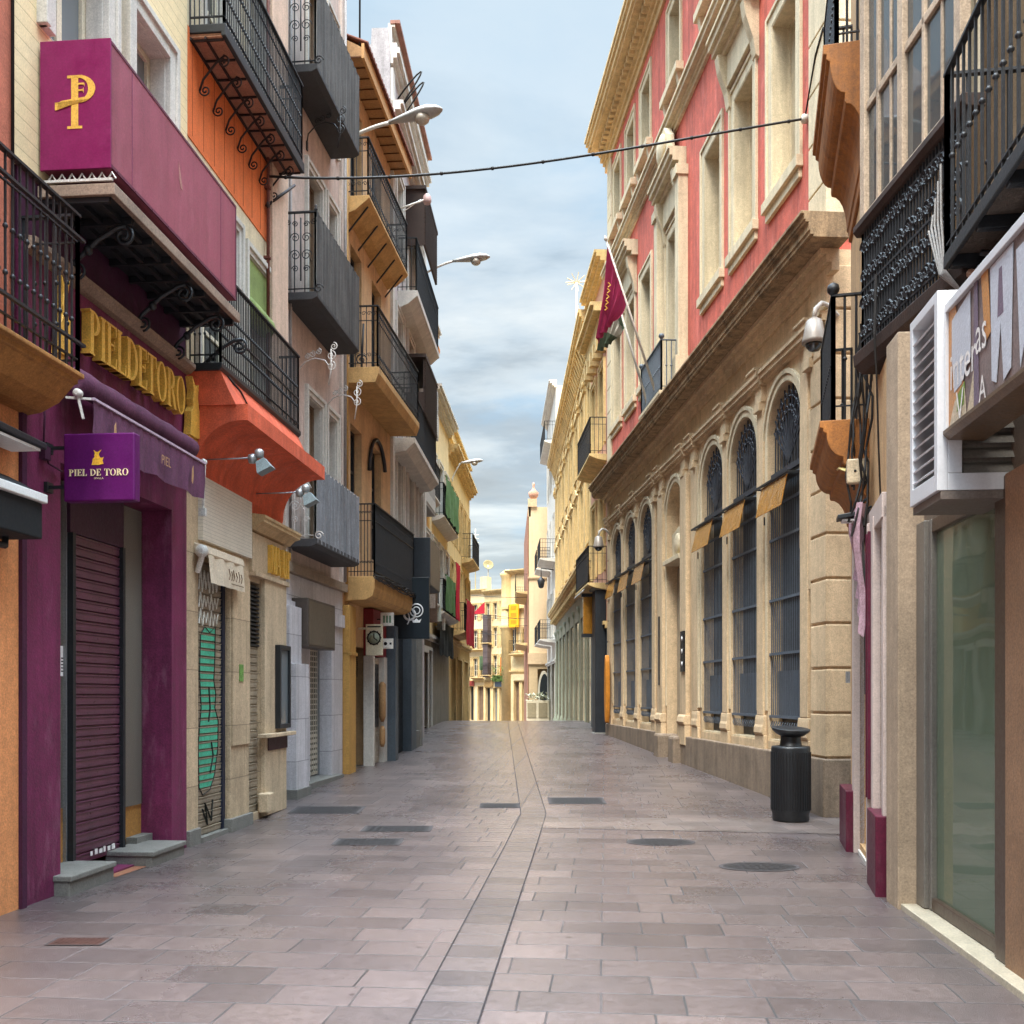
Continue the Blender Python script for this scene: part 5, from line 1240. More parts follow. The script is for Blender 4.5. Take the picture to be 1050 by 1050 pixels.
for i, (a, c, z0, z1) in enumerate(pw):
    near = i < 6
    w_ = window(b, GD, a, c, z0, z1, palace_trim, stone_back if i in (0, 1, 2) else glass_sky, n=-.24, cols=1, fw=.05, sur=palace_trim, sw=.2, sp=.02)
    if near:
        m = MB(); m.box(GD, a-.25, c+.25, -.02, .1, z0-.16, z0-.0); m.box(GD, a-.21, c+.21, -.02, .05, z0-.3, z0-.16); m.build('sill', palace_trim, w_, bevel=.008)
    x = (a+c)/2
    if i in (1, 4, 6):
        m = MB(); zz_ = z1+.28
        m.box(GD, a-.28, c+.28, 0, .1, zz_, zz_+.55); cornice(m, GD, a-.42, c+.42, 0, zz_+.55, [(.1, .16), (.1, .28), (.12, .34), (.06, .38)])
        for q in (a-.3, c+.12): m.profile(GD, [(0, zz_-.35), (.06, zz_-.3), (.1, zz_-.05), (.22, zz_+.3), (.26, zz_+.56), (0, zz_+.56)], q, q+.18)
        if i == 6:
            m.extrude([GD.P(x-.5, .1, zz_+.93), GD.P(x+.5, .1, zz_+.93), GD.P(x+.35, .1, zz_+1.5), GD.P(x+.12, .1, zz_+1.75), GD.P(x-.12, .1, zz_+1.75), GD.P(x-.35, .1, zz_+1.5)], GD.nv*.16)
            m.lathe(GD.P(x, .26, zz_+1.35), [(.3, 0), (.3, .05), (.2, .09), (0, .1)], 16, GD.nv)
            for q in (a-.55, c+.27): m.box(GD, q, q+.28, 0, .2, 7.62, zz_+.5); m.box(GD, q-.04, q+.32, 0, .26, 7.62, 8.3); m.box(GD, q-.03, q+.31, 0, .25, zz_+.3, zz_+.5)
        m.build('pediment', palace_trim, w_, bevel=.006)
for a, c, z0, z1 in tw:
    w_ = window(b, GD, a, c, z0, z1, palace_trim, glass_sky, n=-.2, cols=2, fw=.05, sur=palace_trim, sw=.17, sp=.02)
    m = MB(); m.box(GD, a-.3, c+.3, -.02, .16, z0-.16, z0); 
    for q in (a-.2, c+.06): m.profile(GD, [(0, z0-.5), (.06, z0-.45), (.12, z0-.16), (0, z0-.16)], q, q+.14)
    m.build('sill', palace_trim, w_, bevel=.006)
for a, c, z0, z1 in pw+tw:
    m = MB()
    for q in ((a-.002, a+.02), (c-.02, c+.002)): m.box(GD, q[0], q[1], -.3, .012, z0, z1)
    m.box(GD, a+.02, c-.02, -.3, .012, z1-.02, z1+.002); m.box(GD, a+.02, c-.02, -.3, .012, z0-.002, z0+.02); m.build('reveal', palace_trim, b)
# quoins on the stucco
for u0, u1 in ((-.015, .6), (L-.55, L+.015)):
    m = MB()
    for k in range(14): m.box(GD, u0, u1, -.3, .05, 7.52+.68*k, 7.52+.68*k+.655)
    m.box(GD, u0+.02, u1-.02, -.25, .03, 7.5, 17)
    m.build('quoin', palace_trim, b, bevel=.01)
# string course and top cornice
m = MB(); cornice(m, GD, -.05, L+.05, 0, 13.25, [(.08, .06), (.08, .1), (.1, .2), (.06, .24)]); m.build('string_course', palace_trim, b)
m = MB(); cornice(m, GD, -.3, L+.35, 0, 16.6, [(.18, .06), (.1, .12), (.16, .2), (.05, .24), (.08, .5), (.14, .56), (.1, .62), (.08, .66)])
for k in range(62): m.box(GD, k*.26, k*.26+.13, .1, .34, 16.92, 17.05)
m.build('top_cornice', M('cornice_ochre_stone', '#cdb183', .8, .12, 1.4, .1, streak=.2), b)
m = MB(); m.profile(GD, [(.6, 17.4), (-3, 18.6), (-6, 17.4)], 0, L); m.build('roof', tile, b)
# main cornice over the arcade
m = MB()
ct = cornice(m, GD, -.5, L+.3, 0, 7.22, [(.03, .40), (.05, .44), (.1, .46), (.03, .50), (.07, .52), (.04, .56)])
cb_ = MB()
m.build('main_cornice', palace_soot, b, bevel=.006)
m = MB(); cornice(m, GD, -.2, L+.1, 0, 6.95, [(.1, .05), (.1, .12), (.07, .2)])
m.build('bed_moulding', palace, b)
# band under it with consoles between the arches
m = MB(); cornice(m, GD, -.05, L, 0, 6.32, [(.05, .07), (.07, .12), (.05, .15)]); m.build('impost_band', palace, b)
cons = [.55, 2.62, 4.5, 6.55, 7.3, 9.25, 10.0, 12.02, 13.87, 15.75]
for x in cons:
    m = MB(); cornice(m, GD, x-.2, x+.2, 0, 6.29, [(.04, .12), (.08, .15), (.1, .18), (.04, .21)]); m.box(GD, x-.15, x+.15, 0, .08, 6.05, 6.29); m.box(GD, x-.13, x+.13, 0, .11, 5.92, 6.05); m.build('console', palace, b, bevel=.008)
# arch mouldings, pilasters and their bases
for i, x in enumerate(AX):
    m = MB(); zc = 5.38 if i != 3 else 5.3; K = 20
    for r0, r1, p in ((.715, .80, .02), (.815, .885, .045)):
        A = [math.pi*k/K for k in range(K+1)]
        m.prism(GD, [(x-r1*math.cos(q), zc+r1*math.sin(q)) for q in A]+[(x+r0*math.cos(q), zc+r0*math.sin(q)) for q in A], -.02, p)
        for s in (-1, 1):
            q0, q1 = sorted((x+s*r0, x+s*r1)); m.box(GD, q0, q1, -.02, p, 1.35, zc)
    m.build('arch_moulding', palace_trim, b, bevel=.006)
for x in (.78, 2.62, 4.5, 6.45, 9.2+.9, 12.02, 13.87, 15.7):
    m = MB(); w_ = .2
    m.box(GD, x-w_+.06, x+w_-.06, 0, .05, 1.28, 5.95); m.box(GD, x-w_-.02, x+w_+.02, 0, .06, .7, .98); m.profile(GD, [(0, .98), (.065, .98), (.085, 1.02), (.08, 1.1), (.065, 1.14), (.06, 1.22), (.05, 1.28), (0, 1.28)], x-w_-.0, x+w_+.0); m.build('pilaster', palace, b, bevel=.012)
for x, s in ((7.25, 1), (9.3, 1)):
    m = MB(); m.box(GD, x-.24, x+.24, 0, .09, 1.2, 5.95); m.box(GD, x-.27, x+.27, 0, .12, .6, 1.0); m.profile(GD, [(0, 1.0), (.13, 1.0), (.155, 1.06), (.13, 1.16), (.1, 1.2), (0, 1.2)], x-.28, x+.28); m.build('pilaster', palace, b, bevel=.012)
# rusticated corner piers
m = MB()
for k in range(11):
    z0 = .80+.575*k; m.box(GD, -.02, .52, -1.6, .055, z0, z0+.545)
m.box(GD, .0, .5, -1.58, .03, .6, 7.0); m.build('rusticated_pier', palace, b, bevel=.014); m = MB(); m.box(GD, L-.28, L, -.9, .03, .6, 7.)
for k in range(11): m.box(GD, L-.3, L+.02, -1., .05, .8+.575*k, .8+.575*k+.545)
m.build('rusticated_pier', palace, b, bevel=.014)
m = MB(); m.box(GD, .53, .6, 0, .05, 3.0, 5.4); m.box(GD, .55, .98, -.0, .03, 3.6, 5.2); m.build('panel', palace, b, bevel=.006, split=True)
# plinth, entrance block
m = MB(); m.box(GD, -.05, AX[3]-.9, -9, .10, -.3, .775); m.box(GD, AX[3]+.9, L+.02, -9, .10, -.3, .775); m.build('plinth', granite_warm, b, bevel=.02, split=True)
m = MB(); m.box(GD, AX[3]-.9, AX[3]-.45, -.2, .26, -.2, .76); m.box(GD, AX[3]+.45, AX[3]+.9, -.2, .26, -.2, .76); m.build('entrance_pedestal', granite_warm, b, bevel=.05, split=True)
m = MB(); m.box(GD, AX[3]-.69, AX[3]+.69, -.255, -.22, .1, 4.3); m.build('entrance_door', M('pale_stone_door', '#a3957f', .7, .12, 2), b)
m = MB(); m.box(GD, AX[3]-.69, AX[3]+.69, -.25, .1, 4.35, 4.45); m.prism(GD, [(AX[3]-.5, 4.45), (AX[3]+.5, 4.45), (AX[3]+.6, 5.0), (AX[3], 5.1), (AX[3]-.6, 5.0)], -.24, -.08); m.lathe(GD.P(AX[3], -.08, 4.75), [(.22, 0), (.2, .05), (.05, .08)], 14, GD.nv); m.build('carved_panel', palace_trim, b, bevel=.01)
m = MB(); m.box(GD, 7.05, 7.33, .09, .12, 2.05, 2.85)
o = m.build('wall_plaque', M('black_plaque', '#16181c', .3, .1, 4), loc=GD.P(7.2, .2, 2)); tag(o, 'black rectangular plaque beside the palace entrance', 'plaque')
m2 = MB()
for k, q in enumerate((2.7, 2.45, 2.2)): m2.lathe(GD.P(7.19, .12, q), [(.0, 0), (.05, .0), (.05, .004), (0, .006)], 10, GD.nv)
m2.build('lettering', paper, o)
m = MB(); m.box(GD, 9.26, 9.34, .09, .11, 1.8, 3.3); o = m.build('letter_slot', dark_steel, loc=GD.P(9.3, .2, 2)); tag(o, 'tall thin dark slot in the pilaster beyond the palace entrance', 'slot')
# iron window grilles
for i, x in enumerate(AX):
    if i == 3: continue
    a, c = x-.7, x+.7
    m = MB(); m.box(GD, a, c, -.255, -.22, .9, 5.38)
    K = 14; m.prism(GD, [(x-.7*math.cos(math.pi*k/K), 5.38+.7*math.sin(math.pi*k/K)) for k in range(K+1)], -.255, -.22)
    w_ = m.build('window', M('slate_behind_grille', '#1d2329', .4), b)
    m = MB(); n = -.04
    for k in range(16): u_ = a+.03+(1.34)*k/15; m.box(GD, u_-.015, u_+.015, n-.002, n+.003, 1.25, 4.75)
    for z in (1.27, 2.2, 3.0, 3.9, 4.4, 4.72): m.box(GD, a, c, n-.008, n+.026, z-.02, z+.02)
    for k in range(14):
        u_ = a+.074+1.34*k/14; m.tube([GD.P(u_, n, 1.2), GD.P(u_, n+.03, 1.13), GD.P(u_, n, 1.08)], .008, 4)
    m.box(GD, a+.02, c-.02, -.16, -.15, 1.27, 1.95)
    m.build('grille', navy, w_)
    m = MB(); n = -.07
    m.box(GD, a, c, n-.015, n+.03, 4.82, 4.9)
    for k in range(11):
        q = math.pi*(k+.5)/11; r_ = .63; m.bar(GD.P(x, n, 4.95), GD.P(x-r_*math.cos(q), n, 5.43+r_*math.sin(q)), .02)
    for k in range(-5, 6): m.bar(GD.P(x+k*.115, n, 4.9), GD.P(x+k*.115, n, 5.35+.3*math.cos(k*.25)), .016)
    for rr in (.3, .5):
        m.tube([GD.P(x-rr*math.cos(math.pi*k/12), n+.005, 5.4+rr*math.sin(math.pi*k/12)) for k in range(13)], .012, 4)
        for k in range(8):
            q = math.pi*(k+.5)/8; m.scroll(GD.P(x-rr*math.cos(q), n+.01, 5.42+rr*math.sin(q)), GD.uv, ZV, .07, .009, 1.2, 4)
    m.build('fanlight_grille', M('grey_iron', '#3a3d44', .5, .2, 5), w_)
    m = MB(); m.box(GD, a+.002, c-.002, -.25, -.02, .8, .93); m.build('sill', palace_trim, w_)
# gilded boxes hung across the grilles
for i, x in enumerate(AX):
    if i == 3: continue
    c = root('gilded_sign', ['nearest gilded reflective sign across an arched grille', 'second gilded reflective sign from the near palace corner', 'gilded reflective sign across the grille just before the palace entrance',
             '', 'gilded reflective sign across the grille just past the palace entrance', 'gilded reflective sign on the next to last arched grille', 'furthest and smallest looking gilded reflective sign on the arcade'][i], 'sign', GD.P(x, .1, 4.3), 'gilded signs on the arched grilles')
    a, e_ = x-.58, x+.5
    m = MB(); m.profile(GD, [(.25, 4.22), (.26, 4.225), (.17, 4.66), (.16, 4.655)], a, e_); m.build('panel', brass, c)
    m = MB(); m.bar(GD.P(a-.1, .19, 4.68), GD.P(e_+.25, .19, 4.68), .03); m.bar(GD.P(e_+.2, .0, 4.68), GD.P(e_+.2, .19, 4.68), .025); m.bar(GD.P(a-.05, .0, 4.68), GD.P(a-.05, .19, 4.68), .025)
    m.bar(GD.P(e_-.1, .16, 4.1), GD.P(e_-.1, .16, 4.22), .02); m.build('arm', dark_steel, c)
    m = MB(); m.box(GD, a-.0, e_, .0, .14, 4.66, 4.7); m.build('housing', dark_steel, c)
# entrance balcony with flag poles
x0, x1 = AX[3]-.95, AX[3]+.95
m = MB(); m.box(GD, x0-.05, x1+.05, .3, .56, 7.56, 7.64); bl = m.build('balcony', palace_trim, b, bevel=.01)
m = MB(); railing(m, GD, x0, x1, .5, 7.64, 8.65, step=.1, frieze=.0, bar=.02, knob=True)
m.lathe(GD.P(x0, .5, 8.66), [(.02, 0), (.06, .05), (.05, .1), (0, .12)], 10); m.lathe(GD.P(x1, .5, 8.66), [(.02, 0), (.06, .05), (.05, .1), (0, .12)], 10); m.build('railing', navy, bl, fix=False)
def flag(p0, p1, cols, lab, hang, drop, seed):
    c = root('flag', lab, 'flag', p0, 'flags on the palace balcony')
    m = MB(); m.tube([p0, p1], .028, 8, .7); m.lathe(p1, [(.02, 0), (.04, .03), (.02, .08), (0, .1)], 8, (p1-p0).normalized()); m.build('pole', rod_white, c)
    R2 = random.Random(seed); K, J = 22, 14; d = (p0-p1)
    for a0, a1, mt, nm in cols:
        m = MB()
        def q(i, j):
            s = i/K*hang+.015; y = j/J
            p = p1+d*s
            fold = .06*math.sin(i*1.15+seed)*(.25+y)+.03*math.sin(i*2.7+y*2)
            pinch = 1-.62*y
            p = p1+d*(.015+(s-.015)*(1-.5*y**1.5))
            return Vector((p.x+fold*.7-.22*y*(1-i/K*.6), p.y+fold-.1*y, p.z-drop*1.25*y*(1-.5*(i/K))))
        j0, j1 = int(a0*J), int(a1*J)
        for i in range(K):
            for j in range(j0, j1): m.poly([q(i, j), q(i+1, j), q(i+1, j+1), q(i, j+1)], True)
        cl = m.build(nm, mt, c, fix=False)
        if nm == 'cloth' and lab.startswith('crim'):
            t_ = MB()
            for k in range(5):
                p = q(5, 5+k)+Vector((-.03, -.1, 0)); t_.tube([p+Vector((0, 0, .05)), p+Vector((.05, 0, 0)), p+Vector((0, 0, -.04))], .012, 4)
            t_.build('emblem', gold, cl)
    return c
magenta_cloth = M('crimson_flag_cloth', '#7d1440', .8, .12, 3, .04)
green_flag = M('green_flag_cloth', '#3d4a38', .85, .14, 3, .04); white_flag = M('white_flag_cloth', '#8f8b80', .85, .1, 3, .04)
tip = Vector((1.86, 20.2, 10.55))
flag(GD.P(8.0, .48, 7.85), tip, [(0, 1, magenta_cloth, 'cloth')], 'crimson flag with gold lettering on a long white pole', .38, 1.6, 1)
flag(GD.P(8.75, .48, 7.8), Vector((2.02, 21.4, 10.45)), [(0, .3, green_flag, 'cloth'), (.28, .72, white_flag, 'white_band'), (.72, 1, green_flag, 'cloth')], 'green and white flag hanging behind the crimson one', .4, 1.35, 4)
# camera dome
c = root('camera_dome', 'silver bell shaped camera dome on a curved arm at the near palace corner', 'security camera', GD.P(.1, .3, 6.1))
p = Vector((3.83, 12.98, 6.07))
m = MB(); m.lathe(p, [(.05, .3), (.1, .26), (.135, .08), (.15, .02), (.155, -.02), (.13, -.03)][::-1], 20); m.build('housing', M('satin_aluminium', '#8d847b', .42, .05, 3, .02, metal=.2), c)
m = MB(); m.lathe(p-ZV*.03, [(.01, -.1), (.06, -.085), (.1, -.04), (.115, 0)], 18); m.build('dome', glass_dark, c)
m = MB(); m.tube([p+ZV*.3, p+Vector((.02, 0, .42)), p+Vector((.1, .02, .5)), p+Vector((.2, .05, .48)), p+Vector((.33, .1, .36))], .03, 8); m.build('arm', rod_white, c)
c2_ = copy_thing(c, GD.P(15.75, .45, 5.75)-(GD.P(.1, .3, 6.1)-Vector(c.location))*0, 'silver bell shaped camera dome at the far end of the palace arcade')

# ---------------------------------------------------------------- litter bin
p = Vector((3.47, 12.75, gz(12.75)))
c = root('litter_bin', 'black cast iron litter bin with a tilted saucer lid by the palace plinth', 'litter bin', p)
m = MB(); m.lathe(p, [(.205, .0), (.225, .02), (.225, .1), (.235, .12), (.238, .9), (.232, .93), (.2, .935)], 40)
for k in range(40):
    a = 2*math.pi*k/40; q = p+Vector((math.cos(a), math.sin(a), 0))*.238; m.bar(q+ZV*.14, q+ZV*.86, .012)
m.build('body', bin_mat, c)
m = MB(); m.lathe(p, [(.16, .92), (.135, .945), (.125, 1.0), (.125, 1.12), (.12, 1.13)], 32); m.build('neck', bin_mat, c)
m = MB(); ax = Vector((.04, -.1, 1)).normalized(); m.lathe(p+ZV*1.12, [(.1, -.075), (.17, -.045), (.225, .0), (.237, .03), (.225, .036), (.12, .02), (.0, .01)], 36, ax); m.build('lid', bin_mat, c)

# ---------------------------------------------------------------- narrow house before the alley
L = GC.L
b = root('narrow_house', 'narrow ochre house with a pink and maroon shop beside the alley', 'house', GC.P(1.5, 0, 0))
wall(b, GC, .78, L, 4.3, 9.8, M('ochre_plaster', '#c09a6e', .85, .14, 1.2, .12, streak=.2), bd=.3, back=3, name='upper_wall')
wall(b, GC, 0, L, -.2, 4.3, M('ochre_plaster', '#c09a6e', .85, .14, 1.2, .12, streak=.2), [(.1, .55, .1, 3.0), (1.0, 2.3, .1, 2.95)], bd=.3, back=3)
white_pink = M('pinkish_white_paint', '#c4b3aa', .55, .08, 2, .05, streak=.12)
sh = shutter(b, GC, .12, .53, .4, 3.0, -.1, shutter_pale, pitch=.07)
m = MB(); m.box(GC, .55, .7, -.05, .06, 0, 3.1); m.box(GC, .9, 1.0, -.05, .07, 0, 3.1); m.box(GC, 2.3, 2.5, -.05, .06, 0, 3.1); m.box(GC, .0, .1, -.05, .04, 0, 3.1); m.box(GC, 0, 2.6, -.05, .05, 3.0, 3.2); m.build('shop_frame', white_pink, b, bevel=.006, split=True)
m = MB(); m.box(GC, .7, .745, -.05, .085, .7, 3.0); m.box(GC, .86, .9, -.05, .085, .7, 3.0); m.build('frame_stripe', maroon, b, bevel=.004, split=True)
m = MB(); m.box(GC, 1.0, 2.3, -.29, -.25, .1, 2.95); m.build('shop_pane', glass_dark, b)
m = MB(); m.box(GC, -.02, .62, -.1, .10, -.1, .64); m.build('base_panel', maroon, b, bevel=.01)
m = MB(); m.box(GC, 2.35, 3.2, -.1, .13, -.1, .62); m.build('base_panel', maroon, b, bevel=.01)
m = MB(); m.box(GC, .62, 2.35, -.3, .02, -.1, GC.g(1)+.04); m.build('threshold', white_trim, b)
m = MB(); m.box(GC, 2.7, 2.76, .06, .1, 1.72, 1.84); m.build('door_plate', steel, b)
cl = MB(); K = 14
def cv_(i, j): return GC.P(.95+.6*i/K, .1+.05*math.sin(i*1.7)+.03*math.sin(j), 3.3-1.2*j/6*(1-.04*i))
for i in range(K):
    for j in range(6): cl.poly([cv_(i, j), cv_(i+1, j), cv_(i+1, j+1), cv_(i, j+1)], True)
o = cl.build('hanging_cloth', M('dusty_pink_cloth', '#a58790', .85, .2, 4), loc=GC.P(1, .1, 2.5), fix=False); tag(o, 'dusty pink cloth bunched over the narrow shop doorway', 'cloth')
def moulded(z0, h, a, f, n1, rail, lab):
    q = n1-.1
    prof = [(0, z0), (.03, z0+h*.01), (.035, z0+h*.1)]
    prof += [(.05+q*.5*(1-math.cos(math.radians(k*15))), z0+h*(.12+.36*math.sin(math.radians(k*15)))) for k in range(7)]
    prof += [(.06+q*.5, z0+h*.5), (.06+q*.5, z0+h*.55)]
    prof += [(.06+q*.5+(q*.5-.02)*math.sin(math.radians(k*15)), z0+h*(.85-.28*math.cos(math.radians(k*15)))) for k in range(7)]
    prof += [(n1-.03, z0+h*.87), (n1-.03, z0+h*.91), (n1, z0+h*.92), (n1, z0+h), (0, z0+h)]
    return balcony(b, GC, a, f, n1, prof, rail, orange_wood, iron, step=.1, bar=.02, inset=.13, low=.16, knob=True)
bb = moulded(3.35, .8, 1.4, 3.25, .44, 1.2, '')
m = MB(); m.lathe(GC.P(1.53, .31, 5.35), [(.02, 0), (.055, .04), (.06, .06), (.05, .1), (0, .13)], 12); m.build('finial', iron, bb)
m = MB()
for k in range(60): m.bar(GC.P(1.55+1.55*k/60, .308, 4.3), GC.P(1.55+1.55*k/60, .308, 5.3), .014)
m.build('scrollwork', iron, bb)
bb = moulded(6.55, 1.1, 1.4, 3.25, .41, 1.2, '')
# junction box and cables under the lower balcony
p = GC.P(1.15, .12, 3.62)
c = root('junction_box', 'cream junction box among tangled cables under the ochre balcony', 'junction box', p)
m = MB(); m.box(GC, 1.12, 1.2, .03, .22, 3.5, 3.72); m.build('box', M('cream_plastic', '#cbb898', .5), c, bevel=.012)
m = MB(); m.lathe(GC.P(1.119, .1, 3.61), [(0, 0), (.012, .0), (.012, .003), (0, .004)], 8, -GC.uv); m.lathe(GC.P(1.119, .15, 3.61), [(0, 0), (.012, .0), (.012, .003), (0, .004)], 8, -GC.uv); m.build('screw', ink, c)
R2 = random.Random(8)
m = MB()
for k in range(9):
    pts = []; q = GC.P(1.0+.3*R2.random(), .02+.1*R2.random(), 4.6+.4*R2.random())
    for i in range(9):
        pts.append(q); q = q+Vector((R2.uniform(-.06, .06), R2.uniform(-.06, .06), -.2+R2.uniform(-.05, .05)))
    m.tube(pts, .011, 4)
m.tube([GC.P(1.3, .02, 3.4), GC.P(1.25, .12, 3.3), GC.P(1.1, .1, 3.1), GC.P(1.0, .08, 2.6), GC.P(1.02, .07, 1.6)], .014, 4); m.build('cable', rubber, c)
m = MB()
for k in range(3): m.tube([GC.P(1.7, .2+.03*k, 3.75), GC.P(1.5, .2+.03*k, 3.72), GC.P(1.3, .15+.02*k, 3.64)], .012, 4)
m.build('pale_cable', M('pale_cable', '#c9b878', .6), c)
c = root('floodlight', 'thin black floodlight under the cables on the narrow house', 'floodlight', GC.P(1.2, .2, 3.2))
m = MB(); m.extrude([GC.P(1.1, .02, 3.22), GC.P(1.3, .02, 3.22), GC.P(1.3, .3, 3.18), GC.P(1.1, .3, 3.18)], ZV*.04); m.bar(GC.P(1.2, .0, 3.3), GC.P(1.2, .1, 3.24), .02); m.build('housing', dark_steel, c, bevel=.006)
m = MB(); m.box(GC, 1.12, 1.28, .06, .26, 3.165, 3.18); m.build('lens', paper, c)

# ---------------------------------------------------------------- glazed gallery house and shop at the right edge
b = root('gallery_house', 'house with a bleached wooden glazed gallery above an aluminium shop front', 'house', GA.P(0, 0, 0))
# upper wall set back behind the balconies
wall(b, GA, -3.2, 2.6, 3.95, 12, M('dim_cream_wall', '#b7a58a', .85, .14, 1.2, .12, streak=.25), [(-1.6, -.6, 4.7, 7.2), (.4, 1.3, 4.7, 7.2)], bd=.3, back=4, n=-.8, name='upper_wall')
SA = shift(GA, -.8)
for o in ((-1.6, -.6, 4.7, 7.2), (.4, 1.3, 4.7, 7.2)): window(b, SA, *o, cream_paint, glass_sky, n=-.1, cols=2, rows=3)
# gallery
Lg = GB.L; zb, zt = 5.6, 12.
m = MB()
for a, w_, n_ in ((Lg-.1, .1, .02), (Lg-.36, .05, 0), (Lg*.52, .1, .02), (Lg*.33, .05, 0), (0, .1, .02)): m.box(GB, a, a+w_, -.06, n_, zb, zt)
for z, h in ((zb, .1), (6.55, .07), (7.6, .08), (8.7, .08)):
    m.box(GB, .0, Lg, -.055, -.0, z, z+h)
for a, c in ((.1, Lg*.33), (Lg*.52+.1, Lg-.36)):
    x = (a+c)/2; m.box(GB, x-.018, x+.018, -.05, -.012, zb+.1, zt)
m.box(GB, 0, Lg, -.9, -.06, zt, zt+.2)
for k in range(4): m.box(GB, Lg-.06, Lg, -.9+.28*k, -.83+.28*k, zb, zt)
m.box(GB, Lg-.05, Lg-.01, -.9, -.06, zb, zb+.9)
gl = m.build('glazed_gallery', gallery_wood, b, bevel=.008)
m = MB(); m.box(GB, .02, Lg-.02, -.035, -.025, zb+.1, zt); m.box(GB, Lg-.04, Lg-.03, -.9, -.07, zb+.9, zt); m.build('pane', glass('gallery_pane', (.10, .11, .11), .25, .03), gl)
m = MB(); K = 40
def cu_(i, z): return GB.P(.06+(Lg-.12)*i/K, -.16+.02*math.sin(i*1.9), z)
for i in range(K): m.poly([cu_(i, zb+.1), cu_(i+1, zb+.1), cu_(i+1, 7.5), cu_(i, 7.5)], True)
m.build('curtain', M('cream_curtain', '#c9bca4', .9, .08, 3), gl, fix=False)
m = MB(); m.box(GB, .0, Lg-.06, -.88, -.8, zb, zt); m.build('inner_wall', taupe, gl)
# iron balcony under the gallery
m = MB(); m.profile(GB, [(-1., 4.36), (-.02, 4.36), (.05, 4.42), (.06, 4.52), (-1., 4.52)], -.1, Lg+.06); sl = m.build('balcony', dark_wood, b, bevel=.01)
m = MB(); m.profile(GB, [(-.1, 5.53), (.03, 5.53), (.06, 5.57), (.06, 5.62), (-.1, 5.62)], -.12, Lg+.05); m.build('handrail', dark_wood, sl, bevel=.006)
m = MB(); R2 = random.Random(5)
for k in range(34):
    x = .02+(Lg-.04)*k/33; m.bar(GB.P(x, .0, 4.52), GB.P(x, 0., 5.53), .016)
    if k < 33:
        for q in range(4):
            sg = 1 if (k+q) % 2 else -1; m.scroll(GB.P(x+.028, .008, 4.65+.24*q+.04*R2.random()), GB.uv*sg, ZV, .05+.02*R2.random(), .009, 1.5, 4)
for z in (4.62, 5.05, 5.45): m.bar(GB.P(0, 0, z), GB.P(Lg, 0, z), .02)
for k in range(10):
    n_ = -.9*k/9; m.bar(GB.P(Lg-.02, n_, 4.52), GB.P(Lg-.02, n_, 5.53), .016)
m.build('scroll_railing', iron, sl, fix=False)
m = MB()
for k in range(5): m.tube([GB.P(.2+.04*k, .06, 5.3-.1*k), GB.P(.15+.05*k, .08, 4.9), GB.P(.05+.02*k, .1, 4.5), GB.P(-.05, .02, 4.3)], .009, 4)
m.build('loose_cable', M('grey_cable', '#8a847e', .6), sl)
m = MB()
for k in range(2): m.tube([GB.P(Lg-.5+.02*k, .07, 5.0), GB.P(Lg-.52+.02*k, .09, 4.5), GB.P(Lg-.5, .07, 4.2), GB.P(Lg-.42, .02, 3.6), GB.P(Lg-.3, -.05, 3.0)], .008, 4)
m.build('cable', rubber, sl)
# near iron balcony
GN = Fac(2.905-.14*2.6, 4.3, 2.905, 6.9, -1); Ln = GN.L
m = MB(); m.box(GN, -1.5, Ln, -.03, .0, 4.46, 4.55); m.box(GN, Ln-.03, Ln, -.9, -.03, 4.46, 4.55)
for k in range(6): m.box(GN, Ln-.05-.55*k-.06, Ln-.05-.55*k, -.9, -.03, 4.44, 4.52)
m.box(GN, -1.5, Ln-.03, -.5, -.44, 4.44, 4.519)
ib = m.build('balcony', iron, b, bevel=.006)
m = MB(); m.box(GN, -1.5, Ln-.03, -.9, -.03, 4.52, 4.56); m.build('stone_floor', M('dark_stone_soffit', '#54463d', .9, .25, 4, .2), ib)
m = MB(); railing(m, GN, -1.5, Ln-.02, -.02, 4.55, 5.76, step=.125, bar=.016, knob=1, low=.06, nw=-.8, ends=(0, 1)); m.build('railing', iron, ib, fix=False)
m = MB()
for k in range(3):
    uu = Ln-.3-.9*k; m.scroll(GN.P(uu, -.28, 4.33), GN.nv, -ZV, .12, .016, 1.6); m.tube([GN.P(uu, -.8, 4.0), GN.P(uu, -.6, 4.15), GN.P(uu, -.4, 4.4), GN.P(uu, -.15, 4.44)], .02)
m.build('bracket', iron, ib)
m = MB(); m.tube([GN.P(Ln-.25, -.1, 4.33), GN.P(Ln-.45, -.2, 4.2), GN.P(Ln-.9, -.3, 4.1), GN.P(Ln-1.6, -.3, 4.15)], .03, 8); m.build('conduit', M('rusty_conduit', '#8d6a55', .7), ib)
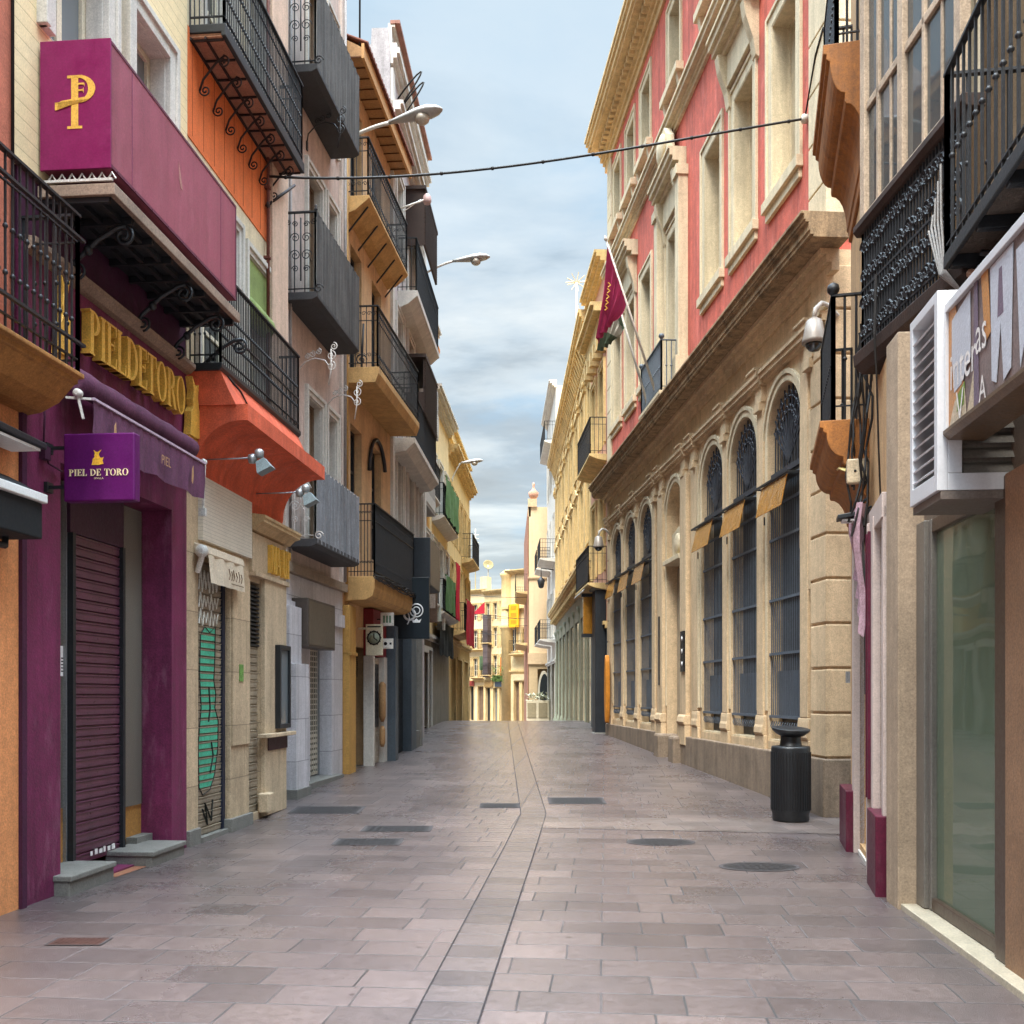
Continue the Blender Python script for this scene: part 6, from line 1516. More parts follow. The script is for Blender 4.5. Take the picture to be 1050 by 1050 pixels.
# shop front
px_ = GA.u(955); x1 = GA.u(1030)
m = MB(); m.box(GA, 1.82, 2.15, -.6, .18, -.1, 4.3); m.build('pier', taupe, b, bevel=.01)
m = MB(); m.box(GA, 2.15, 2.36, -.6, .06, -.1, 4.3); m.build('side_pier', M('tan_render', '#b99c78', .8, .12, 1.5, .1, streak=.2), b, bevel=.01)
m = MB(); m.box(GA, -3, 1.82, -.35, -.01, 2.86, 4.3); m.build('shop_lintel', M('brown_lintel', '#6e6155', .7, .12, 2, .05), b)
m = MB(); m.box(GA, 1.62, 1.815, -.06, .05, .05, 2.86); m.box(GA, 1.56, 1.62, -.1, .02, .05, 2.86); m.build('frame_bar', alu_grey, b, bevel=.008, split=True)
m = MB(); m.box(GA, x1-.17, x1+.02, -.08, .05, .05, 2.86); m.box(GA, x1+.02, 1.56, -.05, .015, .05, .14); m.box(GA, x1+.02, 1.56, -.05, .015, 2.76, 2.86); m.build('frame_bar', brown_alu, b, bevel=.006, split=True)
m = MB(); m.box(GA, x1+.02, 1.56, -.03, -.02, .14, 2.76); m.build('shop_pane', glass_green, b)
m = MB(); m.box(GA, -3, x1-.17, -.2, .06, -.1, 2.86); m.build('brown_pier', M('brown_stone_pier', '#8a6a50', .6, .15, 2, .08), b, bevel=.006)
m = MB(); m.box(GA, -3, 1.82, -.1, .16, -.05, .045); m.build('sill', M('beige_marble', '#b3a791', .5, .14, 3, .06, dirt=.15), b, bevel=.006)
m = MB(); m.box(GA, -1.5, 1.7, -1.3, -1.2, -.1, 2.9); m.box(GA, 1.7, 1.8, -1.3, -.1, -.1, 2.9); m.box(GA, -1.5, 1.7, -1.2, -.1, -.1, .02); m.build('shop_interior', interior, b)
m = MB(); m.box(GA, -1.4, 1.6, -1.1, -.75, .021, 1.15); m.build('counter', M('grey_counter', '#77827a', .6), b)
for i, (a, c_, z0, z1, mt, lab) in enumerate(((1.1, 1.42, 1.2, 2.0, paper, 'white notice inside the greenish shop glass'), (.5, .95, 1.3, 2.6, dark_steel, 'dark display screen inside the greenish shop glass'))):
    o = MB(); o.box(GA, a, c_, -.55, -.52, z0, z1); o.box(GA, a+.02, c_-.02, -.515, -.512, z0+.02, z1-.02)
    o = o.build('notice' if i == 0 else 'display_screen', mt, loc=GA.P(a, -.5, z0)); tag(o, lab, 'notice' if i == 0 else 'screen')
    if i == 0:
        m = MB(); m.box(GA, a+.05, c_-.05, -.511, -.509, z1-.14, z1-.06); m.lathe(GA.P((a+c_)/2, -.511, z1-.38), [(0, 0), (.09, 0), (.09, .002), (0, .003)], 14, GA.nv); m.build('print', M('grey_print', '#4f5a55', .7), o)
# louvred ventilation box
pu1, pu0 = GA.u(933, .42), GA.u(961, .42); n1 = .42
c = root('ventilation_box', 'white aluminium ventilation box with slanting louvres beside the shop sign', 'ventilation box', GA.P(pu0, .2, 2.8))
zb, zt = 2.78, 3.94
m = MB()
m.box(GA, pu1-.05, pu1, .1, n1, zb, zt); m.box(GA, pu0, pu0+.06, n1-.06, n1, zb, zt)
m.box(GA, pu0+.06, pu1-.05, .1, n1, zt-.06, zt); m.box(GA, pu0+.06, pu1-.05, .1, n1, zb, zb+.1); m.box(GA, pu0, pu0+.05, .1, n1-.06, zt-.06, zt)
m.box(GA, pu0, pu0+.05, -.4, n1-.06, zb, zb+.1); m.box(GA, pu0, pu0+.05, n1-.14, n1-.06, zb+.1, zt-.06)
m.build('case', alu_white, c, bevel=.004)
m = MB(); k = 13
for i in range(k):
    z = zb+.13+(zt-zb-.22)*i/k; m.profile(GA, [(n1-.07, z+.05), (n1-.062, z+.055), (n1-.005, z+.008), (n1-.012, z)], pu0+.06, pu1-.05)
m.build('slat', alu_white, c)
m = MB(); m.box(GA, pu0+.06, pu1-.05, .12, .16, zb+.1, zt-.06); m.build('inside', M('dark_inside', '#221a24', .8), c)
m = MB()
for i in range(6):
    z = zb+.12+.085*i; m.extrude([GA.P(pu0+.02, -.4, z), GA.P(pu0-.0, -.4, z-.02), GA.P(pu0-.0, n1-.15, z-.02), GA.P(pu0+.02, n1-.15, z)], GA.uv*.03+ZV*.05)
m.box(GA, pu0+.055, pu0+.07, -.4, n1-.15, zb+.1, zb+.7); m.build('side_slat', alu_grey, c)
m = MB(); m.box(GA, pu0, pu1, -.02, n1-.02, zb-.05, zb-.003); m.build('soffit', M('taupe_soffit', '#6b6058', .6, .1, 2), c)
# printed shop sign
SN = shift(GA, .36); su1 = SN.u(973); z0, z1 = 3.12, 3.8; lw = 2.6
c = root('shop_sign', 'printed shop sign board with large white letters on brown and orange', 'sign', SN.P(su1, 0, 3.1))
m = MB(); m.box(SN, su1-lw, su1, -.16, -.004, z0, z1); m.build('box', M('sign_brown', '#786864', .45, .2, 4, .02), c)
m = MB(); m.box(SN, su1-lw, su1+.01, -.2, .02, z1, z1+.05); m.box(SN, su1, su1+.012, -.2, .02, z0, z1); m.build('frame', alu_white, c, bevel=.004)
m = MB(); m.profile(SN, [(-.2, z0-.06), (.0, z0-.05), (.03, z0-.02), (.03, z0), (-.2, z0)], su1-lw, su1+.01); m.build('lower_trim', M('bronze_trim', '#66523f', .4, .2, 4, .05, metal=.2), c)
def S(x, z): return SN.P(su1-x, 0, z0+(z1-z0)*z)
def patch(name, mat, polys, e):
    m = MB()
    for p in polys: m.extrude([S(x, z) for x, z in p], GA.nv*e)
    return m.build(name, mat, c)
patch('orange_area', M('print_orange', '#b8804a', .45, .12, 6), [[(0, 0), (.0, 1), (.12, 1), (.2, .6), (.28, .12)], [(.52, 1), (.62, 1), (.66, .5), (.58, .45)]], .001)
patch('beige_area', M('print_beige', '#b9a88e', .45, .2, 5), [[(.0, 0), (.3, 0), (.26, .3), (.1, .2)], [(.3, 0), (.5, 0), (.42, .35)]], .0018)
patch('green_area', M('print_green', '#6f8a3a', .45, .2, 6), [[(.14, .1), (.26, .12), (.27, .3), (.16, .24)]], .0025)
patch('white_area', M('print_white', '#b4b6bd', .45, .06, 3), [[(.06, .9), (.36, .98), (.36, .45), (.3, .4), (.22, .3), (.1, .28), (.06, .6)], [(.66, .98), (.96, .98), (.93, .1), (.84, .05), (.8, .5), (.74, .08), (.68, .12)], [(1.0, .9), (1.3, .9), (1.24, .05), (1.16, .4), (1.05, .05)]], .0032)
patch('purple_area', M('print_purple', '#6b5b69', .45, .1, 4), [[(.42, 0), (.42, 1), (.47, 1), (.49, 0)], [(.76, .55), (.84, .55), (.82, .9), (.78, .9)]], .004)
m = MB(); m.text('inter', S(.03, .32), SN.td, ZV, .3, .005, .75); m.build('lettering', M('print_pale_letters', '#d8d2cc', .5), c)
m = MB(); m.text('as', S(.45, .42), SN.td, ZV, .3, .006, .7); m.text('A', S(.5, .02), SN.td, ZV, .2, .006, .8); m.text('V', S(.14, .0), SN.td, ZV, .26, .006, .8); m.text('M', S(1.3, .1), SN.td, ZV, .4, .006, .8); m.build('lettering', M('print_pale_letters', '#d8d2cc', .5), c)
# ================================================================== further down the right side
# narrow peach house with two balconies
L = GE.L
b = plain_house('peach_house', 'narrow peach house with ornate stone balconies beyond the red palace', GE, 0, L, 14., peach, [(5.2, 7.4), (8.9, 11.2)], 2, trim=ornate_trim, balc=[(.1, 3.4, 4.8, .55), (.1, 3.4, 8.5, .5)], zg=3.6, ground=M('slate_paint', '#49525a'), gops=[(1.3, 3.0, .5, 3.2)])
m = MB(); m.box(GE, .02, 3.4, .0, .2, 11.9, 12.4)
for k in range(5): m.box(GE, .2+.7*k, .45+.7*k, 0, .3, 11.5, 11.9)
cornice(m, GE, -.05, L, 0, 12.4, [(.15, .2), (.15, .4), (.1, .5)]); m.build('ornate_frieze', ornate_trim, b)
uu = GE.u(620, .3)
c = root('shop_pier', 'dark slate clad shop pier at the far end of the palace', 'pier', GE.P(.4, .2, .5))
m = MB(); m.box(GE, .2, .9, 0, .32, .2, 4.6); m.build('cladding', M('charcoal_stone', '#24282d', .5, .25, 3, .15), c, bevel=.02)
m = MB(); m.box(GE, .16, .95, 0, .4, 4.6, 4.8); m.box(GE, .18, .92, 0, .36, .1, .5); m.build('cap', granite, c, bevel=.02)
c = root('projecting_sign', 'gilded panel sign between the slate pier and the ornate yellow house', 'sign', GE.P(1.2, .2, 3.5))
m = MB(); m.box(GE, 1.2, 1.3, .1, .55, 3.4, 4.5); m.build('panel', brass, c, bevel=.01)
m = MB(); m.box(GE, 1.18, 1.32, .05, .6, 3.3, 3.4); m.box(GE, 1.18, 1.32, .05, .6, 4.5, 4.6); m.build('frame', dark_steel, c)
c = root('shop_awning', 'striped grey scalloped shop awning on the dark shop by the palace end', 'awning', GE.P(1.5, .3, 4.6))
m = MB(); K = 12
for i in range(K):
    m.poly([GE.P(.95+2.2*i/K, .1, 5.0), GE.P(.95+2.2*(i+1)/K, .1, 5.0), GE.P(.95+2.2*(i+1)/K, .6, 4.65+.03*math.sin(i+1)), GE.P(.95+2.2*i/K, .6, 4.65+.03*math.sin(i))], True)
m.build('cloth', M('striped_grey_cloth', '#7f8486', .8, .2, 3, .1, lines=(.05, .3)), c, fix=False)
m = MB(); m.bar(GE.P(.95, .6, 4.64), GE.P(3.15, .6, 4.64), .03); m.build('bar', rod_white, c)
m = MB(); o_ = GD.P(15.55, .02, 2.35)
m.lathe(o_, [(.0, 0), (.28, .02), (.3, .06), (.26, .1), (0, .12)], 20, GD.nv); 
mm = MB(); mm.extrude([GD.P(15.5+.16*math.cos(a), .1, 1.75+.95*math.sin(a)) for a in [2*math.pi*i/20 for i in range(20)]], GD.nv*.12)
o = mm.build('oval_plaque', M('orange_plaque', '#c8812e', .4, .2, 4), loc=GD.P(15.5, .1, 1.7), bevel=.02); tag(o, 'tall orange oval plaque on the last palace pilaster', 'plaque')

# ornate yellow house
L = GF.L
b = root('ornate_yellow_house', 'long ornate yellow house with rows of pilasters and a bracketed cornice', 'house', GF.P(10, 0, 0))
nb = 8; sp = L/nb
ops = [(sp*(i+.5)-.5, sp*(i+.5)+.5, z0, z1) for i in range(nb) for z0, z1 in ((6.7, 9.0), (9.9, 12.0))]
gops = [(sp*(i+.5)-.9, sp*(i+.5)+.9, 0, 4.4) for i in range(nb)]
wall(b, GF, 0, L, 5.4, 13.9, ornate, ops, bd=.3, name='upper_wall')
wall(b, GF, 0, L, -4, 5.4, grey_green, gops, bd=.6)
for o in ops:
    w_ = window(b, GF, *o, cream_paint, glass_dark, n=-.14, cols=2, rows=3, sur=ornate_trim, sw=.16, sp=.02, sill=ornate_trim)
    m = MB(); x = (o[0]+o[1])/2; m.prism(GF, [(o[0]-.3, o[3]+.2), (o[1]+.3, o[3]+.2), (x, o[3]+.55)], 0, .09); m.build('pediment', ornate_trim, w_)
for o in gops:
    m = MB(); m.box(GF, o[0], o[1], -.2, -.05, -1, 4.4); m.build('shop_pane', glass('green_shop_pane', (.035, .055, .045), 0, .12), b)
for i in range(nb+1):
    x = min(max(sp*i, .25), L-.25); m = MB()
    m.box(GF, x-.22, x+.22, 0, .05, 6.2, 12.6); m.box(GF, x-.27, x+.27, 0, .09, 6.0, 6.6); m.box(GF, x-.28, x+.28, 0, .12, 12.1, 12.6); m.box(GF, x-.28, x+.28, 0, .1, 9.2, 9.6)
    for k in (0, 1): m.scroll(GF.P(x+(-.2 if k else .2), .12, 12.3), GF.uv*(1 if k else -1), ZV, .12, .05, 1.2)
    m.build('pilaster', ornate_trim, b, bevel=.015)
    m = MB(); m.lathe(GF.P(x, -.1, -1), [(.26, 0), (.26, 1.3), (.2, 1.4), (.2, 1.5), (.14, 1.6), (.13, 5.6), (.2, 5.75), (.22, 5.9)], 12); m.build('column', M('grey_green_column', '#898c76', .7, .16, 1, .1, streak=.3), b)
m = MB(); cornice(m, GF, -.1, L+.1, 0, 5.3, [(.15, .1), (.15, .22), (.12, .34), (.1, .42), (.08, .45)])
for k in range(44): m.box(GF, .5*k, .5*k+.22, .1, .32, 5.32, 5.5)
m.build('lower_cornice', ornate_trim, b)
m = MB(); cornice(m, GF, -.1, L+.1, 0, 12.9, [(.2, .06), (.3, .1), (.2, .2), (.15, .36), (.12, .44), (.1, .48), (.5, .1), (.1, .16)])
for k in range(44): m.profile(GF, [(0, 13.0), (.12, 13.1), (.3, 13.55), (.33, 13.6), (0, 13.6)], .5*k, .5*k+.2)
m.build('top_cornice', ornate_trim, b)
c = root('roof_antenna', 'white roof antenna with a fan of rods over the ornate yellow house', 'antenna', GF.P(4.2, 0, 16))
p = GF.P(4.3, .2, 14.6); m = MB(); m.tube([p, p+ZV*2.0], .035, 6); m.tube([p+ZV*1.3, p+Vector((.35, .3, .5))], .015, 4); m.build('mast', rod_white, c)
m = MB()
for k in range(9): a = math.pi*2*k/9; m.tube([p+ZV*2.0, p+ZV*(2.0+.35*math.sin(a))+Vector((.38*math.cos(a), -.1, 0))], .016, 4)
m.tube([p+ZV*2.0-XV*.4, p+ZV*2.05+XV*.4], .02, 4); m.build('rod', M('antenna_metal', '#c9bd9b', .5), c)

b = plain_house('white_balcony_house', 'white house whose stone balconies stand out past the ornate yellow front', GG, 0, GG.L, 18.2, M('white_render', '#d3cbbf', .85, .1, .8, .1, streak=.2), [(4.9, 7.2), (9.3, 11.4), (13.3, 15.6)], 3, balc=[(.6, 4, 4.6, .85), (5, 8, 4.6, .85), (.6, 4, 9.0, .85), (5, 8, 9.0, .85), (.6, 6, 15.4, .6)], gops=[(1, 3.5, 0, 3.3), (5, 8, 0, 3.3)], ground=grey_green)
c = root('wall_lantern', 'small black lantern hanging under the white house balcony', 'lantern', GG.P(2, .9, 7.5))
p = GG.P(1.0, .75, 7.4); m = MB(); m.tube([p+ZV*1.0-Vector((-.7, 0, 0)), p+ZV*1.1, p+ZV*.6], .03, 5); m.build('arm', iron, c)
m = MB(); m.lathe(p, [(.06, 0), (.16, .06), (.24, .42), (.1, .56), (.03, .65)], 6); m.build('body', iron, c)

# ---------------------------------------------------------------- buildings that close the view
F1 = Fac(1.06, 64.5, 3.2, 64.5, 1)
b = root('beige_corner_house', 'tall plain beige house end where the street bends', 'house', F1.P(1, 0, 0))
wall(b, F1, 0, 2.2, 3.6, 13.4, M('smooth_beige_render', '#dcbf98', .85, .06, .6, .06, streak=.08), bd=.3, back=16, name='upper_wall')
wall(b, F1, 0, 2.2, -4, 3.6, M('beige_shop_stone', '#bba27c', .8, .1, .8), [(.55, 1.35, .3, 3.2)], bd=.4, back=16)
m = MB(); m.prism(F1, [(.95+.38*math.cos(2*math.pi*k/24), 1.75+1.35*math.sin(2*math.pi*k/24)) for k in range(24)], .0, .03); fr = m.build('window', M('oval_rim', '#cfc6ae', .6), b)
m = MB(); m.prism(F1, [(.98+.3*math.cos(2*math.pi*k/24), 1.75+1.15*math.sin(2*math.pi*k/24)) for k in range(24)], .03, .05); m.build('pane', glass_dark, fr)
m = MB(); m.box(F1, -.05, 2.2, 0, .12, 3.5, 4.2); m.box(F1, -.06, 2.2, 0, .1, 8.9, 9.0); m.box(F1, -.06, .5, 0, .15, 13.4, 13.9); m.box(F1, -.06, .12, -16, -.0, 12.8, 13.4); m.build('band', M('beige_band', '#c9ad88', .85), b, split=True)
m = MB(); m.lathe(F1.P(.3, -.1, 13.9), [(.15, 0), (.3, .2), (.34, .4), (.12, .6), (.06, .8), (.1, .95), (0, 1.1)], 10); m.build('roof_urn', peach, b)
FS = Fac(1.03, 64.5, .97, 80, -1)
m = MB(); m.box(FS, .1, 15, .0, .04, -2, 13.3); m.build('street_side', M('terracotta_side', '#a06a50', .85), b)
for z in (4.9, 8.2): balcony(b, FS, 1, 9, .8, [(0, z-.2), (.7, z-.1), (.8, z), (0, z)], 1.1, ornate_trim, iron, step=.14)
c = root('planter', 'long cream planter under the oval shop window', 'planter', F1.P(.8, .6, gz(63)))
zf = gz(60)
p0 = Vector((1.0, 60, zf)); m = MB(); m.wbox(.85, 2.15, 59.7, 60.3, zf-.2, zf+1.5); m.build('box', M('cream_planter', '#d0c3a6', .7), c, bevel=.02)
m = MB()
for q in (.9, 1.55): m.wbox(q, q+.5, 59.66, 59.699, zf+.5, zf+1.35)
m.build('panel', M('taupe_planter_panel', '#8f8266', .7), c)
m = MB(); R2 = random.Random(2)
for k in range(150):
    q = Vector((.9+1.2*R2.random(), 59.75+.5*R2.random(), zf+1.5+.35*R2.random())); a = R2.random()*6; d = Vector((math.cos(a), math.sin(a), R2.uniform(-.4, .8)))*.12; e_ = d.cross(ZV)*.5
    m.poly([q, q+d+e_, q+d*2, q+d-e_])
m.build('flowers', M('pale_flowers', '#b6b59a', .8, .3, 8), c, fix=False)

F2 = Fac(-.45, 82, 1.5, 80.5, 1)
b = plain_house('yellow_sign_house', 'pale house with a yellow corner bay closing the right of the view', F2, 0.05, 2.6, 11.2, far_cream, [(5.0, 6.8)], 2, ww=.6, trim=ornate_trim, balc=[(.7, 2.2, 4.8, .7)], gops=[(.8, 1.3, -1, 2.6), (1.6, 2.4, -1, 2.6)])
m = MB(); m.lathe(Vector((-.25, 82.3, -3)), [(.6, 0), (.6, 9.7), (.7, 9.85), (.8, 10.1), (.62, 10.2), (.6, 13.9), (.7, 14.1), (.72, 14.3), (.3, 14.6)], 20); m.build('corner_bay', far_yellow, b)
m = MB(); cornice(m, F2, -.3, 2.7, -.0, 8.2, [(.2, .1), (.2, .3)]); m.build('cornice', far_yellow, b)
c = root('panel_sign', 'upright bright yellow sign high on the pale corner house', 'sign', F2.P(1.0, .3, 6.9))
m = MB(); m.box(F2, .55, 1.5, .25, .4, 6.9, 8.75); m.build('panel', M('bright_yellow_sign', '#e8ab1e', .5, .06, 2), c, bevel=.02)
m = MB()
for k in range(3): m.box(F2, .75, 1.3, .4, .41, 7.2+.55*k, 7.5+.55*k)
m.build('lettering', M('dull_yellow_print', '#c98f1c', .5), c)
m = MB(); m.box(F2, .5, .55, 0, .4, 7.0, 8.7); m.build('bracket', dark_steel, c)
F3 = Fac(-2.6, 96, -.45, 94, 1)
b3 = plain_house('cream_terrace_house', 'cream terrace house with a tall iron gallery in the middle of the view', F3, 0, 2.9, 11.0, far_cream, [(3.4, 5.2), (6.0, 7.8), (8.5, 10.1)], 3, ww=.5, trim=ornate_trim, balc=[(.1, 1.2, 3.4, .6), (1.4, 2.6, 3.2, .6), (.1, 1.1, 6.4, .6)], gops=[(.2, .8, -1, 2.2), (1.2, 1.7, -1, 2.2), (2.0, 2.8, -1, 2.2)], zg=2.9)
m = MB(); m.box(F3, .3, .9, 0, .5, 3.2, 9.0); m.build('glazed_gallery', M('far_gallery', '#5b4d4a', .6, .2, 2, .05, lines=(.5, .2)), b3)
F4 = Fac(-5.6, 104, -2.5, 102, 1)
b4 = plain_house('white_terrace_house', 'white terrace house furthest down the street on the left', F4, 0, 3.7, 11.8, M('far_white_render', '#e0c9a0', .9, .08, .5), [(3.4, 5.2), (6.2, 8.0), (9.0, 10.6)], 4, ww=.52, trim=ornate_trim, balc=[(.2, 1.6, 3.3, .6), (2.0, 3.5, 3.3, .6), (.2, 3.4, 6.1, .5)], gops=[(.5, 1.1, -1, 2.4), (1.6, 2.1, -1, 2.4), (2.6, 3.3, -1, 2.4)], zg=2.9, pane=glass_dark)
m = MB(); m.box(F4, 1.2, 1.3, -.5, -.4, 11.8, 13.2); m.box(F4, 2.6, 3.4, -1.2, -.4, 11.8, 13.4); m.build('parapet', far_cream, b4, split=True)
# the houses behind them, so the street does not end in a gap
F5 = Fac(-9, 112, 4, 110, 1)
b5 = plain_house('stone_terrace_house', 'pale stone house rising behind the terrace houses', F5, 0, 13, 12.6, M('far_stone', '#d0c0aa', .9, .1, .5), [(4, 6), (7.4, 9.4)], 6)
c = root('roof_antenna', 'thin pale antenna mast on the far terrace roofs', 'antenna', F4.P(2, -1, 11.8)); p = F4.P(1.6, -1, 11.8)
m = MB(); m.tube([p, p+ZV*6.6], .05, 5); m.build('mast', M('antenna_metal', '#c9bd9b', .5), c)
m = MB()
for k in range(5): m.tube([p+ZV*(4.4+.4*k)-XV*.35, p+ZV*(4.4+.4*k)+XV*.35], .03, 4)
m.build('rod', M('antenna_metal', '#c9bd9b', .5), c)
c = root('satellite_dish', 'round pale satellite dish on the far terrace roofs', 'satellite dish', F4.P(3.4, -1, 13.4)); p = F4.P(3.3, -.8, 13.4)
m = MB(); m.lathe(p+ZV*1.2, [(.0, .1), (.3, .06), (.5, -.05), (.53, -.1), (.46, -.08), (.2, .02), (0, .05)], 20, Vector((.2, -.9, .4)).normalized()*-1); m.build('dish', M('dish_cream', '#8f8058', .7), c)
m = MB(); m.tube([p, p+ZV*1.2], .06, 6); m.build('post', rod_white, c)
for i, (F, a_, c_, z0, z1, mt, lab) in enumerate(((F4, .4, 2.2, 2.45, 2.95, M('far_red_sign', '#8e3a30', .6), 'dull red shop board on the white terrace house'), (F3, .1, 1.2, 2.3, 2.85, M('far_tan_sign', '#a07c4a', .6), 'tan shop board on the left of the cream terrace house'),
        (F3, 1.5, 2.7, 2.3, 2.85, M('far_slate_sign', '#4d5560', .6), 'slate grey shop board on the right of the cream terrace house'), (F2, .8, 2.3, 2.7, 3.2, M('far_cream_sign', '#cbb68d', .6), 'cream shop board above the doors of the pale corner house'))):
    m = MB(); m.box(F, a_, c_, .02, .14, z0, z1); o = m.build('shop_board', mt, loc=F.P(a_, .1, z0), bevel=.01); tag(o, lab, 'shop sign')
for i, (F, u_, z0, z1, mt, lab) in enumerate(((F4, 3.3, 4.0, 5.4, M('far_green_cloth', '#5c7355', .8), 'narrow green cloth banner on the white terrace house'), (F3, 2.75, 3.2, 5.0, M('far_orange_sign', '#c47a3a', .6), 'upright orange sign between the terrace houses'))):
    m = MB(); m.box(F, u_, u_+.08, .1, .75, z0, z1); m.box(F, u_+.02, u_+.05, -.02, .1, z1-.2, z1-.14); o = m.build('projecting_sign', mt, loc=F.P(u_, .1, z0)); tag(o, lab, 'sign')
for i in range(3):
    y = 66+9*i; z = 8.2-.7*i; m = MB(); m.tube([Vector((-4.2+9*k/16, y, z-.35*(1-(k/8-1)**2))) for k in range(17)], .016, 4)
    o = m.build('overhead_wire', rubber, loc=(-1, y, z)); tag(o, ['nearest', 'middle', 'furthest'][i]+' thin wire slung across the far end of the street', 'cable', 'thin wires across the far street')
m = MB()
# hanging things in the far view
c = root('pennant', 'small red triangular pennant hung across the far street', 'pennant', (-2.6, 70, 9))
m = MB(); q = lambda px, py, y: Vector(((px-CX)/FL*y, y, CZ+(HY-py)/FL*y))
m.extrude([q(484, 630, 70), q(497, 617, 70), q(497, 629, 70)], Vector((0, .06, 0))); m.build('cloth', red_cloth, c)
m = MB(); m.tube([q(474, 634, 70), q(490, 629.5, 70), q(530, 634, 74)], .015, 4); m.build('cord', rubber, c)
c = root('green_banner', 'small green plant covered balcony box in the far view', 'planter', F2.P(-.6, .5, 4))
m = MB(); R2 = random.Random(4); p0 = q(510, 699, 80)
m.wbox(p0.x-.4, p0.x+.4, 79.9, 80.3, p0.z, p0.z+.5); m.build('box', M('green_box', '#4a5f2c', .8, .3, 4), c)
m = MB()
for k in range(260):
    g_ = Vector((p0.x+R2.uniform(-.45, .45), 79.9+R2.uniform(-.1, .4), p0.z+R2.uniform(.0, 1.2))); a = R2.random()*6; d = Vector((math.cos(a), math.sin(a)*.5, R2.uniform(-.6, .6)))*.1; e_ = d.cross(ZV)*.6
    m.poly([g_, g_+d+e_, g_+d*2, g_+d-e_])
m.build('foliage', M('bright_foliage', '#5d7f2e', .7, .4, 6, 0), c, fix=False)

# ================================================================== street lamps, wire
def street_lamp(base, head, arm, lab, s=1.):
    """cobra head on a curved wall arm: arm from base, lens under the head"""
    c = root('street_lamp', lab, 'street lamp', base, 'street lamps on wall arms')
    d = (head-base); h = Vector((d.x, d.y, 0)).normalized()
    m = MB(); pts = [base+d*t+ZV*(.16*math.sin(t*math.pi*.5)-.16*t)*d.length*1.0 for t in [i/10 for i in range(11)]]
    m.tube(pts, .03*s, 8); m.lathe(base, [(.02, 0), (.09*s, .01), (.09*s, .04), (.03, .06)], 10, h); m.build('arm', rod_white, c)
    m = MB(); a = (h+ZV*.12).normalized(); up = h.cross(ZV).normalized()
    secs = [(0, .04, .04), (.12, .06, .05), (.3, .10, .075), (.5, .15, .1), (.68, .165, .105), (.82, .12, .075), (.9, .05, .03), (.92, .01, .01)]
    K = 14; rings = []; sd_ = a.cross(ZV).normalized(); vv_ = sd_.cross(a).normalized()
    for t, w_, hh in secs:
        i = len(m.v); m.v += [head+a*t*s+sd_*w_*s*math.cos(2*math.pi*k/K)+vv_*(hh if math.sin(2*math.pi*k/K) > 0 else hh*.55)*s*math.sin(2*math.pi*k/K)*(1 if vv_.z > 0 else -1) for k in range(K)]; rings.append(i)
    for i, j in zip(rings, rings[1:]):
        for k in range(K): m.f.append((i+k, i+(k+1) % K, j+(k+1) % K, j+k)); m.sm.append(True)
    m.f.append(tuple(rings[0]+k for k in range(K))); m.sm.append(False); m.f.append(tuple(rings[-1]+k for k in range(K))); m.sm.append(False)
    m.build('housing', M('lamp_grey', '#a8a6a3', .45, .08, 3, .03, metal=.3), c)
    m = MB(); p = head+a*.57*s-ZV*.045*s; m.lathe(p, [(.0, -.12*s), (.06*s, -.11*s), (.11*s, -.07*s), (.13*s, 0)], 16, ZV, 1.); m.build('lens', M('lamp_lens', '#b7aea0', .25, .1, 3, 0, spec=.5), c)
    return c
q = lambda px, py, y: Vector(((px-CX)/FL*y, y, CZ+(HY-py)/FL*y))
street_lamp(FC.P(FC.u(351), .05, 11.5), q(399, 126, 18.1), 0, 'nearest grey cobra head street lamp, high beside the yellow house eaves', 1.08)
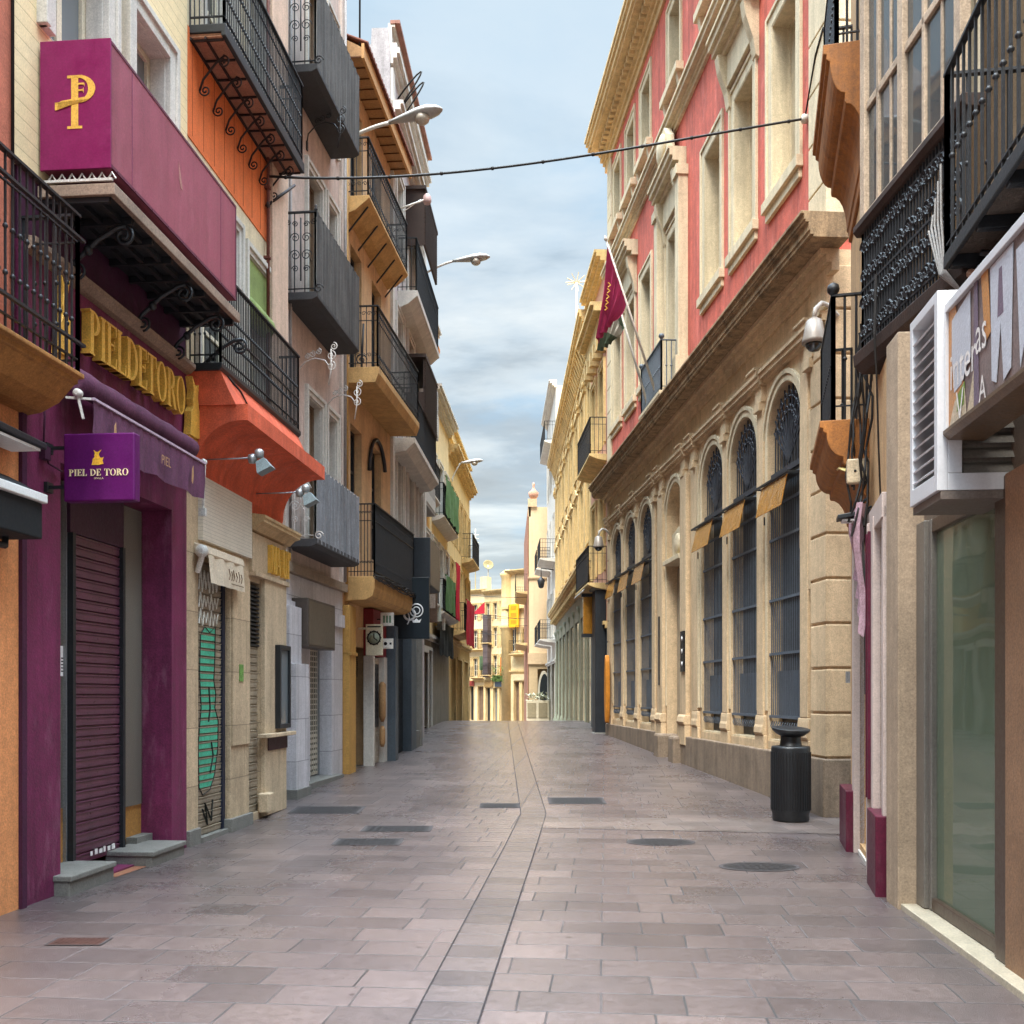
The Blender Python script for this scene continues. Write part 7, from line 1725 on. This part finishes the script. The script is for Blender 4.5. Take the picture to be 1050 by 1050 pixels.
street_lamp(FE.P(FE.L-.6, .05, 12.8), q(464, 268, 27.3), 0, 'grey cobra head street lamp standing out alone against the sky past the white house', 1.1)
street_lamp(FH.P(.6, .05, 9.7), q(472, 475, 38.6), 0, 'small distant cobra head street lamp above the yellow corner house', .95)
c = root('projector_lamp', 'small pinkish projector lamp on a slim arm over the white house balcony', 'lamp', FE.P(2, 0, 12))
p = FE.P(1.0, .05, FE.zu(1.0, 214)); h_ = q(438, 204, 23.5)
m = MB(); m.tube([p, h_], .022, 6); m.tube([p+ZV*-.12, h_-Vector((.15, 0, .02))], .012, 5); m.build('arm', rod_white, c)
m = MB(); m.lathe(h_, [(.03, .12), (.09, .06), (.1, -.06), (.07, -.12)][::-1], 12); m.build('head', M('pinkish_lamp', '#b59a97', .5), c)
# wire over the street
a_ = FB.P(FB.u(271), .05, FB.zu(FB.u(271), 181)); z_ = GD.P(GD.u(829), .05, GD.zu(GD.u(829), 122))
c = root('overhead_wire', 'black cable slung across the street to the palace corner', 'cable', a_)
m = MB(); pts = []
for i in range(33):
    t_ = i/32; p = a_+(z_-a_)*t_; sag = 1-(2*t_-1)**2; p.z -= .22*sag*(1.4-t_); pts.append(p)
m.tube(pts, .017, 5)
for i in range(1, 32, 3): m.lathe(pts[i], [(.018, -.02), (.026, -.01), (.026, .01), (.018, .02)], 6, (pts[i+1]-pts[i]).normalized())
m.build('cable', rubber, c)
m = MB(); m.lathe(z_, [(.02, -.05), (.06, -.03), (.06, .03), (.02, .05)], 10, GD.nv); m.build('insulator', white_trim, c)
m = MB(); m.tube([z_, GD.P(GD.u(829)-.4, .06, z_.z+.6), GD.P(.05, .06, z_.z+.8)], .012, 5); m.build('tail_wire', rubber, c)
c = root('wall_rod', 'dark iron stay rod rising off the coral house pilaster', 'rod', FB.P(2.9, 0, 8))
p = FB.P(FB.u(271), .03, FB.zu(FB.u(271), 211)); m = MB(); m.tube([p, q(302, 190, 13.9)], .02, 5); m.lathe(p, [(.02, 0), (.05, .01), (.05, .03), (.02, .04)], 8, FB.nv); m.build('rod', iron_brown, c)
